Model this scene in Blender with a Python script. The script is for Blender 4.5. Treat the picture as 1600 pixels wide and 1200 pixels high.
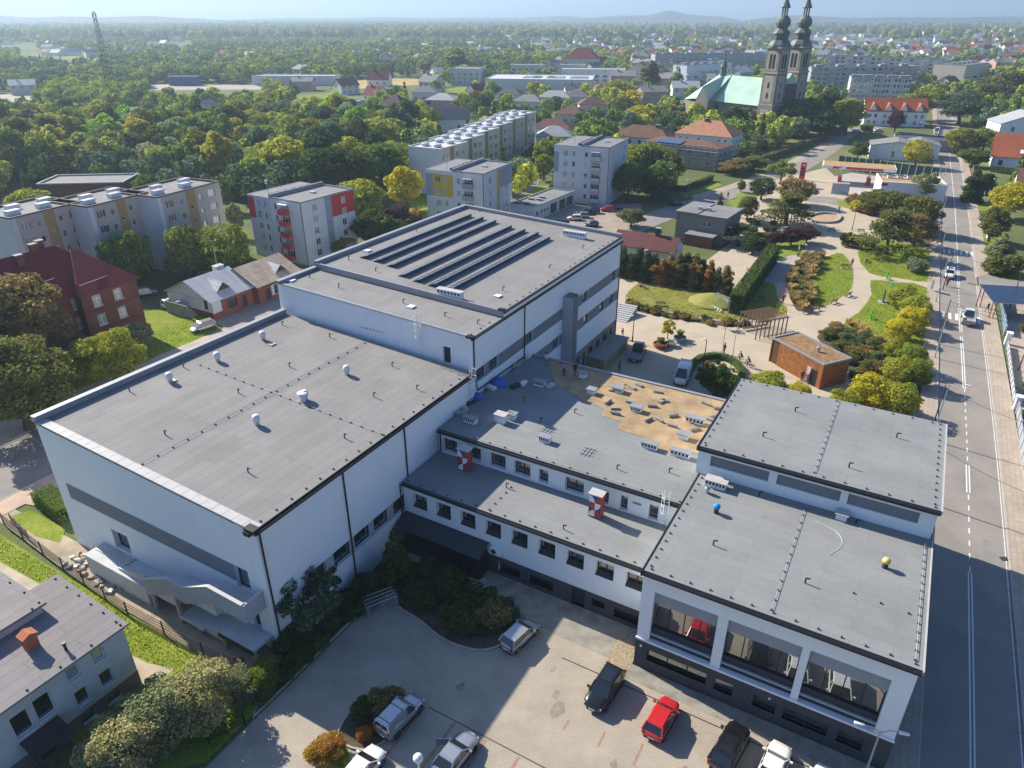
import bpy, bmesh, math, random
import numpy as np
from mathutils import Vector, Matrix
from mathutils.geometry import tessellate_polygon
R = math.radians
scene = bpy.context.scene
for o in list(bpy.data.objects): bpy.data.objects.remove(o)

# ---------------------------------------------------------------- camera
CAM_H = 45.0; FPX = 1110.0; PITCH = math.atan((600 - 24) / FPX)
cam_d = bpy.data.cameras.new('camera'); cam = bpy.data.objects.new('camera', cam_d)
scene.collection.objects.link(cam); scene.camera = cam
cam.location = (0, 0, CAM_H); cam.rotation_euler = (R(90) - PITCH, 0, 0)
cam_d.sensor_fit = 'HORIZONTAL'; cam_d.sensor_width = 36.0; cam_d.lens = 36.0 * FPX / 1600.0
cam_d.clip_start = 0.5; cam_d.clip_end = 60000

# ---------------------------------------------------------------- sky, sun, exposure
SUN_EL = 34.0; SHADOW_ANG = -38.5          # shadows run towards this bearing (from +X, ccw)
world = bpy.data.worlds.new('World'); scene.world = world; world.use_nodes = True
wn = world.node_tree; bg = wn.nodes['Background']
sky = wn.nodes.new('ShaderNodeTexSky'); sky.sky_type = 'NISHITA'; sky.sun_disc = False
sky.sun_elevation = R(SUN_EL); sky.sun_rotation = R(90 - (SHADOW_ANG + 180))
sky.altitude = 250; sky.air_density = 1.0; sky.dust_density = 1.5; sky.ozone_density = 4.0
tint = wn.nodes.new('ShaderNodeVectorMath'); tint.operation = 'MULTIPLY'; tint.inputs[1].default_value = (.70, .95, 1.26)   # clear blue air
wn.links.new(sky.outputs[0], tint.inputs[0]); wn.links.new(tint.outputs[0], bg.inputs[0]); bg.inputs[1].default_value = 0.068
sun_d = bpy.data.lights.new('sun', 'SUN'); sun = bpy.data.objects.new('sun', sun_d); scene.collection.objects.link(sun)
sun_d.energy = 5.0; sun_d.angle = R(0.55); sun_d.color = (1.0, 0.92, 0.77)
_d = Vector((math.cos(R(SUN_EL)) * math.cos(R(SHADOW_ANG)), math.cos(R(SUN_EL)) * math.sin(R(SHADOW_ANG)), -math.sin(R(SUN_EL))))
sun.rotation_euler = _d.to_track_quat('-Z', 'Y').to_euler()
scene.view_settings.view_transform = 'Standard'; scene.view_settings.look = 'None'
scene.view_settings.gamma = 1.0; scene.view_settings.use_curve_mapping = False
scene.view_settings.exposure = 0.9
scene.cycles.max_bounces = 5; scene.cycles.diffuse_bounces = 2; scene.cycles.glossy_bounces = 2
scene.cycles.transmission_bounces = 2; scene.cycles.volume_bounces = 0; scene.cycles.transparent_max_bounces = 4
scene.cycles.caustics_reflective = False; scene.cycles.caustics_refractive = False

# ---------------------------------------------------------------- places
CR, SR = math.cos(R(60.3)), math.sin(R(60.3))
RZ = R(60.3 - 90)                         # the campus axes: local x along the long street front, local y away from it
OX, OY = -18.4, 39.95
def W(s, t, z=0.0): return Vector((OX + s * SR + t * CR, OY - s * CR + t * SR, z))
def G(u, v, z=0.0):                       # survey point: where the sight line through a photo point meets height z
    x = (u - 800) / FPX; y = (600 - v) / FPX
    d = Vector((x, math.cos(PITCH) + y * math.sin(PITCH), y * math.cos(PITCH) - math.sin(PITCH)))
    return Vector((0, 0, CAM_H)) + d * ((z - CAM_H) / d.z)

COL = scene.collection
# ---------------------------------------------------------------- materials
MATS = {}
def _nodes(name):
    m = bpy.data.materials.new(name); m.use_nodes = True
    nt = m.node_tree; return m, nt, nt.nodes['Principled BSDF']
def mat(name, col, rough=0.8, var=0.12, scale=0.8, bump=0.0, bscale=20.0, metal=0.0, spec=0.3, coat=0.0, fine=0.06, streak=0.0):
    if name in MATS: return MATS[name]
    m, nt, b = _nodes(name); N = nt.nodes; L = nt.links
    b.inputs['Roughness'].default_value = rough; b.inputs['Metallic'].default_value = metal
    b.inputs['Specular IOR Level'].default_value = spec; b.inputs['Coat Weight'].default_value = coat
    c = (col[0], col[1], col[2], 1)
    if var > 0:
        g = N.new('ShaderNodeNewGeometry')
        n1 = N.new('ShaderNodeTexNoise'); n1.inputs['Scale'].default_value = scale; n1.inputs['Detail'].default_value = 5
        n2 = N.new('ShaderNodeTexNoise'); n2.inputs['Scale'].default_value = scale * 14; n2.inputs['Detail'].default_value = 2
        L.new(g.outputs['Position'], n1.inputs['Vector']); L.new(g.outputs['Position'], n2.inputs['Vector'])
        m1 = N.new('ShaderNodeMapRange'); m1.inputs[1].default_value = .3; m1.inputs[2].default_value = .7
        m1.inputs[3].default_value = 1 - var; m1.inputs[4].default_value = 1 + var
        m2 = N.new('ShaderNodeMapRange'); m2.inputs[1].default_value = .3; m2.inputs[2].default_value = .7
        m2.inputs[3].default_value = 1 - fine; m2.inputs[4].default_value = 1 + fine
        mm = N.new('ShaderNodeMath'); mm.operation = 'MULTIPLY'
        L.new(n1.outputs[0], m1.inputs[0]); L.new(n2.outputs[0], m2.inputs[0])
        L.new(m1.outputs[0], mm.inputs[0]); L.new(m2.outputs[0], mm.inputs[1])
        if streak > 0:                       # rain streaks running down the wall
            mp = N.new('ShaderNodeMapping'); mp.inputs['Scale'].default_value = (1.6, 1.6, .10); L.new(g.outputs['Position'], mp.inputs[0])
            ns = N.new('ShaderNodeTexNoise'); ns.inputs['Scale'].default_value = 1.0; ns.inputs['Detail'].default_value = 4; L.new(mp.outputs[0], ns.inputs['Vector'])
            ms = N.new('ShaderNodeMapRange'); ms.inputs[1].default_value = .35; ms.inputs[2].default_value = .65; ms.inputs[3].default_value = 1 - streak; ms.inputs[4].default_value = 1.0
            L.new(ns.outputs[0], ms.inputs[0]); m9 = N.new('ShaderNodeMath'); m9.operation = 'MULTIPLY'; L.new(mm.outputs[0], m9.inputs[0]); L.new(ms.outputs[0], m9.inputs[1]); mm = m9
        vm = N.new('ShaderNodeVectorMath'); vm.operation = 'SCALE'; vm.inputs[0].default_value = col[:3]
        L.new(mm.outputs[0], vm.inputs['Scale']); L.new(vm.outputs[0], b.inputs['Base Color'])
    else: b.inputs['Base Color'].default_value = c
    if bump > 0:
        g = N.new('ShaderNodeNewGeometry'); n3 = N.new('ShaderNodeTexNoise'); n3.inputs['Scale'].default_value = bscale
        n3.inputs['Detail'].default_value = 3
        L.new(g.outputs['Position'], n3.inputs['Vector'])
        bp = N.new('ShaderNodeBump'); bp.inputs['Strength'].default_value = bump; bp.inputs['Distance'].default_value = 0.05
        L.new(n3.outputs[0], bp.inputs['Height']); L.new(bp.outputs[0], b.inputs['Normal'])
    MATS[name] = m; return m
def grid_mat(name, c1, c2, mortar, bw, bh, msize=0.02, rough=0.85, rot=0.0, offset=0.5, var=0.15, vscale=0.25, bump=0.2, plane='xy', third=None):
    """rows of pieces (felt rolls, pavers, roof sheets) with a per-piece tint, recessed joints and large soft wear"""
    if name in MATS: return MATS[name]
    m, nt, b = _nodes(name); N = nt.nodes; L = nt.links
    b.inputs['Roughness'].default_value = rough; b.inputs['Specular IOR Level'].default_value = 0.25
    g = N.new('ShaderNodeNewGeometry'); mp = N.new('ShaderNodeMapping'); mp.vector_type = 'POINT'
    mp.inputs['Rotation'].default_value = (0, 0, -rot)
    L.new(g.outputs['Position'], mp.inputs[0])
    src = mp.outputs[0]
    if plane == 'xz':
        sx = N.new('ShaderNodeSeparateXYZ'); cx = N.new('ShaderNodeCombineXYZ'); ad = N.new('ShaderNodeMath'); ad.operation = 'ADD'
        L.new(src, sx.inputs[0]); L.new(sx.outputs[0], ad.inputs[0]); L.new(sx.outputs[1], ad.inputs[1])
        L.new(ad.outputs[0], cx.inputs[0]); L.new(sx.outputs[2], cx.inputs[1]); src = cx.outputs[0]
    br = N.new('ShaderNodeTexBrick'); br.offset = offset
    br.inputs['Scale'].default_value = 1; br.inputs['Brick Width'].default_value = bw; br.inputs['Row Height'].default_value = bh
    br.inputs['Mortar Size'].default_value = msize; br.inputs['Mortar Smooth'].default_value = .3; br.inputs['Bias'].default_value = 0
    br.inputs['Color1'].default_value = (*c1, 1); br.inputs['Color2'].default_value = (*c2, 1); br.inputs['Mortar'].default_value = (*mortar, 1)
    L.new(src, br.inputs['Vector'])
    n1 = N.new('ShaderNodeTexNoise'); n1.inputs['Scale'].default_value = vscale; n1.inputs['Detail'].default_value = 6; n1.inputs['Roughness'].default_value = .62
    L.new(g.outputs['Position'], n1.inputs['Vector'])
    n2 = N.new('ShaderNodeTexNoise'); n2.inputs['Scale'].default_value = 9; n2.inputs['Detail'].default_value = 3
    L.new(g.outputs['Position'], n2.inputs['Vector'])
    m1 = N.new('ShaderNodeMapRange'); m1.inputs[1].default_value = .3; m1.inputs[2].default_value = .7
    m1.inputs[3].default_value = 1 - var; m1.inputs[4].default_value = 1 + var
    m2 = N.new('ShaderNodeMapRange'); m2.inputs[1].default_value = .3; m2.inputs[2].default_value = .7
    m2.inputs[3].default_value = .93; m2.inputs[4].default_value = 1.07
    mm = N.new('ShaderNodeMath'); mm.operation = 'MULTIPLY'; L.new(n1.outputs[0], m1.inputs[0]); L.new(n2.outputs[0], m2.inputs[0])
    L.new(m1.outputs[0], mm.inputs[0]); L.new(m2.outputs[0], mm.inputs[1])
    vm = N.new('ShaderNodeVectorMath'); vm.operation = 'SCALE'; L.new(br.outputs[0], vm.inputs[0]); L.new(mm.outputs[0], vm.inputs['Scale'])
    out = vm.outputs[0]
    if third:                                        # bleached or stained patches with a shape of their own
        n4 = N.new('ShaderNodeTexNoise'); n4.inputs['Scale'].default_value = third[1]; n4.inputs['Detail'].default_value = 5
        L.new(g.outputs['Position'], n4.inputs['Vector'])
        m4 = N.new('ShaderNodeMapRange'); m4.inputs[1].default_value = .56; m4.inputs[2].default_value = .72; m4.inputs[3].default_value = 0; m4.inputs[4].default_value = third[2]
        L.new(n4.outputs[0], m4.inputs[0])
        mx = N.new('ShaderNodeMix'); mx.data_type = 'RGBA'; L.new(m4.outputs[0], mx.inputs[0]); L.new(out, mx.inputs[6]); mx.inputs[7].default_value = (*third[0], 1)
        out = mx.outputs[2]
    L.new(out, b.inputs['Base Color'])
    if bump > 0:
        bp = N.new('ShaderNodeBump'); bp.inputs['Strength'].default_value = bump; bp.inputs['Distance'].default_value = 0.02; bp.invert = True
        L.new(br.outputs['Fac'], bp.inputs['Height']); L.new(bp.outputs[0], b.inputs['Normal'])
    MATS[name] = m; return m
def grass_mat(name, c1, c2, c3, sc=0.35):
    if name in MATS: return MATS[name]
    m, nt, b = _nodes(name); N = nt.nodes; L = nt.links; b.inputs['Roughness'].default_value = .95; b.inputs['Specular IOR Level'].default_value = .1
    g = N.new('ShaderNodeNewGeometry')
    n1 = N.new('ShaderNodeTexNoise'); n1.inputs['Scale'].default_value = sc; n1.inputs['Detail'].default_value = 8; n1.inputs['Roughness'].default_value = .7
    n2 = N.new('ShaderNodeTexNoise'); n2.inputs['Scale'].default_value = 5; n2.inputs['Detail'].default_value = 6
    L.new(g.outputs['Position'], n1.inputs['Vector']); L.new(g.outputs['Position'], n2.inputs['Vector'])
    cr = N.new('ShaderNodeValToRGB'); e = cr.color_ramp.elements
    e[0].position = .3; e[0].color = (*c1, 1); e[1].position = .72; e[1].color = (*c3, 1); x = e.new(.5); x.color = (*c2, 1)
    L.new(n1.outputs[0], cr.inputs[0])
    m2 = N.new('ShaderNodeMapRange'); m2.inputs[1].default_value = .3; m2.inputs[2].default_value = .7; m2.inputs[3].default_value = .7; m2.inputs[4].default_value = 1.3
    L.new(n2.outputs[0], m2.inputs[0])
    vm = N.new('ShaderNodeVectorMath'); vm.operation = 'SCALE'; L.new(cr.outputs[0], vm.inputs[0]); L.new(m2.outputs[0], vm.inputs['Scale'])
    L.new(vm.outputs[0], b.inputs['Base Color'])
    bp = N.new('ShaderNodeBump'); bp.inputs['Strength'].default_value = .8; bp.inputs['Distance'].default_value = .1
    L.new(n2.outputs[0], bp.inputs['Height']); L.new(bp.outputs[0], b.inputs['Normal'])
    MATS[name] = m; return m
def leaf_mat(name, trans=0.5):
    m = bpy.data.materials.new(name); m.use_nodes = True; nt = m.node_tree; N = nt.nodes; L = nt.links
    for n in list(N): N.remove(n)
    out = N.new('ShaderNodeOutputMaterial'); oi = N.new('ShaderNodeObjectInfo'); g = N.new('ShaderNodeNewGeometry')
    mr = N.new('ShaderNodeMapRange'); mr.inputs[3].default_value = .62; mr.inputs[4].default_value = 1.45
    L.new(g.outputs['Random Per Island'], mr.inputs[0])
    n1 = N.new('ShaderNodeTexNoise'); n1.inputs['Scale'].default_value = .45; n1.inputs['Detail'].default_value = 3
    L.new(g.outputs['Position'], n1.inputs['Vector'])
    hs = N.new('ShaderNodeHueSaturation'); m3 = N.new('ShaderNodeMapRange')
    m3.inputs[1].default_value = .3; m3.inputs[2].default_value = .7; m3.inputs[3].default_value = .482; m3.inputs[4].default_value = .525
    L.new(n1.outputs[0], m3.inputs[0]); L.new(m3.outputs[0], hs.inputs['Hue']); L.new(mr.outputs[0], hs.inputs['Value'])
    L.new(oi.outputs['Color'], hs.inputs['Color'])
    d = N.new('ShaderNodeBsdfDiffuse'); t = N.new('ShaderNodeBsdfTranslucent'); mx = N.new('ShaderNodeMixShader'); mx.inputs[0].default_value = trans
    L.new(hs.outputs[0], d.inputs[0]); L.new(hs.outputs[0], t.inputs[0]); L.new(d.outputs[0], mx.inputs[1]); L.new(t.outputs[0], mx.inputs[2])
    L.new(mx.outputs[0], out.inputs[0]); MATS[name] = m; return m
def glass_mat(name, col=(.015, .018, .022), refl=.22, rough=.03):
    if name in MATS: return MATS[name]
    m, nt, b = _nodes(name); N = nt.nodes; L = nt.links
    b.inputs['Base Color'].default_value = (*col, 1); b.inputs['Roughness'].default_value = .3
    gl = N.new('ShaderNodeBsdfGlossy'); gl.inputs['Roughness'].default_value = rough; gl.inputs['Color'].default_value = (.9, .93, .95, 1)
    fr = N.new('ShaderNodeFresnel'); fr.inputs['IOR'].default_value = 1.5
    ad = N.new('ShaderNodeMath'); ad.operation = 'ADD'; ad.inputs[1].default_value = refl; ad.use_clamp = True
    mx = N.new('ShaderNodeMixShader'); L.new(fr.outputs[0], ad.inputs[0]); L.new(ad.outputs[0], mx.inputs[0])
    L.new(b.outputs[0], mx.inputs[1]); L.new(gl.outputs[0], mx.inputs[2])
    L.new(mx.outputs[0], N['Material Output'].inputs[0]); MATS[name] = m; return m

GLASS = glass_mat('glass'); GLASS_M = glass_mat('coated_glass', (.01, .012, .014), .30, .015); GLASS_D = glass_mat('dark_glass', (.008, .009, .011), .05)
GLASS_C = glass_mat('curtained_glass', (.32, .32, .31), .08)
WHITE_R = mat('white_render', (.79, .82, .845), .85, .03, .12, fine=.012, streak=.025)
WHITE_P = mat('white_paint', (.78, .78, .77), .5, .03)
GREY_BAND = mat('grey_render', (.20, .21, .23), .85, .05, .4)
GREY_L = mat('light_grey_render', (.42, .43, .45), .85, .05, .4)
ANTH = mat('anthracite', (.045, .048, .055), .6, .08)
BLACK = mat('black_metal', (.018, .018, .02), .45, 0)
STEEL = mat('steel', (.55, .57, .6), .35, .05, metal=.8)
GALV = mat('galvanised', (.45, .47, .49), .5, .1, metal=.4)
CONC = mat('concrete', (.36, .35, .33), .9, .14, .7, .2, 12)
RUBBER = mat('rubber', (.015, .015, .016), .8, 0)
WOOD = mat('wood', (.28, .17, .09), .7, .2, 3)
SOIL = mat('soil', (.085, .065, .045), .95, .3, 1.2, .8, 8)
DIRT = mat('dirt', (.36, .29, .21), .95, .22, .6, .6, 6)
FELT = grid_mat('roof_felt', (.258, .247, .240), (.232, .222, .216), (.185, .176, .172), 7.5, 1.0, .03, rot=RZ + R(90), var=.10, third=((.31, .295, .285), .16, .5))
FELT2 = grid_mat('roof_felt_light', (.245, .25, .25), (.228, .234, .236), (.195, .20, .205), 5.0, 1.0, .03, rot=RZ, var=.10, third=((.30, .295, .28), .2, .45))
LEAF = leaf_mat('leaves'); BARK = mat('bark', (.085, .065, .05), .95, .25, 4, .6, 12)
HEDGE = leaf_mat('hedge_leaves', .2)

# ---------------------------------------------------------------- mesh builder
class MB:
    def __init__(s): s.v = []; s.f = []; s.m = []; s.k = 0
    def add(s, vs, fs):
        o = len(s.v); s.v += [tuple(p) for p in vs]
        for f in fs: s.f.append(tuple(i + o for i in f)); s.m.append(s.k)
        return s
    def box(s, x0, x1, y0, y1, z0, z1):
        return s.add([(x0,y0,z0),(x1,y0,z0),(x1,y1,z0),(x0,y1,z0),(x0,y0,z1),(x1,y0,z1),(x1,y1,z1),(x0,y1,z1)],
                     [(0,3,2,1),(4,5,6,7),(0,1,5,4),(1,2,6,5),(2,3,7,6),(3,0,4,7)])
    def hexa(s, p):            # eight corners, bottom ring then top ring
        return s.add(p, [(0,3,2,1),(4,5,6,7),(0,1,5,4),(1,2,6,5),(2,3,7,6),(3,0,4,7)])
    def quad(s, a, b, c, d): return s.add([a, b, c, d], [(0, 1, 2, 3)])
    def poly(s, pts): return s.add(pts, [tuple(range(len(pts)))])
    def prism(s, pts, z0, z1):
        n = len(pts); vs = [(p[0], p[1], z0) for p in pts] + [(p[0], p[1], z1) for p in pts]
        return s.add(vs, [tuple(range(n - 1, -1, -1)), tuple(range(n, 2 * n))] + [(i, (i + 1) % n, n + (i + 1) % n, n + i) for i in range(n)])
    def prism_y(s, pts, y0, y1):   # profile in x,z extruded along y
        n = len(pts); vs = [(p[0], y0, p[1]) for p in pts] + [(p[0], y1, p[1]) for p in pts]
        return s.add(vs, [tuple(range(n)), tuple(range(2 * n - 1, n - 1, -1))] + [((i + 1) % n, i, n + i, n + (i + 1) % n) for i in range(n)])
    def tube(s, a, b, r, r2=None, n=8):
        a = Vector(a); b = Vector(b); r2 = r if r2 is None else r2; d = (b - a)
        if d.length < 1e-6: return s
        q = d.to_track_quat('Z', 'Y'); vs = []
        for p, rr in ((a, r), (b, r2)):
            for i in range(n):
                an = 2 * math.pi * i / n; vs.append(p + q @ Vector((rr * math.cos(an), rr * math.sin(an), 0)))
        return s.add(vs, [tuple(range(n - 1, -1, -1)), tuple(range(n, 2 * n))] + [(i, (i + 1) % n, n + (i + 1) % n, n + i) for i in range(n)])
    def lathe(s, prof, c=(0, 0, 0), n=12):
        vs = []; fs = []
        for r, z in prof:
            for i in range(n):
                an = 2 * math.pi * i / n; vs.append((c[0] + r * math.cos(an), c[1] + r * math.sin(an), c[2] + z))
        for j in range(len(prof) - 1):
            for i in range(n): fs.append((j*n+i, j*n+(i+1)%n, (j+1)*n+(i+1)%n, (j+1)*n+i))
        fs.append(tuple(range(n - 1, -1, -1))); fs.append(tuple(range((len(prof)-1)*n, len(prof)*n)))
        return s.add(vs, fs)
    def ball(s, c, r, n=8, sz=1.0):
        k = max(4, n // 2)
        return s.lathe([(max(.001, r * math.sin(math.pi * i / k)), -r * sz * math.cos(math.pi * i / k)) for i in range(k + 1)], c, n)
    def mesh(s, name, mats, smooth=False):
        me = bpy.data.meshes.new(name); me.from_pydata(s.v, [], s.f)
        mats = mats if isinstance(mats, (list, tuple)) else [mats]
        for m in mats: me.materials.append(m)
        if len(mats) > 1: me.polygons.foreach_set('material_index', s.m)
        if smooth: me.polygons.foreach_set('use_smooth', [True] * len(me.polygons))
        me.update(); return me
    def build(s, name, mats, parent=None, loc=(0, 0, 0), rz=0.0, smooth=False):
        return link(name, s.mesh(name, mats, smooth), parent, loc, rz)
def link(name, data, parent=None, loc=(0, 0, 0), rz=0.0, color=None):
    o = bpy.data.objects.new(name, data); COL.objects.link(o); o.parent = parent
    o.location = loc; o.rotation_euler = (0, 0, rz)
    if color: o.color = (*color, 1)
    return o
def tag(o, label, cat, group=None):
    o['label'] = label; o['category'] = cat
    if group: o['group'] = group
    return o
def thing(name, label, cat, loc=(0, 0, 0), rz=0.0, group=None):
    o = link(name, None, None, loc, rz); o.empty_display_size = .3; return tag(o, label, cat, group)
def struct(o, kind='structure'): o['kind'] = kind; return o
def copy_tree(o, parent=None):
    c = o.copy(); COL.objects.link(c); c.parent = parent
    for ch in o.children: copy_tree(ch, c)
    return c
def sheet(name, pts, z, m, kind='structure'):
    """ground sheet through a list of ground points"""
    pts = [Vector((p[0], p[1], z)) for p in pts]; tris = tessellate_polygon([pts]); fs = []
    for a, b, c in tris:
        cr = (pts[b] - pts[a]).cross(pts[c] - pts[a]).z; fs.append((a, b, c) if cr > 0 else (a, c, b))
    me = bpy.data.meshes.new(name); me.from_pydata([tuple(p) for p in pts], [], fs); me.update(); me.materials.append(m)
    return struct(link(name, me), kind)
def smooth_loop(pts, n=4):
    out = []; k = len(pts)
    for i in range(k):
        p0, p1, p2, p3 = (Vector(pts[(i + j - 1) % k][:2]) for j in range(4))
        for q in range(n):
            t = q / n
            out.append(0.5 * ((2*p1) + (p2-p0)*t + (2*p0-5*p1+4*p2-p3)*t*t + (3*p1-p0-3*p2+p3)*t**3))
    return out
def smooth_path(pts, n=5):
    p = [Vector(q[:2]) for q in pts]; p = [2*p[0]-p[1]] + p + [2*p[-1]-p[-2]]; out = []
    for i in range(1, len(p) - 2):
        for q in range(n):
            t = q / n
            out.append(0.5*((2*p[i])+(p[i+1]-p[i-1])*t+(2*p[i-1]-5*p[i]+4*p[i+1]-p[i+2])*t*t+(3*p[i]-p[i-1]-3*p[i+1]+p[i+2])*t**3))
    out.append(p[-2]); return out
def strip(path, w0, w1=None):
    """polygon of a band along a path; offsets w0 (right side) to w1 (left side)"""
    if w1 is None: w0, w1 = -w0, w0
    a = []; b = []
    for i, p in enumerate(path):
        d = (path[min(i+1, len(path)-1)] - path[max(i-1, 0)]).normalized(); nrm = Vector((-d.y, d.x))
        a.append(p + nrm * w0); b.append(p + nrm * w1)
    return a, b
def band(mb, path, w0, w1, z):
    a, b = strip(path, w0, w1)
    for i in range(len(a) - 1): mb.quad((*a[i], z), (*a[i+1], z), (*b[i+1], z), (*b[i], z))
def kerb(mb, path, w, z0, z1, closed=False):
    if closed: path = list(path) + [path[0], path[1]]
    a, b = strip(path, -w / 2, w / 2)
    for i in range(len(a) - (2 if closed else 1)):
        j = i + 1
        mb.quad((*a[i], z1), (*a[j], z1), (*b[j], z1), (*b[i], z1)); mb.quad((*a[i], z0), (*a[j], z0), (*a[j], z1), (*a[i], z1))
        mb.quad((*b[j], z0), (*b[i], z0), (*b[i], z1), (*b[j], z1))
# ---------------------------------------------------------------- building kit
WSTY = {  # columns, frame, pane, transom
    'w1': (1, WHITE_P, GLASS, 0), 'w2': (2, WHITE_P, GLASS, 0), 'w3': (3, WHITE_P, GLASS, 0), 'w2t': (2, WHITE_P, GLASS, .68),
    'c2': (2, WHITE_P, GLASS_C, .68), 'd1': (1, ANTH, GLASS, 0), 'd2': (2, ANTH, GLASS, 0), 'd3': (3, ANTH, GLASS, 0), 'k1': (1, BLACK, GLASS_D, 0), 'k2': (2, BLACK, GLASS_D, 0), 'k4': (4, BLACK, GLASS_D, 0),
    'door': (1, ANTH, ANTH, 0), 'shop': (4, ANTH, GLASS, .75), 'm3': (3, BLACK, GLASS_M, 0), 'm2': (2, BLACK, GLASS_M, 0), 'void': (1, ANTH, BLACK, 0)}
_wc = {}
_wr = random.Random(4)
def win_mesh(w, h, sty, dep):
    cur = sty in ('w1', 'w2', 'w3', 'w2t') and _wr.random() < .3; key = (round(w, 2), round(h, 2), sty, round(dep, 2), cur)
    if key in _wc: return _wc[key]
    n, fm, pm, tr = WSTY[sty]; pm = GLASS_C if cur else pm; fw = .07; mb = MB(); y0, y1 = dep - .04, dep + .05
    mb.box(0, w, y0, y1, 0, fw); mb.box(0, w, y0, y1, h - fw, h); mb.box(0, fw, y0, y1, fw, h - fw); mb.box(w - fw, w, y0, y1, fw, h - fw)
    for i in range(1, n):
        x = w * i / n; mb.box(x - fw * .6, x + fw * .6, y0 + .003, y1, fw, h - fw)
    if tr: mb.box(fw, w - fw, y0 + .006, y1, h * tr - .03, h * tr + .03)
    p = MB(); p.quad((.02, dep + .02, .02), (w - .02, dep + .02, .02), (w - .02, dep + .02, h - .02), (.02, dep + .02, h - .02))
    s = MB(); s.box(-.06, w + .06, -.08, dep, -.05, -.002)
    _wc[key] = (mb.mesh('window_frame', fm), p.mesh('window_pane', pm), s.mesh('window_sill', WHITE_P))
    return _wc[key]
FACE = {'f': (0, (1, 0), (0, -1)), 'r': (R(90), (0, 1), (1, 0)), 'b': (R(180), (-1, 0), (0, 1)), 'l': (R(-90), (0, -1), (-1, 0))}
def face_org(k, w, d): return {'f': (0, 0), 'r': (w, 0), 'b': (w, d), 'l': (0, d)}[k]
def wall_face(mb, org, ux, n, x0, x1, z0, z1, ops=(), dep=.18, off=0.0, reveal=True):
    """one wall plane with real openings; z1 may be (left, right) for a sloping top"""
    zl, zr = (z1, z1) if not isinstance(z1, tuple) else z1
    ops = [o for o in ops if o[0] + o[2] > x0 and o[0] < x1 and o[1] < max(zl, zr) and o[1] + o[3] > z0]
    P = lambda x, z, y=0.0: (org[0] + ux[0]*x + n[0]*(off - y), org[1] + ux[1]*x + n[1]*(off - y), z)
    xs = sorted({x0, x1, *[c for o in ops for c in (o[0], o[0] + o[2]) if x0 < c < x1]})
    zm = min(zl, zr); zs = sorted({z0, zm, *[c for o in ops for c in (o[1], o[1] + o[3]) if z0 < c < zm]})
    for i in range(len(xs) - 1):
        a, b = xs[i], xs[i + 1]; cx = (a + b) / 2
        run = None
        for j in range(len(zs) - 1):
            c, e = zs[j], zs[j + 1]; cz = (c + e) / 2
            if any(o[0] < cx < o[0] + o[2] and o[1] < cz < o[1] + o[3] for o in ops):
                if run is not None: mb.quad(P(a, run), P(b, run), P(b, c), P(a, c)); run = None
            elif run is None: run = c
        if run is not None: mb.quad(P(a, run), P(b, run), P(b, zm), P(a, zm))
    if zl != zr:
        if zl > zr: mb.poly([P(x0, zm), P(x1, zm), P(x0, zl)])
        else: mb.poly([P(x0, zm), P(x1, zm), P(x1, zr)])
    if reveal:
        for o in ops:
            a, b, c, e = o[0], o[0] + o[2], o[1], o[1] + o[3]; dp = o[5] if len(o) > 5 else dep
            mb.quad(P(a, c), P(b, c), P(b, c, dp), P(a, c, dp)); mb.quad(P(b, e), P(a, e), P(a, e, dp), P(b, e, dp))
            mb.quad(P(a, e), P(a, c), P(a, c, dp), P(a, e, dp)); mb.quad(P(b, c), P(b, e), P(b, e, dp), P(b, c, dp))
def put_windows(parent, k, w, d, ops, dep=.18, sill=False, z=0.0, shift=(0, 0), name=None):
    rz, ux, n = FACE[k]; ox, oy = face_org(k, w, d)
    for o in ops:
        sty = o[4]; dp = o[5] if len(o) > 5 else dep
        fr, pa, si = win_mesh(o[2], o[3], sty, dp)
        nm = name or ('door' if sty == 'door' else 'window')
        q = link(nm, fr, parent, (ox + ux[0]*o[0] + shift[0], oy + ux[1]*o[0] + shift[1], o[1] + z), rz)
        link('pane' if nm == 'window' else 'door_leaf', pa, q)
        if sill and sty != 'door': link('sill', si, q)
RECTS = []                                   # footprints, so that trees keep clear of them
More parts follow.
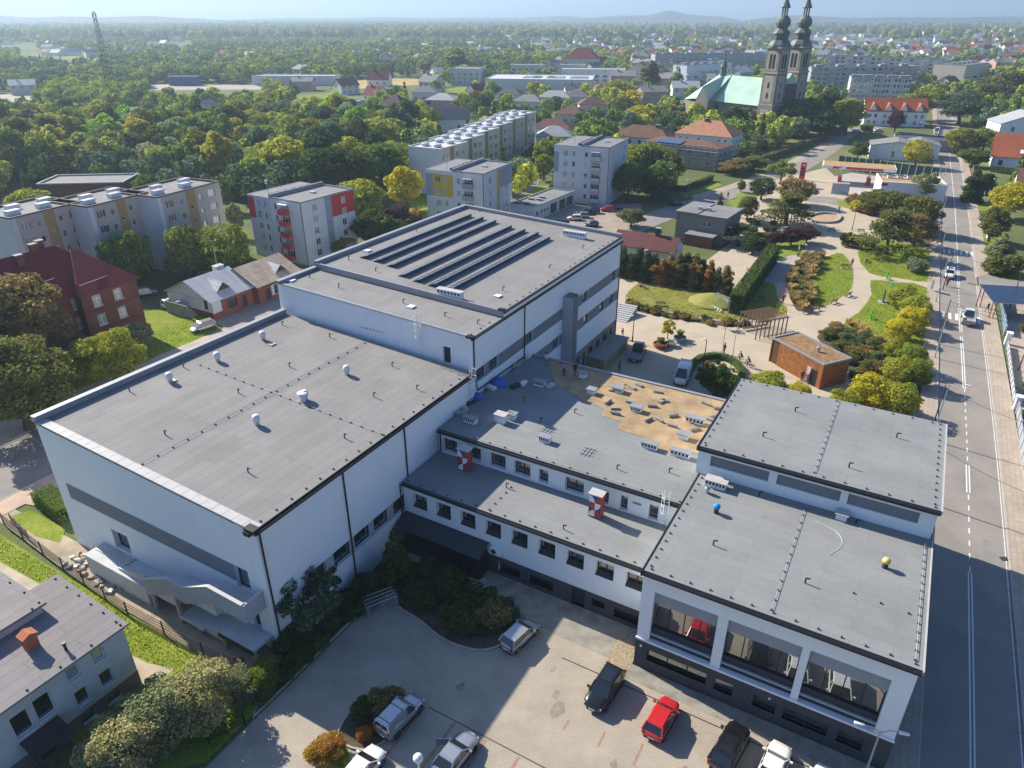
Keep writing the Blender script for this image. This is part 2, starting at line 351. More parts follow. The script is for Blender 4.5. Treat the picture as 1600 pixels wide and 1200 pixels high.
def bld(name, label, cat, loc, rz, w, d, h, wm, faces=None, roof=FELT, parapet=.35, coping=None, panels=(), base=None, sill=False, group=None,
        dep=.18, gable=None, hip=None, eave=.4, roofm=None, slab=True):
    """box building: walls with openings, windows, flat roof with parapet or a pitched roof; local x,y from its front left corner"""
    t = thing(name, label, cat, loc, rz, group); faces = faces or {}; RECTS.append((loc[0], loc[1], rz, w, d))
    mb = MB()
    for k in 'frbl':
        rz_, ux, n = FACE[k]; L = w if k in 'fb' else d; org = face_org(k, w, d); top = h
        wall_face(mb, org, ux, n, 0, L, 0, top, faces.get(k, ()), dep)
    if gable:
        ax, rise = gable
        if ax == 'x':   # ridge along x
            for x, q in ((0, 1), (w, 0)):
                pts = [(x, 0, h), (x, d, h), (x, d / 2, h + rise)]; mb.poly(pts if not q else pts[::-1])
        else:
            for y, q in ((0, 0), (d, 1)):
                pts = [(0, y, h), (w, y, h), (w / 2, y, h + rise)]; mb.poly(pts if not q else pts[::-1])
    mb.build('wall', wm, t)
    for k in faces: put_windows(t, k, w, d, faces[k], dep, sill)
    for (k, x0, x1, z0, z1, m) in panels:
        p = MB(); rz_, ux, n = FACE[k]; wall_face(p, face_org(k, w, d), ux, n, x0, x1, z0, z1, faces.get(k, ()), .03, .025)
        p.build('wall_panel', m, t)
    if base:
        p = MB()
        for k in 'frbl':
            rz_, ux, n = FACE[k]; wall_face(p, face_org(k, w, d), ux, n, -.02, (w if k in 'fb' else d) + .02, 0, base[0], faces.get(k, ()), .05, .02)
        p.build('plinth', base[1], t)
    rm = roofm or roof
    if gable or hip:
        r = MB(); e = eave; th = .14
        rise = (gable or hip)[1]; ax = (gable or hip)[0]
        L, D = (w, d) if ax == 'x' else (d, w)
        sl = rise / (D / 2); he = h - e * sl
        inset = D / 2 if hip else 0
        A = [(-e, -e), (L + e, -e), (L + e, D + e), (-e, D + e)]
        r0 = (-e + (inset + e if hip else 0), D / 2); r1 = (L + e - (inset + e if hip else 0), D / 2)
        for dz in (0, th):
            pt = [(*p, he + dz) for p in A] + [(*r0, h + rise + dz), (*r1, h + rise + dz)]
            if ax != 'x': pt = [(w - p[1], p[0], p[2]) for p in pt]
            fs = [(0, 1, 5, 4), (2, 3, 4, 5)] + ([(1, 2, 5), (3, 0, 4)] if hip else [])
            if dz == 0: fs = [f[::-1] for f in fs]
            r.add(pt, fs)
            if dz: top = pt
            else: bot = pt
        for i in ((0, 1), (1, 2), (2, 3), (3, 0)):
            if not hip and i in ((1, 2), (3, 0)):
                rg = 5 if i == (1, 2) else 4
                r.quad(bot[i[0]], bot[rg], top[rg], top[i[0]]); r.quad(bot[rg], bot[i[1]], top[i[1]], top[rg])
            else: r.quad(bot[i[0]], bot[i[1]], top[i[1]], top[i[0]])
        ro = r.build('roof', rm, t)
    elif slab:
        r = MB(); pw = .3
        r.box(.02, w - .02, .02, d - .02, h - .3, h - .001 if parapet <= 0 else h - .12)
        ro = r.build('roof', rm, t)
        if parapet > 0:
            c = MB(); pz = h + .0
            c.box(-.08, w + .08, -.08, pw, pz, pz + parapet); c.box(-.08, w + .08, d - pw, d + .08, pz, pz + parapet)
            c.box(-.08, pw, pw, d - pw, pz, pz + parapet); c.box(w - pw, w + .08, pw, d - pw, pz, pz + parapet)
            c.build('parapet', coping or GALV, t)
    return t
def rowz(xs, w, zs, h, sty): return [(x, z, w, h, s) for z in zs for x, s in ((q if isinstance(q, tuple) else (q, sty)) for q in xs)]
def roof_box(parent, name, x, y, z, sx, sy, sz, m, capm=None, slots=0):
    b = MB(); b.box(x - sx/2, x + sx/2, y - sy/2, y + sy/2, z, z + sz); o = b.build(name, m, parent)
    c = MB(); c.box(x - sx/2 - .1, x + sx/2 + .1, y - sy/2 - .1, y + sy/2 + .1, z + sz, z + sz + .09); c.build('cap', capm or GALV, o)
    if slots:
        s = MB()
        for i in range(slots):
            xx = x - sx/2 + sx * (i + .5) / slots
            s.box(xx - sx/slots*.3, xx + sx/slots*.3, y - sy/2 - .012, y - sy/2 + .01, z + sz - .32, z + sz - .08)
        s.build('vent_slots', BLACK, o)
    return o
_pc = {}
def cached(key, fn):
    if key not in _pc: _pc[key] = fn()
    return _pc[key]
def hook_mesh():
    b = MB(); b.tube((0, 0, 0), (0, 0, .45), .055, n=6); b.tube((0, 0, .45), (.28, 0, .5), .055, n=6); return b.mesh('roof_spout', BLACK)
def block_mesh():
    b = MB(); b.box(-.065, .065, -.065, .065, 0, .10); return b.mesh('rod_support', ANTH)
def turbine_mesh(r=.34, z=.8):
    b = MB(); b.lathe([(.22, 0), (.22, z - .45), (.3, z - .42)], n=12)
    b.lathe([(.3, z - .42), (r, z - .22), (r, z - .05), (.28, z + .18), (.02, z + .22)], n=16); return b.mesh('turbine_vent', mat('vent_white', (.72, .73, .75), .4, .05), True)
def hook(parent, x, y, z, rz=0): link('vent_spout', cached('hook', hook_mesh), parent, (x, y, z), rz)
def rod_line(parent, pts, n, zf, rod=True):
    """lightning conductor: a wire on small rubber-footed blocks"""
    n = max(3, int(n * .8))
    for i in range(n):
        t = i / (n - 1); x = pts[0][0] + (pts[1][0]-pts[0][0])*t; y = pts[0][1] + (pts[1][1]-pts[0][1])*t
        link('conductor_support', cached('blk', block_mesh), parent, (x, y, zf(x, y)))
    if rod:
        b = MB(); (xa, ya), (xb, yb) = pts; b.tube((xa, ya, zf(xa, ya) + .14), (xb, yb, zf(xb, yb) + .14), .018, n=4); b.build('conductor_wire', GALV, parent)
def drainpipe(parent, x, y, z0, z1, m=BLACK, r=.07, kick=(0, 0)):
    b = MB(); b.tube((x, y, z0), (x, y, z1 - .5), r, n=8); b.tube((x, y, z1 - .5), (x + kick[0], y + kick[1], z1), r, n=8); b.build('drainpipe', m, parent)
def cage_ladder(parent, x, y, z0, z1, nx, ny, cage=True):
    """x,y on the wall, (nx,ny) outward normal"""
    tx, ty = -ny, nx; b = MB(); o = .22
    for s in (-.24, .24): b.tube((x + tx*s + nx*o, y + ty*s + ny*o, z0), (x + tx*s + nx*o, y + ty*s + ny*o, z1 + 1.1), .03, n=5)
    z = z0 + .3
    while z < z1 + 1: b.tube((x - tx*.24 + nx*o, y - ty*.24 + ny*o, z), (x + tx*.24 + nx*o, y + ty*.24 + ny*o, z), .02, n=4); z += .3
    l = b.build('ladder', WHITE_P, parent)
    if cage:
        c = MB(); A = [i * math.pi / 6 for i in range(7)]
        ring = lambda z: [(x + tx*.36*math.cos(q) + nx*(o + .62*math.sin(q)), y + ty*.36*math.cos(q) + ny*(o + .62*math.sin(q)), z) for q in A]
        z = z0 + 1.6
        while z < z1 + 1.1:
            r = ring(z)
            for i in range(6): c.tube(r[i], r[i + 1], .022, n=4)
            z += .75
        r0, r1 = ring(z0 + 1.6), ring(z1 + 1.05)
        for i in (1, 3, 5): c.tube(r0[i], r1[i], .022, n=4)
        c.build('ladder_cage', WHITE_P, l)
# ---------------------------------------------------------------- ground, roads, pavements, paths
GRASS = grass_mat('lawn', (.13, .18, .022), (.20, .25, .032), (.30, .30, .06))
GRASS_DRY = grass_mat('dry_lawn', (.17, .19, .04), (.26, .25, .07), (.36, .32, .12), .2)
LAND = grass_mat('countryside', (.075, .10, .035), (.125, .15, .055), (.24, .225, .11), .012)
ASPH = mat('asphalt', (.265, .238, .212), .9, .12, .25, .15, 30); ASPH_O = mat('old_asphalt', (.23, .21, .195), .9, .15, .3, .15, 30)
PAVE = grid_mat('yard_pavers', (.375, .325, .262), (.36, .312, .252), (.32, .277, .222), .42, .22, .02, rot=RZ, var=.13, vscale=.35, third=((.43, .385, .325), .45, .5))
PLAZA = grid_mat('plaza_pavers', (.47, .395, .295), (.445, .372, .278), (.36, .30, .22), .6, .3, .012, rot=RZ + R(12), var=.09, third=((.52, .44, .33), .2, .5))
WALK = grid_mat('walk_slabs', (.43, .36, .29), (.38, .31, .25), (.28, .22, .17), .5, .5, .02, rot=RZ, offset=0, var=.12, third=((.46, .30, .22), .7, .5))
LINE = mat('road_paint', (.72, .71, .68), .7, .12, 3); REDPAVE = mat('red_pavers', (.34, .20, .145), .9, .15, 3)
KERB = mat('kerb_stone', (.40, .37, .33), .9, .12, 2)
g = MB(); g.quad((-16500, -700, -.03), (16500, -700, -.03), (16500, 16500, -.03), (-16500, 16500, -.03)); struct(g.build('ground', LAND))
def sh(name, pts, z, m): return sheet(name, pts, z, m)
def gp(*px): return [G(u, v) for u, v in px]
# main street
RC = [W(s, t) for s, t in ((47.6, -40), (47.6, 10), (47.5, 33), (47.2, 62), (46.6, 90), (45.9, 117), (45.1, 158), (43.6, 216), (39.7, 332), (34, 480))]
RPATH = smooth_path(RC, 8)
m = MB(); band(m, RPATH, -3.15, 3.15, .0); struct(m.build('road', ASPH))
for nm, w0, w1 in (('left_pavement', 3.3, 5.2), ('right_pavement', -5.4, -3.3)):
    m = MB(); band(m, RPATH, w0, w1, .12); struct(m.build(nm, WALK))
m = MB(); kerb(m, [p for p in strip(RPATH, 3.22, 3.3)[0]], .16, -.02, .13); kerb(m, [p for p in strip(RPATH, -3.22, -3.3)[0]], .16, -.02, .13); struct(m.build('kerb', KERB))
def rp(s0, t): return s0
m = MB()
def cl(t):
    for i in range(len(RPATH) - 1): pass
def at_t(t):
    best = min(range(len(RPATH) - 1), key=lambda i: abs(((RPATH[i] - Vector((OX, OY))).dot(Vector((CR, SR)))) - t))
    p, q = RPATH[best], RPATH[min(best + 1, len(RPATH) - 1)]; d = (q - p).normalized()
    tt = (p - Vector((OX, OY))).dot(Vector((CR, SR))); return p + d * ((t - tt) / max(.2, d.dot(Vector((CR, SR))))), d
def mark(mb, t0, t1, o0, o1, z=.006):
    (a, d), (b, e) = at_t(t0), at_t(t1); n0 = Vector((-d.y, d.x)); n1 = Vector((-e.y, e.x))
    mb.quad((*(a + n0*o0), z), (*(b + n1*o0), z), (*(b + n1*o1), z), (*(a + n0*o1), z))
t = 12.0
while t < 38:                                     # double line by the front block
    mark(m, t, t + 2.0, .08, .18); mark(m, t, t + 2.0, -.18, -.08); t += 2.0
while t < 52: mark(m, t, t + .95, -.06, .06); t += 2.1
for a, b in ((52, 58), (79, 99), (101, 113), (126, 140)):
    q = a
    while q < b: mark(m, q, min(q + 2, b), .08, .2); mark(m, q, min(q + 2, b), -.2, -.08); q += 2
t = 59
while t < 78: mark(m, t, t + .95, -.06, .06); t += 2.1
t = 114
while t < 126: mark(m, t, t + .8, -.07, .07); t += 1.8
for tz in (108.0, 150.0):                        # zebra crossings
    for o in (-2.7, -1.7, -.7, .5, 1.5, 2.5): mark(m, tz - 1.6, tz + 1.6, o - .22, o + .22, .007)
t = 142
while t < 330: mark(m, t, t + 3, -.07, .07); t += 3.0
t = 5.0
while t < 330: mark(m, t, t + 3.9, -2.98, -2.9, .0065); t += 4.0
struct(m.build('road_markings', LINE))
m = MB(); mark(m, 40, 44, -2.2, -1.1, .004); mark(m, 26.5, 29, -2.9, -1.5, .004); struct(m.build('asphalt_patch', mat('patch', (.25, .24, .22), .9, .1)))
m = MB(); q, d = at_t(41.5); m.box(q.x + 2.2, q.x + 2.9, q.y - 1.5, q.y - .9, .004, .012); struct(m.build('drain_cover', ANTH))
# side street at the right
sp = [G(1525, 435), G(1570, 445), G(1700, 462)]; m = MB(); band(m, smooth_path(sp, 4), -4.2, 4.0, .13); struct(m.build('side_road', ASPH))
# campus yard
yard = [W(2.7, -20), W(2.7, 6.2), W(3.5, 8.5), W(1, 16.7), W(24.5, 16.7), W(24.5, 13.1), W(42.3, 13.1), W(42.3, 41.5), W(43.0, 41.5), W(43.0, -20)]
sh('yard', yard, .02, PAVE)
m = MB()
for i in range(5):
    s = 12.6 + i * 2.65; m.quad(W(s, -4.5, .026), W(s + .22, -4.5, .026), W(s + .22, 1.9 + .0 * i, .026), W(s, 1.9, .026))
for i in range(8):
    s = 22.3 + i * 2.65; m.quad(W(s, 5.2, .026), W(s + .14, 5.2, .026), W(s + .14, 6.2 + (i % 3) * .4, .026), W(s, 6.2 + (i % 3) * .4, .026))
struct(m.build('bay_lines', REDPAVE))
m = MB(); m.quad(W(19.5, 10.9, .027), W(43, 10.85, .027), W(43, 10.95, .027), W(19.5, 11.0, .027)); m.quad(W(13, 2.0, .027), W(27, 2.0, .027), W(27, 2.08, .027), W(13, 2.08, .027)); struct(m.build('drain_channel', ANTH))
sh('apron', [W(10.5, 13.0), W(24.5, 12.7), W(24.5, 11.6), W(43, 11.6), W(43, 13.1), W(24.5, 13.1), W(24.5, 16.6), W(10.5, 16.6)], .03, mat('apron_concrete', (.27, .25, .215), .9, .25, .9, .3, 6))
for i_, (s_, t_, r_) in enumerate(((21.3, 6.6, .9), (20.6, 7.6, .6), (26.5, 4.6, .5), (19.4, 9.6, .4), (30.9, 6.4, .6), (14, 4.6, .5))):
    rr_ = random.Random(i_); sh('oil_stain', smooth_loop([W(s_ + r_ * rr_.uniform(.5, 1.1) * math.cos(a_ * .785) * .6, t_ + r_ * rr_.uniform(.5, 1.2) * math.sin(a_ * .785)) for a_ in range(8)], 3), .0245, mat('oil_stain', (.27, .225, .175), .8, .25, 2))
# planting beds with kerbs
beds = {'wall_bed': [W(.0, .6), W(2.5, -5), W(2.5, 5.8), W(3.1, 8.6), W(.2, 14.9), W(.0, 14.9)],
        'entrance_bed': smooth_loop([W(4.2, 9.4), W(7.5, 8.5), W(10.7, 7.8), W(13.8, 8.5), W(15.0, 11), W(13.8, 13.6), W(11, 14.2), W(6.5, 14.4), W(3.2, 14.3)], 4),
        'island_bed': smooth_loop([W(9.0, -3.2), W(8.3, -.6), W(9.4, 1.4), W(11.2, 2.1), W(12.3, 1.2), W(11.6, -2.6)], 4)}
for nm, pl in beds.items():
    sh(nm, pl, .09, SOIL); m = MB(); kerb(m, [Vector(p[:2]) for p in pl], .13, 0, .16, True); struct(m.build('kerb', KERB))
sh('gravel_strip', [W(22.6, 15.6), W(22.6, 11.6), W(24.5, 11.6), W(24.5, 15.6)], .035, mat('gravel', (.34, .27, .18), .95, .35, 5, .8, 25))
# left: lawns, dirt strip, path, street
sh('side_lawn', [W(-40, -2.6), W(-28, -2.9), W(-6, -3.2), W(2.2, -2.5), W(2.4, -9), W(-2, -13), W(-45, -9)], .02, GRASS)
sh('dirt_strip', [W(-38, 0.2), W(-27, .3), W(-.2, .3), W(2.0, -.2), W(1.4, -2.3), W(-5, -2.9), W(-16, -3.0), W(-26, -2.5), W(-38, -1.6)], .03, DIRT)
sh('verge_grass', [W(-37, -.9), W(-31.5, -1.2), W(-28.5, -.6), W(-30, .9), W(-36, 1.0)], .036, GRASS)
sh('garden_path', [W(-40, -5.2), W(-19, -4.6), W(-14, -6.0), W(-8.4, -5.6), W(-6.2, -4.9), W(-6.0, -6.3), W(-7.2, -7.4), W(-40, -11)], .028, mat('path_concrete', (.42, .35, .27), .9, .18, .6, .3, 9))
sh('left_street', [W(-52, -30), W(-40.5, -30), W(-40.5, 130), W(-52, 130)], .01, ASPH_O)
sh('left_pavement_near', [W(-40.4, -30), W(-37.6, -30), W(-37.6, 1.2), W(-33, 2.5), W(-32, 60), W(-40.4, 60)], .06, mat('pink_pavers', (.46, .33, .26), .9, .15, .5))
sh('left_pavement_far', [W(-57.4, -30), W(-52.1, -30), W(-52.1, 130), W(-57.4, 130)], .05, mat('worn_pavers', (.40, .34, .29), .9, .2, .4))
m = MB(); kerb(m, [Vector(W(-40.5, q)[:2]) for q in (-30, 60)], .15, 0, .09); kerb(m, [Vector(W(-52.05, q)[:2]) for q in (-30, 130)], .15, 0, .09); struct(m.build('kerb', KERB))
sh('brick_house_lawn', [W(-57.5, -20), W(-57.5, 43), W(-60, 45), W(-74, 47.5), W(-76, 36), W(-67, 30), W(-70, -20)], .02, GRASS)
sh('shop_forecourt', [W(-57.4, 43.6), W(-52, 43.6), W(-52, 72), W(-62, 72), W(-61.5, 45)], .055, mat('forecourt', (.30, .26, .24), .9, .12, .8))
sh('shop_drive', [W(-74, 46), W(-62, 46), W(-63, 54), W(-80, 66), W(-86, 60)], .024, mat('worn_pavers', (.4, .3, .25)))
# park
sh('plaza', gp((885, 640), (930, 530), (952, 470), (962, 425), (1062, 440), (1140, 380), (1180, 290), (1290, 262), (1330, 300), (1452, 335), (1462, 370), (1456, 700), (1130, 690)), .04, PLAZA)
sh('shade_path', gp((1178, 425), (1215, 402), (1240, 400), (1232, 420), (1214, 442), (1188, 443)), .046, mat('grey_pavers', (.36, .33, .31), .9, .1))
def lawn(nm, px, m=GRASS, z=.05, n=3): return sh(nm, smooth_loop([G(*p) for p in px], n), z, m)
lawn('playground_lawn', [(978, 463), (1004, 440), (1040, 436), (1120, 446), (1160, 452), (1205, 462), (1228, 480), (1222, 492), (1170, 500), (1110, 498), (1060, 490), (1010, 478)], GRASS_DRY)
lawn('hedge_lawn', [(1150, 458), (1175, 446), (1208, 443), (1216, 470), (1228, 490), (1195, 480)], GRASS, .054)
lawn('small_lawn', [(1208, 407), (1222, 368), (1240, 362), (1258, 375), (1252, 396), (1232, 400)])
lawn('oval_lawn', [(1263, 452), (1272, 424), (1292, 402), (1316, 397), (1332, 420), (1330, 450), (1312, 466), (1284, 480), (1268, 472)])
lawn('upper_lawn', [(1340, 394), (1372, 376), (1412, 381), (1450, 390), (1457, 422), (1452, 441), (1400, 434), (1358, 427)], GRASS, .05, 2)
lawn('lower_lawn', [(1360, 438), (1400, 442), (1449, 451), (1449, 540), (1396, 553), (1355, 531), (1316, 509), (1342, 488), (1362, 460)], GRASS, .05, 2)
lawn('gas_station_lawn', [(1310, 312), (1345, 322), (1340, 328), (1312, 322)], GRASS, .05, 2)
lawn('bush_bed', [(1322, 317), (1342, 312), (1400, 318), (1460, 322), (1460, 385), (1420, 376), (1400, 342), (1350, 332)], SOIL, .052, 2)
lawn('shrub_bed', [(1276, 527), (1314, 507), (1358, 530), (1398, 556), (1448, 545), (1452, 640), (1385, 625), (1335, 592)], SOIL, .056, 2)
lawn('grasses_bed', [(1228, 436), (1246, 410), (1262, 398), (1290, 395), (1276, 418), (1266, 440), (1272, 476), (1254, 487), (1240, 478)], SOIL, .058, 3)
lawn('planted_edge', [(978, 468), (1010, 480), (1060, 492), (1120, 502), (1170, 506), (1165, 512), (1110, 508), (1040, 496), (985, 484)], SOIL, .058, 2)
sh('roundel', smooth_loop(gp((1262, 340), (1285, 334), (1312, 338), (1305, 348), (1275, 348)), 4), .06, mat('sand', (.42, .29, .18), .95, .15))
m = MB(); kerb(m, smooth_loop(gp((1262, 340), (1285, 334), (1312, 338), (1305, 348), (1275, 348)), 4), .5, .04, .5, True); struct(m.build('seat_wall', CONC))
# other streets and car parks
sh('church_road', [Vector(p[:2]) for p in sum([list(q) if i == 0 else list(q)[::-1] for i, q in enumerate(strip(smooth_path([G(930, 380), G(1010, 345), G(1090, 318), G(1200, 285), G(1290, 235), G(1330, 205), G(1400, 195)], 5), 4.0))], [])], .01, ASPH)
m = MB(); kerb(m, smooth_path([G(1095, 328), G(1140, 312), G(1200, 296)], 5), .2, 0, .12); struct(m.build('kerb', KERB))
sh('church_pavement', gp((1080, 306), (1130, 292), (1200, 268), (1260, 238), (1285, 222), (1300, 225), (1262, 246), (1200, 277), (1130, 300), (1085, 313)), .03, WALK)
sh('shop_car_park', gp((800, 360), (842, 345), (893, 320), (1000, 318), (1010, 345), (955, 372), (900, 390)), .03, mat('car_park', (.33, .27, .22), .9, .14, .4))
sh('flats_lane', gp((800, 300), (833, 262), (850, 258), (838, 300), (805, 325)), .02, ASPH_O)
sh('station_yard', gp((1268, 300), (1275, 282), (1330, 270), (1440, 285), (1440, 318), (1330, 318), (1300, 308)), .03, mat('station_concrete', (.42, .38, .34), .9, .1, .3))
sh('station_road', gp((1265, 306), (1300, 308), (1350, 318), (1345, 330), (1290, 318), (1262, 315)), .048, ASPH)
for nm, px, mm in (('meadow', [(525, 128), (600, 122), (660, 124), (662, 132), (580, 138), (530, 140)], mat('hay', (.42, .30, .11), .95, .15, .05)), ('meadow', [(684, 138), (735, 136), (745, 145), (690, 150)], GRASS), ('meadow', [(1240, 62), (1320, 60), (1390, 64), (1385, 69), (1240, 70)], GRASS_DRY), ('meadow', [(465, 150), (540, 143), (545, 150), (470, 160)], GRASS), ('meadow', [(1440, 66), (1475, 66), (1470, 72), (1440, 72)], GRASS),
                   ('meadow', [(50, 84), (130, 88), (125, 93), (50, 90)], GRASS), ('work_yard', [(235, 132), (400, 133), (415, 140), (230, 141)], mat('pale_yard', (.36, .32, .28), .9, .15, .05)), ('work_yard', [(0, 148), (70, 146), (60, 158), (0, 160)], MATS['pale_yard']), ('meadow', [(880, 32), (1120, 36), (1120, 39), (880, 35)], MATS['hay']), ('meadow', [(1150, 33), (1215, 35), (1215, 37), (1150, 36)], MATS['hay'])):
    sh(nm, gp(*px), .05, mm)
for nm, px in (('flats_lawn', [(640, 300), (700, 290), (700, 345), (640, 340)]), ('flats_lawn', [(800, 325), (840, 290), (860, 290), (850, 310), (815, 325)]), ('church_lawn', [(1140, 232), (1200, 228), (1210, 240), (1145, 245)]), ('verge_lawn', [(1060, 300), (1120, 285), (1130, 290), (1070, 310)]),
               ('house_lawn', [(1525, 320), (1570, 310), (1590, 325), (1528, 330)]), ('house_lawn', [(1532, 352), (1560, 350), (1570, 400), (1538, 405)]), ('house_lawn', [(1538, 405), (1600, 402), (1640, 445), (1560, 432)]), ('crossing_lawn', [(1135, 318), (1160, 298), (1190, 305), (1150, 325)])):
    sh(nm, gp(*px), .045, GRASS)
# hills on the skyline
def hill(name, u0, u1, vt, dist, seed, col, peaks=()):
    r = random.Random(seed); n = 60; m_ = MB(); rows = []
    x0, x1 = (u0 - 800) / FPX * dist * .9, (u1 - 800) / FPX * dist * .9
    ph = [r.uniform(0, 6.28) for _ in range(6)]
    for i in range(n + 1):
        q = i / n; x = x0 + (x1 - x0) * q; env = min(1, 6 * q, 6 * (1 - q)); z = vt * env * (.8 + .12 * math.sin(5 * q + ph[0]) + .08 * math.sin(13 * q + ph[1]) + .05 * math.sin(31 * q + ph[2]))
        for (pq, ph_, pw) in peaks: z += ph_ * math.exp(-((q - pq) / pw) ** 2)
        rows.append((x, z))
    for j, (fy, fz) in enumerate(((0, 0), (.03, .55), (.06, .9), (.09, 1.0), (.14, .6), (.25, 0))):
        for x, z in rows: m_.v.append((x * (1 + fy), dist * (1 + fy), max(-1, z * fz)))
    for j in range(5):
        for i in range(n): m_.f.append((j*(n+1)+i, j*(n+1)+i+1, (j+1)*(n+1)+i+1, (j+1)*(n+1)+i)); m_.m.append(0)
    struct(m_.build(name, mat(name + '_green', col, .95, .3, .004), smooth=True))
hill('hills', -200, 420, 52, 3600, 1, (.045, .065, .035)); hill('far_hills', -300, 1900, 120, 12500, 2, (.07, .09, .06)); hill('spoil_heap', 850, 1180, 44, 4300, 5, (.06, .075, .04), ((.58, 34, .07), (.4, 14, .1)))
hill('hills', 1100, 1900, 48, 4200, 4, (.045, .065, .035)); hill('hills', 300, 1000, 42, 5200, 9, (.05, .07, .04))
# ---------------------------------------------------------------- the campus: five joined blocks, each a building of its own
COPE = mat('coping_grey', (.30, .31, .335), .5, .06, metal=.2); COPE_L = mat('coping_pale', (.46, .445, .445), .5, .08, 1.5)
TAN = mat('sheathing_board', (.36, .255, .145), .85, .26, .7, .15, 8)
def block(name, label, s0, s1, t0, t1, hl, hr, faces, dep=.2, wall_top=None, back=True):
    """white block on the campus axes; roof falls from hl on the left to hr on the right. local x,y start at (s0,t0)"""
    t = thing(name, label, 'building', W(s0, t0), RZ); w, d = s1 - s0, t1 - t0; mb = MB()
    for k in 'frbl':
        rz_, ux, n = FACE[k]; top = {'f': (hl, hr), 'r': hr, 'b': (hr, hl), 'l': hl}[k]
        wall_face(mb, face_org(k, w, d), ux, n, 0, w if k in 'fb' else d, 0, top, faces.get(k, ()), dep)
    mb.build('wall', WHITE_R, t)
    for k in faces: put_windows(t, k, w, d, [o for o in faces[k] if o[4] != 'none'], dep)
    return t, w, d
def slope_roof(t, w, d, hl, hr, m, y0=0.0, y1=None, drop=.02, x0=0.02):
    y1 = d if y1 is None else y1; r = MB(); a, b = hl - drop, hr - drop; z = lambda x: a + (b - a) * x / w
    r.hexa([(x0, y0, z(x0) - .3), (w, y0, b - .3), (w, y1, b - .3), (x0, y1, z(x0) - .3), (x0, y0, z(x0)), (w, y0, b), (w, y1, b), (x0, y1, z(x0))])
    r.build('roof', m, t); return z
def panel(t, w, d, k, x0, x1, z0, z1, m, ops=(), off=.012, name='wall_panel'):
    p = MB(); rz_, ux, n = FACE[k]; wall_face(p, face_org(k, w, d), ux, n, x0, x1, z0, z1, ops, .03, off); p.build(name, m, t)

# ---- sports hall (front left)
aw = [(3.9 + i * 0, 0, 0, 0, 'none') for i in ()]
ar = [(x, 3.3, 2.2, 1.65, 'd2') for x in (3.7, 6.9, 9.5, 12.1, 14.9)] + [(1.3, 4.0, .9, .9, 'd1')]
af = [(23.4, 5.4, 1.5, 2.2, 'd1'), (6.9, 2.4, 2.3, 2.1, 'd1', .5), (24.3, 1.7, .9, 1.9, 'door')]
t, w, d = block('sports_hall', 'large white windowless sports hall with grey felt roof and grey stripe, front left', -27.0, -.2, .3, 29.6, 13.55, 12.2, {'r': ar, 'f': af}, .35)
sports_hall = t
panel(t, w, d, 'f', 1.7, 23.4, 5.95, 7.6, GREY_BAND)
panel(t, w, d, 'r', 3.5, 17.3, 3.3, 4.95, GREY_L, ar)
zA = slope_roof(t, w, d, 13.55, 12.2, FELT)
b = MB(); zz = 13.55
b.hexa([(-.15, -.15, zz), (.45, -.15, zz), (.45, d, zz), (-.15, d, zz), (-.15, -.15, zz + .55), (.45, -.15, zz + .55), (.45, d, zz + .55), (-.15, d, zz + .55)])
b.build('parapet', COPE, t)
n = 24
for i in range(n):                              # pale coping sheets along the front edge, one by one
    x0 = .46 + (w - .5) * i / n; x1 = .46 + (w - .5) * (i + 1) / n - .03; c = MB()
    c.hexa([(x0, -.12, zA(x0) + .005), (x1, -.12, zA(x1) + .005), (x1, .75, zA(x1) + .005), (x0, .75, zA(x0) + .005),
            (x0, -.12, zA(x0) + .10), (x1, -.12, zA(x1) + .10), (x1, .75, zA(x1) + .06), (x0, .75, zA(x0) + .06)])
    c.build('coping_sheet', COPE_L, t)
g = MB(); g.box(w + .02, w + .26, -.2, d - .2, 11.93, 12.12); g.box(w - .04, w + .02, -.15, d - .2, 12.12, 12.26); g.build('gutter', BLACK, t)
g = MB(); g.box(w - .7, w + .3, -.4, .25, 12.27, 12.5); g.box(w - .7, w - .1, -.5, -.13, 11.9, 12.27); g.build('gutter_hopper', BLACK, t)
for y in (.25, 9.1, 17.3): drainpipe(t, w + .1, y, 0, 11.95)
for s, q in ((-10.45, 16), (-10.8, 10.4), (-23.3, 16.8), (-23.4, 23), (-10.6, 22), (-23.5, 11.3)):
    x, y = s + 27.0, q - .3; link('turbine_vent', cached('turb', turbine_mesh), t, (x, y, zA(x)))
x, y = 16.55, 15.4; b = MB(); b.lathe([(.3, 0), (.3, .55)], (x, y, zA(x)), 14); b.lathe([(.4, .55), (.45, .6), (.4, .8), (.5, .86), (.48, .92), (.05, 1.0)], (x, y, zA(x)), 16); b.build('roof_fan', MATS['vent_white'], t)
for s, q in ((-25, 8), (-25, 14), (-24.6, 27), (-18, 27.6), (-16.5, 13.4), (-16, 5), (-6, 5), (-5.5, 20), (-8, 26), (-3, 13), (-3, 23.5), (-16.5, 20)): hook(t, s + 27, q - .3, zA(s + 27))
rod_line(t, ((3, 14.9), (w - .3, 14.9)), 26, lambda x, y: zA(x)); rod_line(t, ((13.2, .9), (13.2, d - 1)), 26, lambda x, y: zA(x))
rod_line(t, ((w - .5, 1), (w - .5, d - .5)), 24, lambda x, y: zA(x), False)
cage_ladder(t, w, d - 1.0, 9.2, 12.2, 1, 0)
for q in ((3.5, 11.2), (5.2, 22.4)): b = MB(); b.box(q[0]-.35, q[0]+.35, q[1]-.35, q[1]+.35, zA(q[0])+.003, zA(q[0]) + .1); b.build('roof_pad', COPE_L, t)
PAVG = mat('pale_paving', (.52, .53, .55), .85, .08, .8)
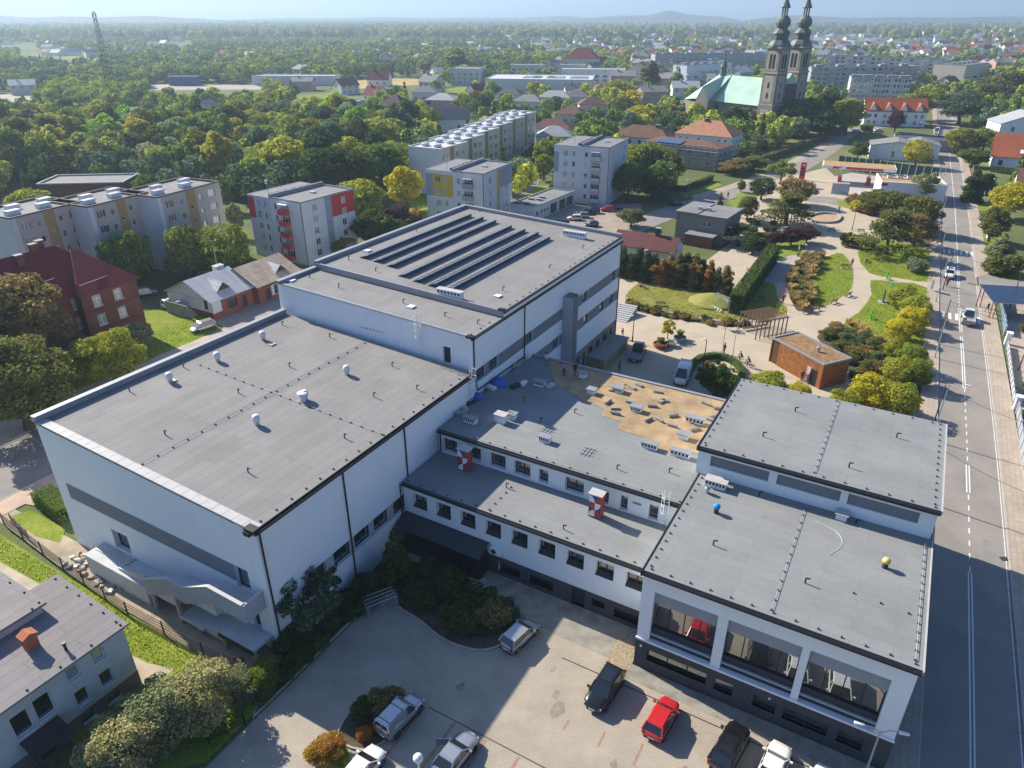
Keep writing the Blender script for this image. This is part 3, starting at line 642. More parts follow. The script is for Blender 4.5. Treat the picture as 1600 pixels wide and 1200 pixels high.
# outside stair and ramp along the front wall
YO = -1.9
def flight(c, x0, z0, x1, z1, n, y0=YO + .2):
    for i in range(n): xa = x0 + (x1 - x0) * i / n; c.box(xa, x0 + (x1 - x0) * (i + 1) / n - .002, y0, -.02, min(z0, z1) - .5, z0 + (z1 - z0) * (i + 1) / n)
c = MB(); c.box(22.35, 26.1, YO + .2, -.02, 5.05, 5.3); c.build('landing', PAVG, t)
c = MB(); c.box(17.05, 18.85, YO + .2, -.021, 3.45, 3.7); c.build('landing', PAVG, t)
c = MB(); flight(c, 13.4, 2.1, 17.05, 3.7, 9); c.build('stair_flight', PAVG, t)
c = MB(); flight(c, 18.85, 3.7, 22.35, 5.3, 9); c.build('stair_flight', PAVG, t)
prof = [(13.4, 3.0), (17.05, 4.8), (18.85, 4.7), (22.35, 6.4), (26.1, 6.3)]; c = MB()
for i in range(len(prof) - 1):
    (xa, za), (xb, zb) = prof[i], prof[i + 1]
    c.hexa([(xa, YO, za - 1.75), (xb, YO, zb - 1.75), (xb, YO + .18, zb - 1.75), (xa, YO + .18, za - 1.75), (xa, YO, za), (xb, YO, zb), (xb, YO + .18, zb), (xa, YO + .18, za)])
c.box(26.1, 26.28, YO, -.02, 4.6, 6.3); c.build('balustrade', mat('balustrade_grey', (.34, .355, .38), .8, .06), t)
c = MB()
for i in range(len(prof) - 1):
    (xa, za), (xb, zb) = prof[i], prof[i + 1]
    c.hexa([(xa, YO - .06, za + .002), (xb, YO - .06, zb + .002), (xb, YO + .24, zb + .002), (xa, YO + .24, za + .002), (xa, YO - .06, za + .07), (xb, YO - .06, zb + .07), (xb, YO + .24, zb + .07), (xa, YO + .24, za + .07)])
c.box(26.05, 26.34, YO + .24, -.02, 6.302, 6.37); c.build('balustrade_cap', COPE_L, t)
c = MB(); c.box(4.9, 13.4, YO, -.02, 1.85, 2.1); c.box(4.9, 13.4, YO + .05, YO + .3, 0, 1.85); c.build('ramp', PAVG, t)
c = MB(); c.box(5.2, 9.6, -1.0, -.03, 2.104, 2.2); c.build('ramp_paving', COPE_L, t); c = MB(); c.hexa([(9.4, YO + .3, 2.1), (13.3, YO + .3, 2.1), (13.3, YO + .5, 2.1), (9.4, YO + .5, 2.1), (9.4, YO + .3, 2.3), (13.3, YO + .3, 3.0), (13.3, YO + .5, 3.0), (9.4, YO + .5, 2.3)]); c.build('ramp_kerb', COPE_L, t)
c = MB(); c.box(22.5, 26.3, YO - .1, -.03, 1.5, 1.75); c.box(17.5, 20.4, YO, -.03, .7, .95); c.build('lower_platform', PAVG, t); c = MB(); flight(c, 20.4, .95, 22.5, 1.75, 5); c.build('lower_steps', PAVG, t)
c = MB(); c.box(22.5, 26.36, YO - .17, YO - .1, 1.4, 1.8); c.build('platform_edge', BLACK, t)
for x in (14.0, 17.3, 19.6, 22.6, 26.0): c = MB(); c.box(x, x + .25, YO + .02, YO + .27, 0, 1.4 if x > 20 else (.69 if x > 17.4 else 1.3 + (x - 13.4) * .4)); c.build('pier', CONC, t)

# ---- tall hall behind (gymnasium block with solar rows)
B0, B1, BT0, BT1 = -27.8, -.6, 30.0, 70.5
br_ = [(x, 10.45, 2.0, 1.5, 'd1') for x in (.5, 3.2, 11.3, 23.0, 27.2, 37.4)] + [(x, 6.95, 2.0, 1.5, 'd1') for x in (18.6, 28.0, 33.5, 37.0)] + \
      [(x, .9, 1.9, 1.9, 'd2') for x in (26, 30.4, 33, 35.6)] + [(28.4, .05, 1.3, 2.6, 'door'), (38.0, .05, 1.6, 2.8, 'door')]
bf = [(23.5, 12.25, .95, 1.9, 'door')]
t, w, d = block('gymnasium_block', 'tall white block behind the sports hall with solar panel rows on its roof', B0, B1, BT0, BT1, 17.0, 15.9, {'r': br_, 'f': bf}, .3)
panel(t, w, d, 'r', .3, d - .3, 10.45, 11.95, GREY_BAND, br_); panel(t, w, d, 'r', 13.6, d - .3, 6.95, 8.45, GREY_BAND, br_)
panel(t, w, d, 'r', 21.5, d - .02, 0, 3.6, mat('beige_clinker', (.27, .21, .16), .85, .12, .8), br_, .014, 'plinth')
zB1 = slope_roof(t, w, d, 17.0, 15.9, FELT, .02, 6.3); zB = slope_roof(t, w, d, 17.55, 16.45, FELT, 6.3, d - .02, 0)
b = MB(); b.box(-.12, .5, -.12, 6.3, 17.0, 17.35); b.box(-.12, .5, 6.3, d + .1, 17.0, 18.0)
b.hexa([(.5, d - .5, 17.0), (w, d - .5, 15.9), (w, d + .1, 15.9), (.5, d + .1, 17.0), (.5, d - .5, 18.0), (w, d - .5, 16.9), (w, d + .1, 16.9), (.5, d + .1, 18.0)])
b.build('parapet', COPE, t)
b = MB(); b.hexa([(.5, 6.2, 17.0), (w, 6.2, 15.92), (w, 6.5, 15.92), (.5, 6.5, 17.0), (.5, 6.2, 17.75), (w, 6.2, 16.65), (w, 6.5, 16.65), (.5, 6.5, 17.75)]); b.build('step_coping', COPE, t)
for i in range(16):
    x0 = .1 + (w - .3) * i / 16; x1 = .1 + (w - .3) * (i + 1) / 16 - .03; c = MB()
    c.hexa([(x0, -.12, zB1(x0) + .005), (x1, -.12, zB1(x1) + .005), (x1, .5, zB1(x1) + .005), (x0, .5, zB1(x0) + .005), (x0, -.12, zB1(x0) + .12), (x1, -.12, zB1(x1) + .12), (x1, .5, zB1(x1) + .05), (x0, .5, zB1(x0) + .05)])
    c.build('coping_sheet', COPE, t)
g = MB(); g.box(w + .02, w + .25, -.3, 6.3, 15.66, 15.84); g.box(w + .02, w + .25, 6.3, d, 15.66, 15.84); g.box(w - .5, w + .3, -.45, .1, 15.92, 16.15); g.box(w - .1, w + .12, 6.3, d - .4, 16.3, 16.52); g.box(w - .6, w + .2, 6.1, 6.6, 16.66, 16.85); g.build('gutter', BLACK, t)
g = MB(); g.box(w + .003, w + .02, 6.3, d, 15.88, 16.3); g.build('eaves_board', WHITE_R, t)
drainpipe(t, w + .1, .15, 12.0, 15.7); drainpipe(t, w + .1, 11.0, 9.0, 15.7); drainpipe(t, w + .1, d - .2, 0, 15.7)
g = MB(); g.tube((w + .12, .15, 12.0), (w + .12, .6, 9.6), .07); g.tube((w + .12, .6, 9.6), (w + .12, 11.0, 9.3), .08); g.build('drainpipe', BLACK, t)
cage_ladder(t, 20.7, 0, 13.2, 16.2, 0, -1)
for s, q in ((-26, 33.5), (-21, 33), (-12, 33.5), (-6, 33), (-2, 33.3)): hook(t, s - B0, q - BT0, zB1(s - B0))
for s, q in ((-25.5, 40), (-20, 38.6), (-26, 55), (-4, 42), (-3, 52), (-3, 62), (-24, 69)): hook(t, s - B0, q - BT0, zB(s - B0))
for s, q in ((-27, 31.5), (-10.5, 33)): b = MB(); b.box(s-B0-.4, s-B0+.4, q-BT0-.4, q-BT0+.4, zB1(s-B0)+.003, zB1(s-B0) + .15); b.build('roof_hatch', WHITE_P, t)
for s, q in ((-25.8, 44), (-3.5, 40)): b = MB(); b.box(s-B0-.4, s-B0+.4, q-BT0-.4, q-BT0+.4, zB(s-B0)+.003, zB(s-B0) + .15); b.build('roof_hatch', WHITE_P, t)
roof_box(t, 'vent_stack', -7.9 - B0, 36.9 - BT0, zB(-7.9 - B0) - .06, 3.2, .7, .8, WHITE_R, COPE_L, 7); roof_box(t, 'vent_stack', -6.2 - B0, 66.2 - BT0, zB(-6.2 - B0) - .06, 3.4, .7, .8, WHITE_R, COPE_L, 8)
rod_line(t, ((w - .5, .6), (w - .5, 6)), 6, lambda x, y: zB1(x), False); rod_line(t, ((w - .5, 7), (w - .5, d - 1)), 28, lambda x, y: zB(x), False)
PV = glass_mat('solar_cells', (.02, .03, .06), .08, .12); PVF = mat('panel_frame', (.6, .62, .64), .4, 0, metal=.5); PVB = mat('panel_back', (.05, .07, .12), .6, 0)
def pv_mesh():                                  # one panel: faces the low side (-x), high edge at +x
    b = MB(); L = 1.0; wd = 1.05; hi = .42; y0, y1 = .01, L - .01
    b.quad((0, y1, .08), (0, y0, .08), (wd, y0, hi), (wd, y1, hi)); b.k = 1
    b.hexa([(0, y0, .04), (wd, y0, hi - .04), (wd, y1, hi - .04), (0, y1, .04), (-.002, y0, .077), (wd, y0, hi - .003), (wd, y1, hi - .003), (-.002, y1, .077)])
    b.box(.0, .05, y0, y1, .0, .04); b.k = 2
    b.quad((wd - .03, y0, 0), (wd - .03, y1, 0), (wd, y1, hi - .04), (wd, y0, hi - .04)); b.k = 1
    for yy in (y0, y1 - .05): b.hexa([(0, yy, .078), (wd, yy, hi + .0), (wd, yy + .05, hi + .0), (0, yy + .05, .078), (0, yy, .095), (wd, yy, hi + .016), (wd, yy + .05, hi + .016), (0, yy + .05, .095)])
    b.box(wd - .02, wd + .03, y0, y1, hi - .05, hi + .03)
    return b.mesh('solar_panel', [PV, PVF, PVB])
for s, q0, q1 in ((-24.9, 41.4, 66.9), (-22.6, 41.2, 66.9), (-20.1, 40.8, 65.8), (-16.8, 38.8, 65.2), (-14.3, 38.4, 65.0), (-12.0, 38.2, 64.2), (-9.6, 38.1, 63.2)):
    for i in range(int(q1 - q0)): link('solar_panel', cached('pv', pv_mesh), t, (s - B0, q0 + i - BT0, zB(s - B0) + .01))
c = MB(); c.box(w + .002, w + 1.3, 21.2, 23.0, 0, 13.4); c.build('shaft', mat('shaft_grey', (.17, .18, .19), .7, .06), t)
for q in (21.15, 22.95): c = MB(); c.box(w + .003, w + 1.36, q, q + .1, 0, 13.5); c.build('shaft_trim', GREY_L, t)
b = MB()
rngs = random.Random(3)
for i in range(8): b.tube((12.5 + i * .42, -.004, 14.0), (12.5 + i * .42, -.06, 14.0), .07, n=6)
b.build('wall_outlet', BLACK, t)

# ---- middle wing: upper two-storey part
cu = [(.5, 6.85, 1.65, 1.5, 'd2'), (3.2, 6.85, 1.65, 1.5, 'd2'), (5.85, 6.85, 1.75, 1.5, 'd2'), (8.5, 6.85, 1.75, 1.5, 'd2'), (11.1, 6.85, 1.0, 1.4, 'd1'), (13.8, 6.85, 1.85, 1.45, 'd2'),
      (17.45, 6.7, .6, 1.5, 'd1'), (19.1, 6.7, .7, 1.5, 'd1'), (20.2, 7.7, .8, .25, 'k1'), (21.7, 6.7, .85, 1.5, 'd1')]
t, w, d = block('middle_wing', 'two-storey white middle wing whose roof is half tan boards, half grey felt', .0, 24.58, 22.6, 42.2, 9.1, 9.1, {'f': cu}, .45)
zc = lambda x, y: 9.12
r = MB(); r.box(.0, w, -.1, d, 8.85, 9.12); r.build('roof', FELT2, t)
tan = [(2.0, d - .3), (5.5, 14.5), (9.7, 12.4), (12.6, 11.7), (12.8, 10.3), (15.0, 10.1), (15.2, 8.6), (17.9, 8.5), (18.1, 7.1), (21, 7.2), (21, 8.2), (w - .3, 8.2), (w - .3, d - .3)]
r = MB(); r.prism(tan, 9.123, 9.16); r.build('sheathing', TAN, t)
g = MB(); g.box(-.0, w, -.34, -.11, 8.88, 9.04); g.box(0, w, -.10, -.04, 9.125, 9.2); g.build('gutter', BLACK, t)
g = MB(); g.box(0, w, d - .3, d + .08, 9.16, 9.3); g.build('eaves_trim', COPE, t)
drainpipe(t, .25, -.1, 6.7, 8.9)
for x, y, sx, sy in ((2.0, 2.7, 1.7, .8), (10.1, 3.2, 1.4, .8), (4.3, 13.1, 1.6, .8), (7.6, 17.2, .9, .8), (10.0, 14.2, 1.1, .9), (12.3, 16.0, 1.4, 1.0), (15.5, 13.0, 1.4, .9), (19.1, 7.0, 1.9, .7), (22.0, 7.1, 2.2, .7), (21.4, 13.7, 2.3, .8), (21.3, 10.2, 1.2, .9), (5.2, 5.4, 1.1, .9)):
    roof_box(t, 'chimney_stack', x, y, 9.1, sx * .78, sy * .8, .55, WHITE_R, COPE, 5 if sx > 1.2 else 0)
roof_box(t, 'chimney_stack', 4.6, 4.3, 9.1, 1.1, .8, .85, WHITE_R, COPE_L)
rg = random.Random(8)
for i in range(24):                            # felt rolls and tiles lying on the boards
    x = rg.uniform(11, 23.4); y = rg.uniform(d - 8.5, d - 1); b = MB()
    if i % 2: b.tube((-.5, 0, .16), (.5, 0, .16), .15, n=10)
    else: b.box(-.42, .42, -.2, .2, .003, .22)
    o = b.build('felt_roll' if i % 2 else 'tile_bundle', mat('felt_bundle', (.26, .25, .25), .8, .2), None, W(x, y + 22.6, 9.16), RZ + rg.uniform(-.6, 1.4))
    tag(o, 'grey felt roll lying on the tan roof boards of the middle wing' if i % 2 else 'grey bundle of roofing lying on the tan roof boards of the middle wing', 'roofing', 'roofing material on the tan boards')
for x, y in ((10.2, 9.5), (8.0, 6.2), (17.8, 2.2), (22.0, 4.0), (12.6, 17), (4.5, 9)): hook(t, x, y, 9.12)
rod_line(t, ((4, .3), (w - .4, .3)), 17, zc, True)
cage_ladder(t, 23.2, 0, 6.65, 9.1, 0, -1)
b = MB(); rg = random.Random(5)
for cx, cy in ((9.0, 5.0), (14.0, 3.5)):
    for i in range(3): b.box(cx + i*.35, cx + i*.35 + .06, cy - .8, cy + .8, 9.124, 9.18); b.box(cx - .3, cx + 1.1, cy + i*.5 - .5, cy + i*.5 - .44, 9.182, 9.23)
b.build('lath_frame', GALV, t)
# ---- front low wing
cf = [(1.07 + 2.64 * i, 4.2, 1.6, 1.5, 'd2') for i in range(9)]; bo = [(10.3, .5, 2.2, 1.0, 'k2', .3), (13.4, .5, 2.4, 1.0, 'k2', .3), (17.6, .05, 1.2, 1.9, 'door', .3), (19.4, .8, 1.2, .7, 'k1', .3), (21.4, .5, 2.2, 1.0, 'k2', .3)]
t, w, d = block('front_wing', 'low white front wing with nine deep square windows over dark base', .02, 24.58, 16.6, 22.59, 6.55, 6.55, {'f': cf + bo}, .5)
r = MB(); r.box(.0, w, -.1, d, 6.3, 6.57); r.build('roof', FELT2, t)
g = MB(); g.box(.0, w, -.34, -.11, 6.35, 6.51); g.box(.0, w, -.10, -.05, 6.575, 6.64); g.build('gutter', BLACK, t); drainpipe(t, -.2, -.2, 0, 6.4)
for o in cf:                                    # sloping dark sills inside the deep reveals
    b = MB(); b.hexa([(o[0] + .01, -.06, 4.2), (o[0] + 1.59, -.06, 4.2), (o[0] + 1.59, .45, 4.2), (o[0] + .01, .45, 4.2), (o[0] + .01, -.06, 4.23), (o[0] + 1.59, -.06, 4.23), (o[0] + 1.59, .45, 4.5), (o[0] + .01, .45, 4.5)]); b.build('sill', ANTH, t)
p = MB(); wall_face(p, (0, 0), (1, 0), (0, -1), .0, w, 0, 2.1, bo, .25, .02); p.build('plinth', mat('dark_plinth', (.07, .07, .078), .8, .1), t)
# glazed entrance vestibule
v = MB(); v.hexa([(.1, -1.7, 2.5), (9.3, -1.7, 2.5), (9.3, -.03, 3.2), (.1, -.03, 3.2), (.1, -1.8, 2.63), (9.4, -1.8, 2.63), (9.4, -.03, 3.33), (.1, -.03, 3.33)]); v.build('canopy', ANTH, t)
v = MB(); v.box(9.0, 9.2, -1.55, -.05, 0, 2.5); v.box(.1, 9.0, -1.6, -1.5, 0, .12); v.build('vestibule_frame', BLACK, t)
for i in range(8):
    v = MB(); x = .1 + i * 1.11; v.box(x, x + .07, -1.59, -1.49, .12, 2.52); v.box(x, x + 1.11, -1.59, -1.49, 1.9, 1.98); o = v.build('glazing_bar', BLACK, t)
    v = MB(); v.quad((x + .07, -1.54, .12), (x + 1.1, -1.54, .12), (x + 1.1, -1.54, 2.52), (x + .07, -1.54, 2.52)); v.build('pane', GLASS_D, o)
rod_line(t, ((.4, .3), (w - .4, .3)), 22, lambda x, y: 6.57, False); rod_line(t, ((9.2, .4), (9.2, 4.2)), 7, lambda x, y: 6.57, False)
for x, y in ((8.8, 4), (16, 1.2)): hook(t, x, y, 6.57)
RED = mat('red_paint', (.42, .06, .04), .7, .05); NAVY = mat('navy_paint', (.05, .07, .15), .7, .05)
for x, y in ((3.95, 4.6), (17.6, 4.3)):          # chimneys painted with red, white and blue quarter circles
    c = MB(); c.box(x - .55, x + .55, y - .4, y + .4, 6.55, 8.9); o = c.build('chimney', NAVY, t)
    c = MB(); c.box(x - .66, x + .66, y - .5, y + .5, 8.9, 9.0); c.build('cap', COPE_L, o)
    for ci, (qx, qz, m, a0) in enumerate([(0, 0, WHITE_P, 90), (1, 0, RED, 0), (0, 1, RED, 180), (1, 1, WHITE_P, 270), (0, 2, WHITE_P, 0), (1, 2, RED, 90)]):
        bx = x - .55 + qx * .55; bz = 6.7 + qz * .72; cx = bx + (.55 if a0 in (90, 180) else 0); cz = bz + (.7 if a0 in (180, 270) else 0)
        pts = [(cx, y - .405 - .001*ci, cz)] + [(cx + .54*math.cos(R(a0 + q)), y - .405 - .001*ci, cz + .69*math.sin(R(a0 + q))) for q in range(0, 91, 15)]
        c = MB(); c.poly(pts); c.build('painted_quarter', m, o)
    c = MB(); c.box(x + .552, x + .56, y - .4, y + .4, 6.65, 8.8); c.build('painted_side', RED, o)
c = MB(); c.box(9.7, 10.7, -.45, -.05, 2.5, 3.2); o = c.build('air_conditioner', WHITE_P, t)
c = MB(); c.lathe([(.27, 0), (.27, .02)], (0, 0, 0), 14); q = c.build('fan_grille', ANTH, o, (10.05, -.455, 2.85)); q.rotation_euler = (R(90), 0, 0)

# ---- right front block (workshop with three big windows)
D0, D1, DT0, DT1 = 24.6, 42.35, 13.2, 28.0
bays = [(.95, 3.05, 4.65, 4.85), (6.3, 3.05, 4.9, 4.85), (11.7, 3.05, 4.85, 4.85)]
df = [(x, z, ww, hh, 'none', .5) for x, z, ww, hh in bays] + [(.95, 1.0, 4.6, 1.1, 'm3'), (6.1, .9, 1.4, 1.15, 'd1'), (8.9, .9, 1.6, 1.15, 'd1'), (11.0, .85, 3.0, 1.15, 'd2'), (14.6, .85, 1.6, 1.15, 'd1')]
dr = [(2 + 3.2 * i, 3.8, 1.8, 3.4, 'd2') for i in range(4)]
t, w, d = block('right_front_block', 'white right front block with three huge recessed windows over dark base', D0, D1, DT0, DT1, 9.6, 9.6, {'f': df, 'r': dr}, .25)
r = MB(); r.box(.0, w + .1, -.25, d, 9.35, 9.68); r.build('roof', FELT2, t)
g = MB(); g.box(-.1, w + .1, -.45, -.26, 9.42, 9.6); g.box(-.1, w + .1, -.26, -.2, 9.683, 9.74); g.box(-.12, -.003, -.4, d, 9.3, 9.72); g.build('gutter', BLACK, t)
g = MB(); g.box(w + .103, w + .2, -.3, d, 9.4, 9.74); g.build('verge_trim', COPE_L, t)
p = MB(); wall_face(p, (0, 0), (1, 0), (0, -1), -.02, w + .02, 0, 2.85, df, .25, .03); wall_face(p, (w, 0), (0, 1), (1, 0), -.02, d, 0, 2.85, (), .25, .03); wall_face(p, (0, 3), (0, -1), (-1, 0), 0, 3.02, 0, 2.85, (), .25, .03)
p.build('plinth', MATS['dark_plinth'], t)
p = MB(); p.box(-.05, w + .05, -.12, -.003, 2.86, 3.05); p.build('ledge', WHITE_R, t)
for x, z, ww, hh in bays:
    b = MB(); b.box(x, x + ww, .36, .44, 6.55, 7.89); b.build('blind', mat('blind_grey', (.30, .32, .35), .8, .03), t)
    b = MB(); b.quad((x, .48, 4.25), (x + ww, .48, 4.25), (x + ww, .48, 6.6), (x, .48, 6.6)); o = b.build('window_pane', GLASS_M, t)
    f = MB()
    for q in range(5): xx = x + .04 + (ww - .08) * q / 4; f.box(xx - .035, xx + .035, .42, .475, 4.25, 6.55)
    f.box(x, x + ww, .425, .475, 4.25, 4.33); f.build('mullions', BLACK, o)
    f = MB(); f.box(x, x + ww, .3, .495, z + .002, 4.25); f.build('spandrel', mat('recess_navy', (.035, .04, .055), .6, .05), t)
    f = MB(); f.box(x, x + ww, .12, .298, z + .5, z + .62); f.build('inner_ledge', GREY_L, t)
rod_line(t, ((.5, .2), (w - .3, .2)), 17, lambda x, y: 9.68, False); rod_line(t, ((8.8, .4), (8.8, d - .6)), 18, lambda x, y: 9.68)
rod_line(t, ((w - .35, .5), (w - .35, d - .6)), 22, lambda x, y: 9.68); rod_line(t, ((.35, .5), (.35, d - .6)), 18, lambda x, y: 9.68, False); rod_line(t, ((13.4, 4.8), (16.8, 4.6)), 4, lambda x, y: 9.68, False)
roof_box(t, 'vent_stack', 1.7, 12.6, 9.68, 1.7, .8, .6, WHITE_R, COPE_L, 6); roof_box(t, 'vent_stack', 11.5, 13.2, 9.68, .8, .7, .5, WHITE_R, COPE_L)
b = MB(); b.lathe([(.17, 0), (.17, .35), (.24, .36), (.24, .5), (.17, .52), (.2, .7)], (1.3, 11.3, 9.68), 12); b.build('steel_flue', STEEL, t)
def hood(x, y, m):
    b = MB(); b.lathe([(.2, 0), (.2, .5)], (x, y, 9.68), 10); o = b.build('flue_pipe', ANTH, t)
    b = MB(); b.lathe([(.22, .45), (.29, .52), (.28, .7), (.17, .84), (.03, .86)], (x, y, 9.68), 12); b.build('wrapped_hood', m, o, smooth=True)
hood(2.7, 9.0, mat('blue_foil', (.03, .28, .7), .5, .1)); hood(15.0, 8.7, mat('yellow_foil', (.72, .52, .16), .5, .1))
for x, y in ((5.2, 13), (3.6, 5), (10.3, 4.2), (12.6, 13.0)): hook(t, x, y, 9.68)
b = MB(); A = smooth_path([(9.8, 11.8), (11.4, 11.2), (12.0, 9.8), (11.3, 8.0)], 6)
for i in range(len(A) - 1): b.tube((*A[i], 9.72), (*A[i + 1], 9.70), .014, n=4)
b.build('roof_cable', WHITE_P, t)
for x in (.35, 9.9): b = MB(); b.box(x, x + .16, -.12, -.035, 2.2, 2.34); b.build('wall_lamp', WHITE_P, t)
# ---- right rear block
t, w, d = block('right_rear_block', 'taller white right rear block with grey blind panels above the front roof', 24.2, 42.3, 28.02, 41.3, 12.4, 12.4, {'r': [(2 + 3.2 * i, 4, 1.8, 3.2, 'd2') for i in range(4)]}, .25)
r = MB(); r.box(.0, w + .1, -1.3, d + .1, 12.15, 12.48); r.build('roof', FELT2, t)
p = MB(); wall_face(p, (0, -1.05), (1, 0), (0, -1), 0, w, 9.7, 12.14, [(1.1, 10.75, 4.85, 1.0, 'n', .2), (6.6, 10.75, 4.85, 1.0, 'n', .2), (12.0, 10.75, 5.0, 1.0, 'n', .2)], .2)
p.quad((0, -.01, 9.7), (0, -1.05, 9.7), (0, -1.05, 12.14), (0, -.01, 12.14)); p.quad((w, -1.05, 9.7), (w, -.01, 9.7), (w, -.01, 12.14), (w, -1.05, 12.14)); p.build('clerestory_wall', WHITE_R, t)
for x in (1.1, 6.6, 12.0): p = MB(); p.box(x - .02, x + 5.0, -.9, -.85, 10.7, 11.8); p.build('blind_panel', GREY_BAND, t)
g = MB(); g.box(-.1, w + .1, -1.5, -1.31, 12.2, 12.4); g.box(-.1, w + .1, -1.3, -1.25, 12.483, 12.54); g.box(-.12, -.003, -1.4, d, 12.1, 12.54); g.build('gutter', BLACK, t)
g = MB(); g.box(w + .103, w + .2, -1.3, d, 12.2, 12.54); g.build('verge_trim', COPE_L, t)
rod_line(t, ((.5, -.9), (w - .3, -.9)), 16, lambda x, y: 12.48, False); rod_line(t, ((9.2, -.6), (9.2, d - .3)), 18, lambda x, y: 12.48)
rod_line(t, ((w - .35, -.5), (w - .35, d - .3)), 18, lambda x, y: 12.48, False); rod_line(t, ((.35, -.5), (.35, d - .3)), 16, lambda x, y: 12.48, False); rod_line(t, ((1, d - .3), (w - 1, d - .3)), 14, lambda x, y: 12.48, False)
for x, y in ((4.4, 3), (11.5, 1.6), (14.5, 8.6), (6, 9)): hook(t, x, y, 12.48)
# ---------------------------------------------------------------- trees: tapered trunk and limbs, crown of leaf-sized faces in clumps
def leaf_cloud(lobes, n, leaf, seed, out=.65, flat=.0, drop=0.0):
    """lobes: (cx,cy,cz,rx,ry,rz); returns mesh arrays of n small bent quads spread through the crown"""
    g = np.random.default_rng(seed); L = np.array(lobes, float)
    vol = (L[:, 3] * L[:, 4] + L[:, 4] * L[:, 5] + L[:, 3] * L[:, 5]); idx = g.choice(len(L), n, p=vol / vol.sum())
    d = g.normal(size=(n, 3)); d /= np.linalg.norm(d, axis=1)[:, None]
    rad = 1 - np.abs(g.normal(0, .20, n)); rad = np.clip(rad, .15, 1.0) + g.normal(0, .035, n)
    c = L[idx, :3] + d * L[idx, 3:] * rad[:, None]
    c[:, 2] -= drop * g.random(n) * np.linalg.norm(d[:, :2], axis=1) * 2
    nr = d * out + g.normal(size=(n, 3)) * (1 - out) * .9; nr[:, 2] += flat; nr /= np.linalg.norm(nr, axis=1)[:, None]
    ref = g.normal(size=(n, 3)); a = np.cross(nr, ref); a /= np.linalg.norm(a, axis=1)[:, None]; b = np.cross(nr, a)
    s = (leaf * g.uniform(.55, 1.25, n))[:, None]; ar = g.uniform(.55, 1.0, n)[:, None]
    v = np.empty((n, 4, 3)); v[:, 0] = c - a * s; v[:, 1] = c - b * s * ar + nr * s * .15; v[:, 2] = c + a * s; v[:, 3] = c + b * s * ar + nr * s * .15
    return v.reshape(-1, 3)
def quads_mesh(name, v, m):
    n = len(v) // 4; me = bpy.data.meshes.new(name); me.vertices.add(len(v)); me.vertices.foreach_set('co', v.astype(np.float32).ravel())
    me.loops.add(len(v)); me.loops.foreach_set('vertex_index', np.arange(len(v), dtype=np.int32)); me.polygons.add(n)
    me.polygons.foreach_set('loop_start', np.arange(0, len(v), 4, dtype=np.int32)); me.update(calc_edges=True); me.materials.append(m); return me
def clumps(r, n, cx, cz, rx, rz, lump, seed=0):
    out = []
    for i in range(n):
        th = r.uniform(0, 6.283); ph = math.acos(r.uniform(-.75, 1)); k = r.uniform(.55, .82)
        q = lump * r.uniform(.7, 1.3)
        out.append((cx + rx * k * math.sin(ph) * math.cos(th), rx * k * math.sin(ph) * math.sin(th), cz + rz * k * math.cos(ph), q, q, q * r.uniform(.6, .9)))
    return out
def trunk_mesh(h, r0, limbs, seed, spread=2.0, start=.35):
    r = random.Random(seed); b = MB(); p = Vector((0, 0, -.1)); n = 5
    pts = [Vector((r.uniform(-.12, .12) * i, r.uniform(-.12, .12) * i, -.1 + h * i / n)) for i in range(n + 1)]; pts[0] = Vector((0, 0, -.1))
    for i in range(n): b.tube(pts[i], pts[i + 1], r0 * (1.25 - .2 * i if i else 1.5), r0 * (1.05 - .2 * i), 7)
    for i in range(limbs):
        k = r.uniform(start, .85); z = h * k; a = r.uniform(0, 6.28); q = Vector((0, 0, z)); e = Vector((math.cos(a) * spread * r.uniform(.5, 1), math.sin(a) * spread * r.uniform(.5, 1), z + h * r.uniform(.12, .35)))
        m_ = (q + e) / 2 + Vector((0, 0, -.1 * h * r.random())); b.tube(q, m_, r0 * .45, r0 * .3, 5); b.tube(m_, e, r0 * .3, r0 * .1, 5)
    return b.mesh('trunk', BARK)
TREES = {}
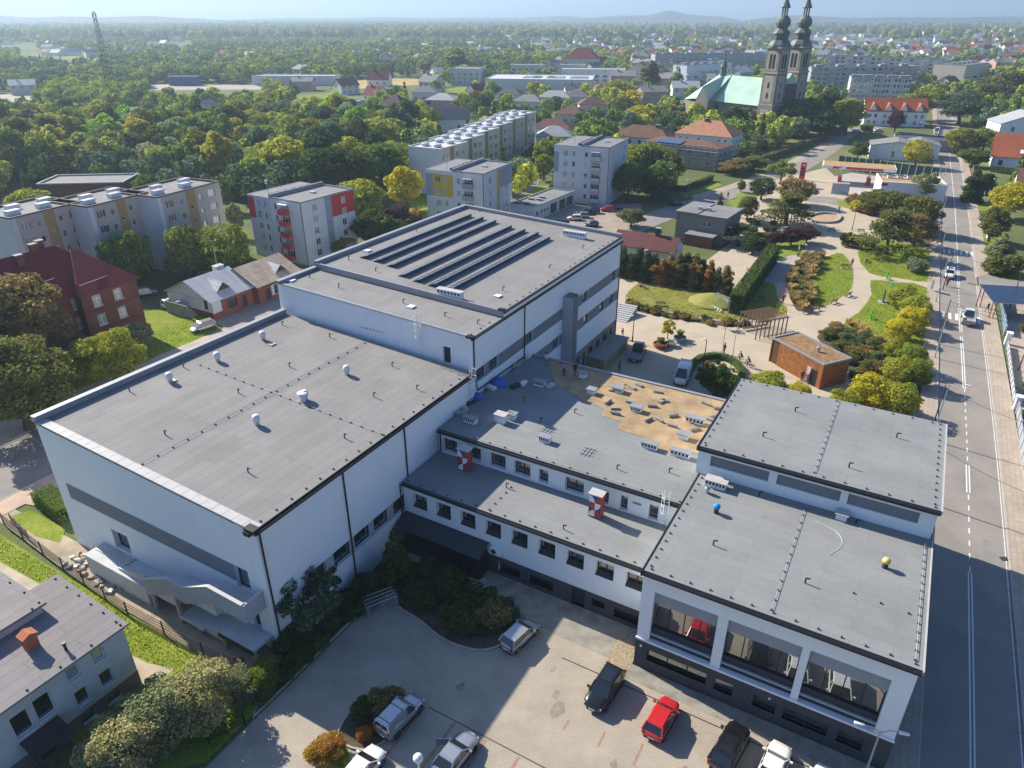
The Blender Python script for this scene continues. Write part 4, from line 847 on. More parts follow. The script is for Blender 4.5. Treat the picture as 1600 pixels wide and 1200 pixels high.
def tree_proto(kind, i):
    if (kind, i) in TREES: return TREES[kind, i]
    r = random.Random(hash((len(kind), ord(kind[0]), ord(kind[-1]), i)) & 0xffff); sd = r.randint(0, 9999)
    if kind == 'round':   # 10 m, broad and lumpy
        lob = [(0, 0, 5.3, 3.0, 3.0, 3.5)] + clumps(r, 18, 0, 5.3, 4.0, 4.2, 1.35); v = leaf_cloud(lob, 5200, .26, sd); tr = trunk_mesh(6.5, .24, 7, sd, 2.4)
    elif kind == 'oval':
        lob = [(0, 0, 5.3, 2.0, 2.0, 3.9)] + clumps(r, 17, 0, 5.3, 2.7, 4.7, 1.1); v = leaf_cloud(lob, 4600, .24, sd); tr = trunk_mesh(7, .2, 6, sd, 1.6)
    elif kind == 'loose':  # open crown with gaps
        lob = clumps(r, 30, 0, 5.4, 3.9, 4.6, .95); v = leaf_cloud(lob, 4200, .23, sd, .5); tr = trunk_mesh(7.6, .22, 12, sd, 3.0, .25)
    elif kind == 'globe':  # dense clipped ball on a stem
        lob = [(0, 0, 5.4, 3.5, 3.5, 4.1)] + clumps(r, 24, 0, 5.4, 4.3, 4.8, .85); v = leaf_cloud(lob, 6500, .19, sd, .75); tr = trunk_mesh(5, .25, 4, sd, 1.5)
    elif kind == 'poplar':
        lob = [(0, 0, 5.4, 1.0, 1.0, 4.0)] + clumps(r, 16, 0, 5.4, 1.4, 4.7, .65); v = leaf_cloud(lob, 3600, .22, sd, .55); tr = trunk_mesh(8, .18, 4, sd, .8)
    elif kind == 'conifer':
        lob = []
        for k in range(11):
            z = 1.0 + k * .83; rr = 2.3 * (1 - k / 11.5)
            for q in range(max(3, 7 - k // 2)):
                a = r.uniform(0, 6.28); lob.append((rr * .6 * math.cos(a), rr * .6 * math.sin(a), z, rr * .5, rr * .5, .35))
        v = leaf_cloud(lob, 4200, .2, sd, .4, .2, .3); tr = trunk_mesh(9, .18, 0, sd)
    elif kind == 'pine':   # layered open pads
        lob = []
        for k in range(8):
            z = 2.8 + k * .9; rr = 3.4 * (1 - k / 9.5)
            for q in range(6): a = r.uniform(0, 6.28); kk = r.uniform(.4, 1); lob.append((rr * kk * math.cos(a), rr * kk * math.sin(a), z + r.uniform(-.2, .2), 1.1, 1.1, .32))
        v = leaf_cloud(lob, 4400, .2, sd, .35, .3, .3); tr = trunk_mesh(9, .2, 12, sd, 3.0, .4)
    elif kind == 'column':
        lob = [(0, 0, .8 + k * .9, 1.25 - .09 * k, 1.25 - .09 * k, .9) for k in range(10)] + [(r.uniform(-1, 1), r.uniform(-1, 1), r.uniform(.6, 7), .55, .55, .8) for _ in range(14)]; v = leaf_cloud(lob, 4600, .17, sd, .6); v[:, 2] = np.maximum(v[:, 2], .02); tr = trunk_mesh(6, .12, 0, sd)
    elif kind == 'ball':   # clipped dome from the ground up
        lob = [(0, 0, 2.2, 2.2, 2.2, 2.2)] + clumps(r, 26, 0, 2.3, 2.75, 2.6, .55); v = leaf_cloud(lob, 6500, .125, sd, .7); v[:, 2] = np.maximum(v[:, 2], .02); tr = trunk_mesh(2.5, .15, 4, sd, 1.0)
    elif kind == 'willow':
        lob = clumps(r, 16, 0, 6.4, 3.2, 2.4, 1.2) + [(0, 0, 6, 2.6, 2.6, 2.8)]; v = leaf_cloud(lob, 5200, .24, sd, .55, 0, 1.7); tr = trunk_mesh(6, .25, 8, sd, 2.2)
    elif kind == 'shrub':  # 2 m, from the ground up
        lob = [(0, 0, .9, .9, .9, .8)] + clumps(r, 12, 0, .9, 1.2, .95, .42); v = leaf_cloud(lob, 2600, .10, sd, .6); v[:, 2] = np.maximum(v[:, 2], .02); tr = trunk_mesh(1.3, .06, 5, sd, .7, .1)
    elif kind == 'grass':  # ornamental grass tuft 1 m
        g = np.random.default_rng(sd); n = 420; a = g.uniform(0, 6.283, n); rr = g.uniform(0, .25, n); bx, by = rr * np.cos(a), rr * np.sin(a); ln = g.uniform(.6, 1.15, n); sp = g.uniform(.1, .75, n); tx, ty = bx + np.cos(a) * sp * ln, by + np.sin(a) * sp * ln; w_ = .022
        v = np.empty((n, 4, 3)); px, py = -np.sin(a) * w_, np.cos(a) * w_
        v[:, 0] = np.c_[bx - px, by - py, np.zeros(n)]; v[:, 1] = np.c_[bx + px, by + py, np.zeros(n)]; v[:, 2] = np.c_[tx + px * 2, ty + py * 2, ln]; v[:, 3] = np.c_[tx - px * 2, ty - py * 2, ln * .97]; v = v.reshape(-1, 3); tr = None
    elif kind == 'hero':   # big near tree, finer leaves
        lob = [(0, 0, 5.4, 3.2, 3.2, 3.6)] + clumps(r, 38, 0, 5.4, 4.3, 4.6, 1.05); v = leaf_cloud(lob, 26000, .135, sd, .55); tr = trunk_mesh(7, .3, 12, sd, 3.0)
    elif kind == 'heroshrub':
        lob = [(0, 0, 1.0, .9, .9, .9)] + clumps(r, 26, 0, 1.0, 1.25, 1.05, .36); v = leaf_cloud(lob, 15000, .046, sd, .5); v[:, 2] = np.maximum(v[:, 2], .02); tr = trunk_mesh(1.5, .05, 9, sd, .9, .1)
    TREES[kind, i] = (quads_mesh('crown', v, LEAF), tr, float(v[:, 2].max()), float(np.percentile(np.hypot(v[:, 0], v[:, 1]), 97))); return TREES[kind, i]
_trng = random.Random(77)
def plant(name, label, cat, loc, kind, h, width, color, group=None, var=None):
    """a tree or shrub of height h and crown width at loc"""
    i = _trng.randrange(3) if var is None else var; crown, tr, H0, R0 = tree_proto(kind, i)
    t = thing(name, label, cat, (loc[0], loc[1], loc[2] if len(loc) > 2 else 0), _trng.uniform(0, 6.28), group)
    sz = h / H0; sx = (width / 2) / R0 if width else sz; t.scale = (sx, sx, sz)
    j = _trng.uniform(.9, 1.1); link('crown', crown, t, color=tuple(c * j for c in color))
    if tr: link('trunk' if kind not in ('shrub', 'heroshrub') else 'stems', tr, t)
    return t
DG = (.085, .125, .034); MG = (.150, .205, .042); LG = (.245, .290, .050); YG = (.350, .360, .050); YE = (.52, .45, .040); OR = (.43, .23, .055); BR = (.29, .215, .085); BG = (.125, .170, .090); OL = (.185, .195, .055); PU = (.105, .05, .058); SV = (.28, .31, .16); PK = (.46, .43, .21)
CN = {'DG': 'dark green', 'MG': 'green', 'LG': 'light green', 'YG': 'yellow green', 'YE': 'golden yellow', 'OR': 'orange', 'BR': 'russet brown', 'BG': 'blue green', 'OL': 'olive', 'PU': 'purple', 'SV': 'silvery green', 'PK': 'pinkish green'}
CV = dict(DG=DG, MG=MG, LG=LG, YG=YG, YE=YE, OR=OR, BR=BR, BG=BG, OL=OL, PU=PU, SV=SV, PK=PK)
KN = {'round': ('round_tree', 'broad round tree'), 'oval': ('oval_tree', 'oval tree'), 'loose': ('open_tree', 'loose open tree'), 'globe': ('globe_tree', 'clipped ball tree'), 'poplar': ('poplar_tree', 'slim poplar'), 'conifer': ('conifer_tree', 'conifer'), 'pine': ('pine_tree', 'layered pine'), 'willow': ('willow_tree', 'weeping tree'), 'shrub': ('shrub', 'shrub'), 'column': ('thuja', 'columnar thuja'), 'ball': ('ball_shrub', 'ball-shaped tree'), 'hero': ('broad_tree', 'broad tree'), 'heroshrub': ('large_shrub', 'large shrub')}
def tr(u, vt, h, wpx, kind, col, where, group=None):
    """tree whose top stands at photo point (u,vt); wpx is its crown width there"""
    p = G(u, vt, h); dist = math.sqrt(p.x**2 + p.y**2 + (CAM_H - h)**2); dep = p.y * math.cos(PITCH) + (CAM_H - h) * math.sin(PITCH)
    nm, ds = KN[kind]; sm = 'shrub' in kind
    return plant(nm, '%s %s %s' % (CN[col], ds, where), 'shrub' if sm else 'tree', (p.x, p.y, 0), kind, h, wpx * dep / FPX, CV[col], group)
# ---------------------------------------------------------------- the town round about
def near(nc, rz, w): return Vector((nc[0] - w * math.cos(rz), nc[1] - w * math.sin(rz), 0))
BEIGE = mat('beige_render', (.44, .40, .36), .9, .06, .5); OCHRE = mat('ochre_panel', (.40, .24, .10), .85, .08); PALE = mat('pale_render', (.60, .61, .62), .9, .05, .4)
CREAM = mat('cream_render', (.62, .56, .44), .9, .06, .5); REDP = mat('red_panel', (.52, .05, .05), .8, .05); YELP = mat('yellow_panel', (.58, .40, .06), .8, .05); MIDG = mat('mid_grey_panel', (.30, .32, .36), .85, .04)
ROOFW = mat('white_roof_sheet', (.55, .55, .57), .6, .08, .6); ROOFG = mat('grey_roof', (.22, .215, .22), .85, .12, .4); ROOFD = mat('dark_roof', (.085, .08, .085), .8, .15, .5); ROOFL = mat('light_grey_roof', (.36, .37, .39), .7, .08, .4)
TILE_O = grid_mat('orange_tiles', (.46, .13, .055), (.40, .105, .045), (.2, .06, .03), .35, .35, .05, var=.15); TILE_B = grid_mat('brown_tiles', (.22, .115, .075), (.18, .09, .06), (.1, .05, .035), .35, .35, .05, var=.15); TILE_R = grid_mat('dark_red_sheet', (.22, .032, .036), (.19, .027, .031), (.09, .014, .016), .4, .4, .05, var=.08)
BRICK = grid_mat('red_brick', (.20, .062, .038), (.15, .045, .03), (.10, .06, .05), .25, .075, .01, rot=RZ, var=.2, vscale=.6, plane='xz')
RUST = grid_mat('rusty_sheet', (.58, .46, .35), (.50, .37, .26), (.3, .2, .13), 9, .55, .04, rot=RZ, offset=0, var=.2, vscale=.6); GALVR = grid_mat('galvanised_sheet', (.52, .53, .54), (.46, .47, .49), (.3, .3, .3), 9, .6, .03, rot=RZ, offset=0, var=.1)
def balcony(t, w, d, k, x0, x1, z, m, n=.9, h=1.0):
    rz, ux, nn = FACE[k]; ox, oy = face_org(k, w, d); o = link('balcony', None, t, (ox + ux[0]*x0, oy + ux[1]*x0, z), rz); o.empty_display_size = .2
    L = x1 - x0; b = MB(); b.box(0, L, -n, -.003, -.12, 0); b.build('slab', CONC, o)
    b = MB(); b.box(0, L, -n, -n + .06, .03, h); b.box(0, .06, -n + .06, -.01, .03, h); b.box(L - .06, L, -n + .06, -.01, .03, h); b.build('railing', m, o)
# beige slab of flats in three steps
for i, (p, w) in enumerate((((-84.6, 119.0), 13.4), ((-75.8, 127.1), 13.2), ((-66.8, 134.6), 15.8))):
    k = w / 13.2; z5 = [1.2 + 2.72 * q for q in range(5)]
    f = rowz([(1.5 * k, 'w3')], 1.8, z5, 1.45, 'w3') + rowz([(4.3 * k, 'w1')], .85, z5, 1.1, 'w1') + rowz([(6.2 * k, 'w1')], 1.0, [2.6 + 2.72 * q for q in range(4)], .6, 'w1') + rowz([(8.3 * k, 'w1')], .85, z5, 1.1, 'w1') + rowz([(10.4 * k, 'w3')], 1.8, z5, 1.45, 'w3')
    t = bld('beige_flats', ('leftmost', 'middle', 'rightmost')[i] + ' step of the beige five-storey flats with ochre stair panels', 'apartment block', (*p, 0), R(66), w, 10.5, 14.5, BEIGE, {'f': f}, roof=ROOFG, parapet=.25, coping=mat('fascia_brown', (.09, .07, .06), .7, .05), panels=[('f', 5.7 * k, 7.7 * k, 1.2, 14.4, OCHRE), ('f', .0, .9, 0, 14.45, PALE), ('l', 0, 10.5, 0, 14.45, PALE)], group='beige flats in steps')
    for x, y in ((2.5, 3), (5.0, 6.8), (8.2, 3.2), (10.8, 6.6)): roof_box(t, 'vent_block', x * k, y, 14.38, 2.2, 1.2, .75, WHITE_R, COPE_L)
def tower_flat(name, label, nc, rz, w, d, h, hl, split, pm, rows, bal=None, panels=(), wins=True):
    """point block: higher right part and slightly lower left part"""
    loc = near(nc, rz, w); st = (h - 1.2) / rows; zs = [1.3 + st * i for i in range(rows)]
    f = rowz([(split * .35, 'w2'), (split * .68, 'w1')], 1.25, zs[:-1] if hl < h - 1.5 else zs, 1.4, 'w2'); f = [(a, b, 1.25 if s == 'w2' else .8, c2, s) for a, b, c1, c2, s in f]
    f += [(split + 1.0, z, .8, 1.3, 'w1') for z in zs] + [(split + 2.9, z - .5, 2.4, 1.9, 'w3') for z in zs]
    r = [(2.8, z, 1.3, 1.4, 'w2') for z in zs] + [(d - 3.8, z, 1.3, 1.4, 'w2') for z in zs]
    t = bld(name, label, 'apartment block', loc, rz, w, d, h, PALE, {'f': f, 'r': r}, roof=ROOFG, parapet=.0, panels=panels, dep=.15)
    c = MB(); c.box(split, w + .06, -.06, .2, h + .0, h + .3); c.box(split, w + .06, d - .2, d + .06, h, h + .3); c.box(w - .2, w + .06, .2, d - .2, h, h + .3); c.box(split - .1, split + .3, -.06, d + .06, h, h + .75); c.box(-.05, split - .1, -.06, .2, h, h + .05); c.box(-.06, .2, .2, d, h, h + .05); c.build('parapet', COPE, t)
    for z in zs: balcony(t, w, d, 'f', split + 2.8, split + 5.4, z - .6, pm)
    drainpipe(t, w - .05, -.08, 0, h); roof_box(t, 'roof_hatch', split + 4, d * .55, h - .02, 1, .9, .25, WHITE_R); 
    b = MB()
    for i in range(6): b.box(split - 1.4, split - .4, 1.2 + i * 2.0, 2.4 + i * 2.0, h - .02, h + .55)
    b.build('vent_row', ANTH, t)
    b = MB(); b.tube((split - 2.5, 2, h), (split - 2.5, 2, h + 3), .05, n=5)
    for q in (2.2, 2.6, 2.9): b.tube((split - 3, 2, h + q), (split - 2, 2, h + q), .03, n=4)
    b.build('aerial', GALV, t); c = MB(); c.box(split + 2.9, split + 5.3, -.95, -.01, zs[-1] + 1.45, zs[-1] + 1.55); c.build('awning', WHITE_P, t)
    return t
tower_flat('point_block', 'white five-storey flats with red balconies and red corner panel', (-41.0, 138.4), R(-32), 15.5, 14.5, 12.6, 11.6, 6.6, REDP, 5, panels=[('f', 0, 1.9, 8.0, 12.3, REDP), ('f', 1.9, 6.6, 8.0, 12.3, mat('pale_grey_panel', (.50, .53, .57), .85, .04)), ('r', 8.0, 14.5, 8.3, 12.55, REDP), ('r', 6.2, 8.0, 0, 12.55, MIDG)])
tower_flat('point_block', 'white flats with yellow wall panels and grey balconies', (-6.6, 167.5), R(-25), 15.5, 15.7, 12.4, 11.4, 7.4, MIDG, 4, panels=[('f', 1.8, 7.4, 6.4, 11.6, YELP), ('f', 0, 1.8, 6.4, 11.6, MIDG), ('r', 7.0, 8.6, 0, 12.3, YELP), ('r', 8.6, 15.7, 7.8, 12.3, MIDG)])
tower_flat('point_block', 'plain white five-storey flats beside the car park', (25.05, 189.4), R(-24), 15.2, 17.5, 14.7, 13.7, 7.6, MATS['pale_grey_panel'], 5, panels=[('f', 0, 1.4, 7.8, 13.0, MIDG)])
# long staggered flats with white roofs
u = Vector((math.cos(R(62)), math.sin(R(62)))); nl = Vector((-u.y, u.x))
for i in range(6):
    p = Vector((-19.7, 201.1)) + u * 14.7 * i + nl * 2.85 * i; z4 = [1.2 + 2.75 * q for q in range(4)]
    f = rowz([(1.2, 'w2'), (8.2, 'w2'), (11.5, 'w2')], 1.6, z4, 1.4, 'w2') + rowz([(3.6, 'w1')], .8, z4, 1.2, 'w1')
    t = bld('terraced_flats', ('nearest', 'second', 'third', 'fourth', 'fifth', 'farthest')[i] + ' step of the long cream flats with white roofs', 'apartment block', (p.x, p.y, 0), R(62), 14.6, 10.5, 12.6, CREAM if i else CREAM, {'f': f}, roof=ROOFW, parapet=.15, coping=ROOFW, panels=[('f', 5.2, 7.2, 1.0, 12.4, OCHRE), ('l', 0, 10.5, 0, 12.5, PALE)], group='long white roofed flats', dep=.12)
    for x, y in ((3.5, 3), (3.8, 7.2), (10.5, 3.2), (11, 7.4)):
        b = MB(); b.lathe([(1.05, 0), (1.15, .3), (1.15, .75), (.95, .85)], (x, y, 12.48), 14); b.build('roof_cowl', GALV, t)
# low shop building by the car park
f = [(.8, .9, .9, 1.2, 'w1')]; r = [(1.0, 1.1, 1.0, 1.1, 'd1'), (3.2, 1.2, 1.0, 1.0, 'w1'), (4.8, 1.2, 1.0, 1.0, 'w1'), (6.4, 1.2, 1.0, 1.0, 'w1'), (8.2, .2, 3.4, 2.5, 'shop'), (12.8, .2, 3.4, 2.5, 'shop'), (16.8, .2, 3.6, 2.5, 'shop')]
t = bld('shop_row', 'low flat-roofed pale shop row along the car park', 'shop', near((5.4, 173.2), R(-32), 7.0), R(-32), 7.0, 21, 3.6, PALE, {'r': r}, roof=ROOFG, parapet=.12, coping=COPE)
for x, y in ((1.2, 2), (3.6, 2.2), (2.0, 7), (4.2, 7.4), (3.5, 10)): roof_box(t, 'vent', x, y, 3.48, 1.3, .7, .35, ANTH)
# grey cube house, red-roofed house in front of it
cube_f = [(6.0, 3.6, 2.0, 1.3, 'w2'), (6.0, .9, 2.0, 1.1, 'w2'), (.8, 3.8, .5, 1.2, 'w1')]
t = bld('cube_house', 'grey cube-shaped two-storey house with flat grey roof', 'house', near((46.2, 152.4), R(-34), 11.2), R(-34), 11.2, 10.4, 6.1, mat('grey_brown_render', (.20, .185, .165), .9, .08, .5), {'f': cube_f, 'r': [(1.5, 3.4, 1.2, 1.4, 'w2'), (4.4, 3.4, 1.2, 1.4, 'w2'), (7.6, 3.4, 1.2, 1.4, 'w2'), (1.5, .8, 1.2, 1.3, 'w2'), (5, .8, 2, 1.3, 'w2')]}, roof=ROOFG, parapet=.0)
c = MB(); c.box(-.3, 4.8, -.3, 10.7, 6.1, 6.35); c.box(5.0, 11.5, -.3, 10.7, 6.0, 6.2); c.build('roof_slab', ROOFG, t); roof_box(t, 'chimney', 5.8, 4.2, 6.2, 1.0, .8, .6, GALV); roof_box(t, 'chimney', 3.8, 4.0, 6.3, .8, .8, .5, GALV)
c = MB(); c.box(3.5, 10, -3.6, -.01, 2.3, 2.5); c.build('porch_roof', ROOFG, t); c = MB(); c.box(3.6, 9.9, -3.5, -3.3, 0, 2.3); c.build('porch_wall', mat('plum', (.2, .06, .06), .8, .1), t)
t = bld('red_roof_house', 'low white house with steep dark red roof behind the autumn hedge', 'house', G(956, 398), R(-30), 13, 7, 2.5, PALE, {'r': [(2.6, 1.2, .7, 2.2, 'd1')]}, gable=('x', 2.0), roofm=mat('oxide_red', (.12, .036, .033), .8, .12)); roof_box(t, 'chimney', 8.5, 3.5, 4.4, .9, .8, 1.6, ANTH)
# scaffolded building
t = bld('scaffolded_house', 'long brown-roofed building wrapped in scaffolding', 'building', near((66.0, 236), R(-38), 26), R(-38), 26, 12, 7.2, mat('raw_render', (.33, .31, .30), .9, .1), {'f': rowz([1.5, 5, 8.5, 12, 15.5, 19, 22.5], 1.4, (1.0, 4.2), 1.5, 'd2'), 'r': rowz([2, 5.5, 9], 1.4, (1.0, 4.2), 1.5, 'd2')}, hip=('x', 1.0), roofm=TILE_B, eave=.6)
sc = MB()
for i in range(14): sc.tube((i * 2.0, -1.2, 0), (i * 2.0, -1.2, 7.6), .05, n=4)
for z in (2, 4, 6): sc.box(0, 26.4, -1.3, -.4, z, z + .06); sc.tube((0, -1.2, z + 1), (26.4, -1.2, z + 1), .04, n=4)
for i in range(6): sc.tube((27.2, i * 2.2, 0), (27.2, i * 2.2, 7.6), .05, n=4)
for z in (2, 4, 6): sc.box(26.4, 27.3, -.4, 12, z, z + .06)
sc.build('scaffold', GALV, t)
sv = MB(); sv.quad((4, -1, 7.55), (13, -1, 7.55), (13, 3.5, 8.1), (4, 3.5, 8.1)); sv.build('solar_field', PV, t)
t = bld('white_villa', 'white villa with orange hipped roof in front of the church', 'house', G(1052, 238), R(-34), 21, 13, 7.0, WHITE_R, {'f': rowz([1.4, 4.2, 8.5, 16, 18.4], 1.0, (1.0, 4.3), 1.6, 'w2'), 'r': rowz([2.5, 5.5, 9], 1.0, (1.0, 4.3), 1.6, 'w2')}, hip=('x', 4.2), roofm=mat('terracotta', (.42, .20, .115), .9, .15, .6), sill=True)
c = MB(); c.box(10.5, 14.5, -2.2, -.02, .0, 3.0); c.build('porch', WHITE_R, t); c = MB(); c.box(10.4, 14.6, -2.4, -.02, 3.0, 3.9); c.build('porch_terrace', ANTH, t); roof_box(t, 'chimney', 9, 6, 9.8, 1, 1, 2, TILE_B)
t = bld('brown_roof_house', 'long brown-roofed house behind the scaffolded building', 'house', G(958, 226), R(-30), 22, 11, 3.6, PALE, {'f': rowz([2, 6, 10, 15, 19], 1.3, (1.1,), 1.4, 'd2')}, hip=('x', 3.6), roofm=TILE_B); roof_box(t, 'chimney', 16, 5, 6.0, 1.6, 1, 1.8, BRICK)

# ---- the church with two towers
STONE = mat('church_stone', (.24, .205, .165), .9, .12, .4, .2, 6); STONE_L = mat('church_pale_panel', (.36, .33, .29), .9, .08, .4); STONE_D = mat('church_dark_stone', (.12, .105, .09), .9, .1, .4)
COPPER = mat('copper_green', (.37, .53, .445), .7, .10, .25); COPD = mat('dark_copper', (.12, .15, .135), .55, .2, .6)
t = thing('church', 'stone church with copper-green roof and two tall onion-domed towers', 'church', G(1199, 214), R(-55))
CH = t      # local x towards the tower front, y to the far side; origin: near corner of the near tower, front face
def arch(mb, x0, x1, y, z0, z1, n=7, face='f', dy=-.0):
    w_ = (x1 - x0) / 2; cx = (x0 + x1) / 2; pts = [(x0, z0), (x1, z0)] + [(cx + w_ * math.cos(math.pi * i / n), z1 - w_ + w_ * math.sin(math.pi * i / n)) for i in range(n + 1)]
    mb.poly([(p[0], y, p[1]) if face == 'f' else (y, p[0], p[1]) for p in pts])
def tower(y0, nm):
    o = link(nm, None, t, (0, y0, 0)); o.empty_display_size = .3; S = 7.0
    b = MB(); b.box(-S, 0, 0, S, 0, 12); b.box(-S + .15, -.15, .15, S - .15, 12, 24.2); b.box(-S + .3, -.3, .3, S - .3, 24.2, 33.5); b.build('shaft', STONE, o)
    for z, e, hh in ((12, .35, .5), (24, .4, .6), (33.3, .5, .5)): b = MB(); b.box(-S - e + .3, e - .3, -e + .3, S + e - .3, z, z + hh); b.build('cornice', STONE_L, o)
    p = MB(); p.box(-S + 1.3, -1.3, .10, .16, 13.2, 23.2); p.box(-.17, -.09, 1.3, S - 1.3, 13.2, 23.2); p.box(-S + 1.2, -1.2, .24, .31, 25.2, 32.6); p.box(-.31, -.24, 1.2, S - 1.2, 25.2, 32.6); p.box(-S + 1.6, -1.6, -.05, .02, 2, 10.5); p.build('pale_panel', STONE_L, o)
    for face in 'fs':
        for xa in ((-4.9, -3.7), (-3.3, -2.1)):
            x0, x1 = xa if face == 'f' else (-xa[1], -xa[0])
            a = MB(); arch(a, x0, x1, .22 if face == 'f' else -.22, 25.8, 31.3, face=face); a.build('belfry_opening', BLACK, o)
        for z in (14.6, 18.6): a = MB(); x0, x1 = (-4.0, -3.0) if face == 'f' else (3.0, 4.0); arch(a, x0, x1, .08 if face == 'f' else -.08, z, z + 2.2, face=face); a.build('window', GLASS_D, o)
        a = MB(); arch(a, *((-4.6, -2.4) if face == 'f' else (2.4, 4.6)), -.07 if face == 'f' else .02, 2.6, 8.8, face=face); a.build('window', GLASS_D, o)
    # bulbous copper helmet, square steps then onion, lantern and spire
    def sq(prof, nm2, m, n=8):
        q = MB(); q.lathe([(r_ / math.cos(math.pi / n), z) for r_, z in prof], (-S / 2, S / 2, 0), n); z_ = q.build(nm2, m, o); return z_
    sq([(4.2, 33.8), (4.1, 34.4), (3.3, 35.8), (2.9, 36.2)], 'lower_dome', COPD); sq([(2.7, 36.2), (2.7, 38.6)], 'drum', STONE_D); sq([(3.2, 38.6), (3.0, 39.0), (2.0, 40.2), (1.7, 40.5)], 'mid_roof', COPD)
    sq([(1.7, 40.5), (2.5, 41.3), (2.75, 42.4), (2.5, 43.6), (1.6, 44.6), (1.2, 45.0)], 'onion', COPD, 12)
    q = MB()
    for i in range(6): a_ = math.pi * i / 3; q.box(-S/2 + 1.0*math.cos(a_) - .18, -S/2 + 1.0*math.cos(a_) + .18, S/2 + 1.0*math.sin(a_) - .18, S/2 + 1.0*math.sin(a_) + .18, 45, 47.6)
    q.build('lantern_post', COPD, o)
    sq([(1.65, 47.6), (1.75, 47.9), (1.3, 48.8), (.75, 50.3), (.35, 52.2), (.1, 53.6)], 'spire', COPD); q = MB(); q.ball((-S/2, S/2, 53.9), .3); q.box(-S/2-.05, -S/2+.05, S/2-.05, S/2+.05, 54, 55.6); q.box(-S/2-.4, -S/2+.4, S/2-.06, S/2+.06, 54.8, 54.95); q.build('cross', COPD, o)
tower(0, 'bell_tower'); tower(14.0, 'bell_tower')
b = MB(); wall_face(b, (-40, 1.5), (1, 0), (0, -1), 0, 33, 0, 11.5, [(x, 2.5, 2.2, 7.5, 'n') for x in (3, 9, 22, 27.5)], .3); b.quad((-40, 19.5, 0), (-40, 1.5, 0), (-40, 1.5, 11.5), (-40, 19.5, 11.5)); b.quad((-7, 19.5, 0), (-40, 19.5, 0), (-40, 19.5, 11.5), (-7, 19.5, 11.5)); b.build('nave_wall', STONE, t)
for x in (3, 9, 22, 27.5): a = MB(); arch(a, -40 + x, -40 + x + 2.2, 1.75, 2.5, 10.0); a.build('window', GLASS_D, t); a = MB(); a.box(-40 + x - .4, -40 + x - .02, 1.38, 1.49, 2, 10.5); a.box(-40 + x + 2.22, -40 + x + 2.6, 1.38, 1.49, 2, 10.5); a.build('window_surround', STONE_L, t)
b = MB(); E0, RG = 11.4, 21.5; yc = 10.5
A = [(-7.01, .8, E0), (-34, .8, E0), (-7.01, yc, RG), (-34, yc, RG), (-7.01, 20.2, E0), (-34, 20.2, E0)]
b.quad(A[1], A[0], A[2], A[3]); b.quad(A[4], A[5], A[3], A[2])
AP = [(-34, .8), (-44, .8), (-52, 4.5), (-54.5, 10.5), (-52, 16.5), (-44, 20.2), (-34, 20.2)]
b.poly([(-34, .8, E0), (-34, yc, RG), (-38, yc, RG), (-44, 1.5, E0)])
b.poly([(-34, 20.2, E0), (-44, 19.5, E0), (-38, yc, RG), (-34, yc, RG)]); b.poly([(-38, yc, RG), (-52, 4.5, 10.2), (-44, 1.5, E0)][::-1]); b.poly([(-38, yc, RG), (-54.5, 10.5, 10), (-52, 4.5, 10.2)][::-1]); b.poly([(-38, yc, RG), (-52, 16.5, 10.2), (-54.5, 10.5, 10)][::-1]); b.poly([(-38, yc, RG), (-44, 19.5, E0), (-52, 16.5, 10.2)][::-1])
# transept roof rising over the near side
b.poly([(-31, -3.5, E0), (-31, yc, RG + .05), (-34.5, yc, RG + .05), (-34.5, -3.5, 17.4)]); b.poly([(-38, -3.5, E0), (-34.5, -3.5, 17.4), (-34.5, yc, RG + .05), (-38, yc, RG + .02)])
b.box(-7.0, -.5, 7.2, 13.8, 20.0, 20.6); b.hexa([(-6, 7.1, 20.6), (-.3, 7.1, 20.6), (-.3, 13.9, 20.6), (-6, 13.9, 20.6), (-6, 10.3, 24), (-.3, 10.3, 24), (-.3, 10.7, 24), (-6, 10.7, 24)])
b.build('roof', COPPER, t)
b = MB(); b.prism([(p[0], p[1]) for p in AP], 0, 10.1); b.box(-38, -31, -3.4, 1.6, 0, E0); b.poly([(-38, -3.4, E0), (-31, -3.4, E0), (-34.5, -3.4, 17.3)]); b.build('apse_and_transept', STONE, t)
b = MB(); b.box(-7, -.6, 7, 14, 0, 20); b.build('facade', STONE_D, t); b = MB(); b.prism_y([(-.02, 5.6), (3.5, 4.2), (3.5, 4.5), (-.02, 6.0)], 3, 18); b.build('porch_roof', COPD, t)
for y in (3.2, 8, 13, 17.5): b = MB(); b.box(3.0, 3.5, y, y + .5, 0, 4.2); b.build('porch_post', mat('plum', (.2, .06, .06)), t)
b = MB(); b.lathe([(1.3, 21), (1.3, 24.6), (1.7, 24.7), (1.2, 25.6), (.5, 27.5), (.1, 31)], (-36, yc, 0), 8); b.build('ridge_turret', COPD, t)

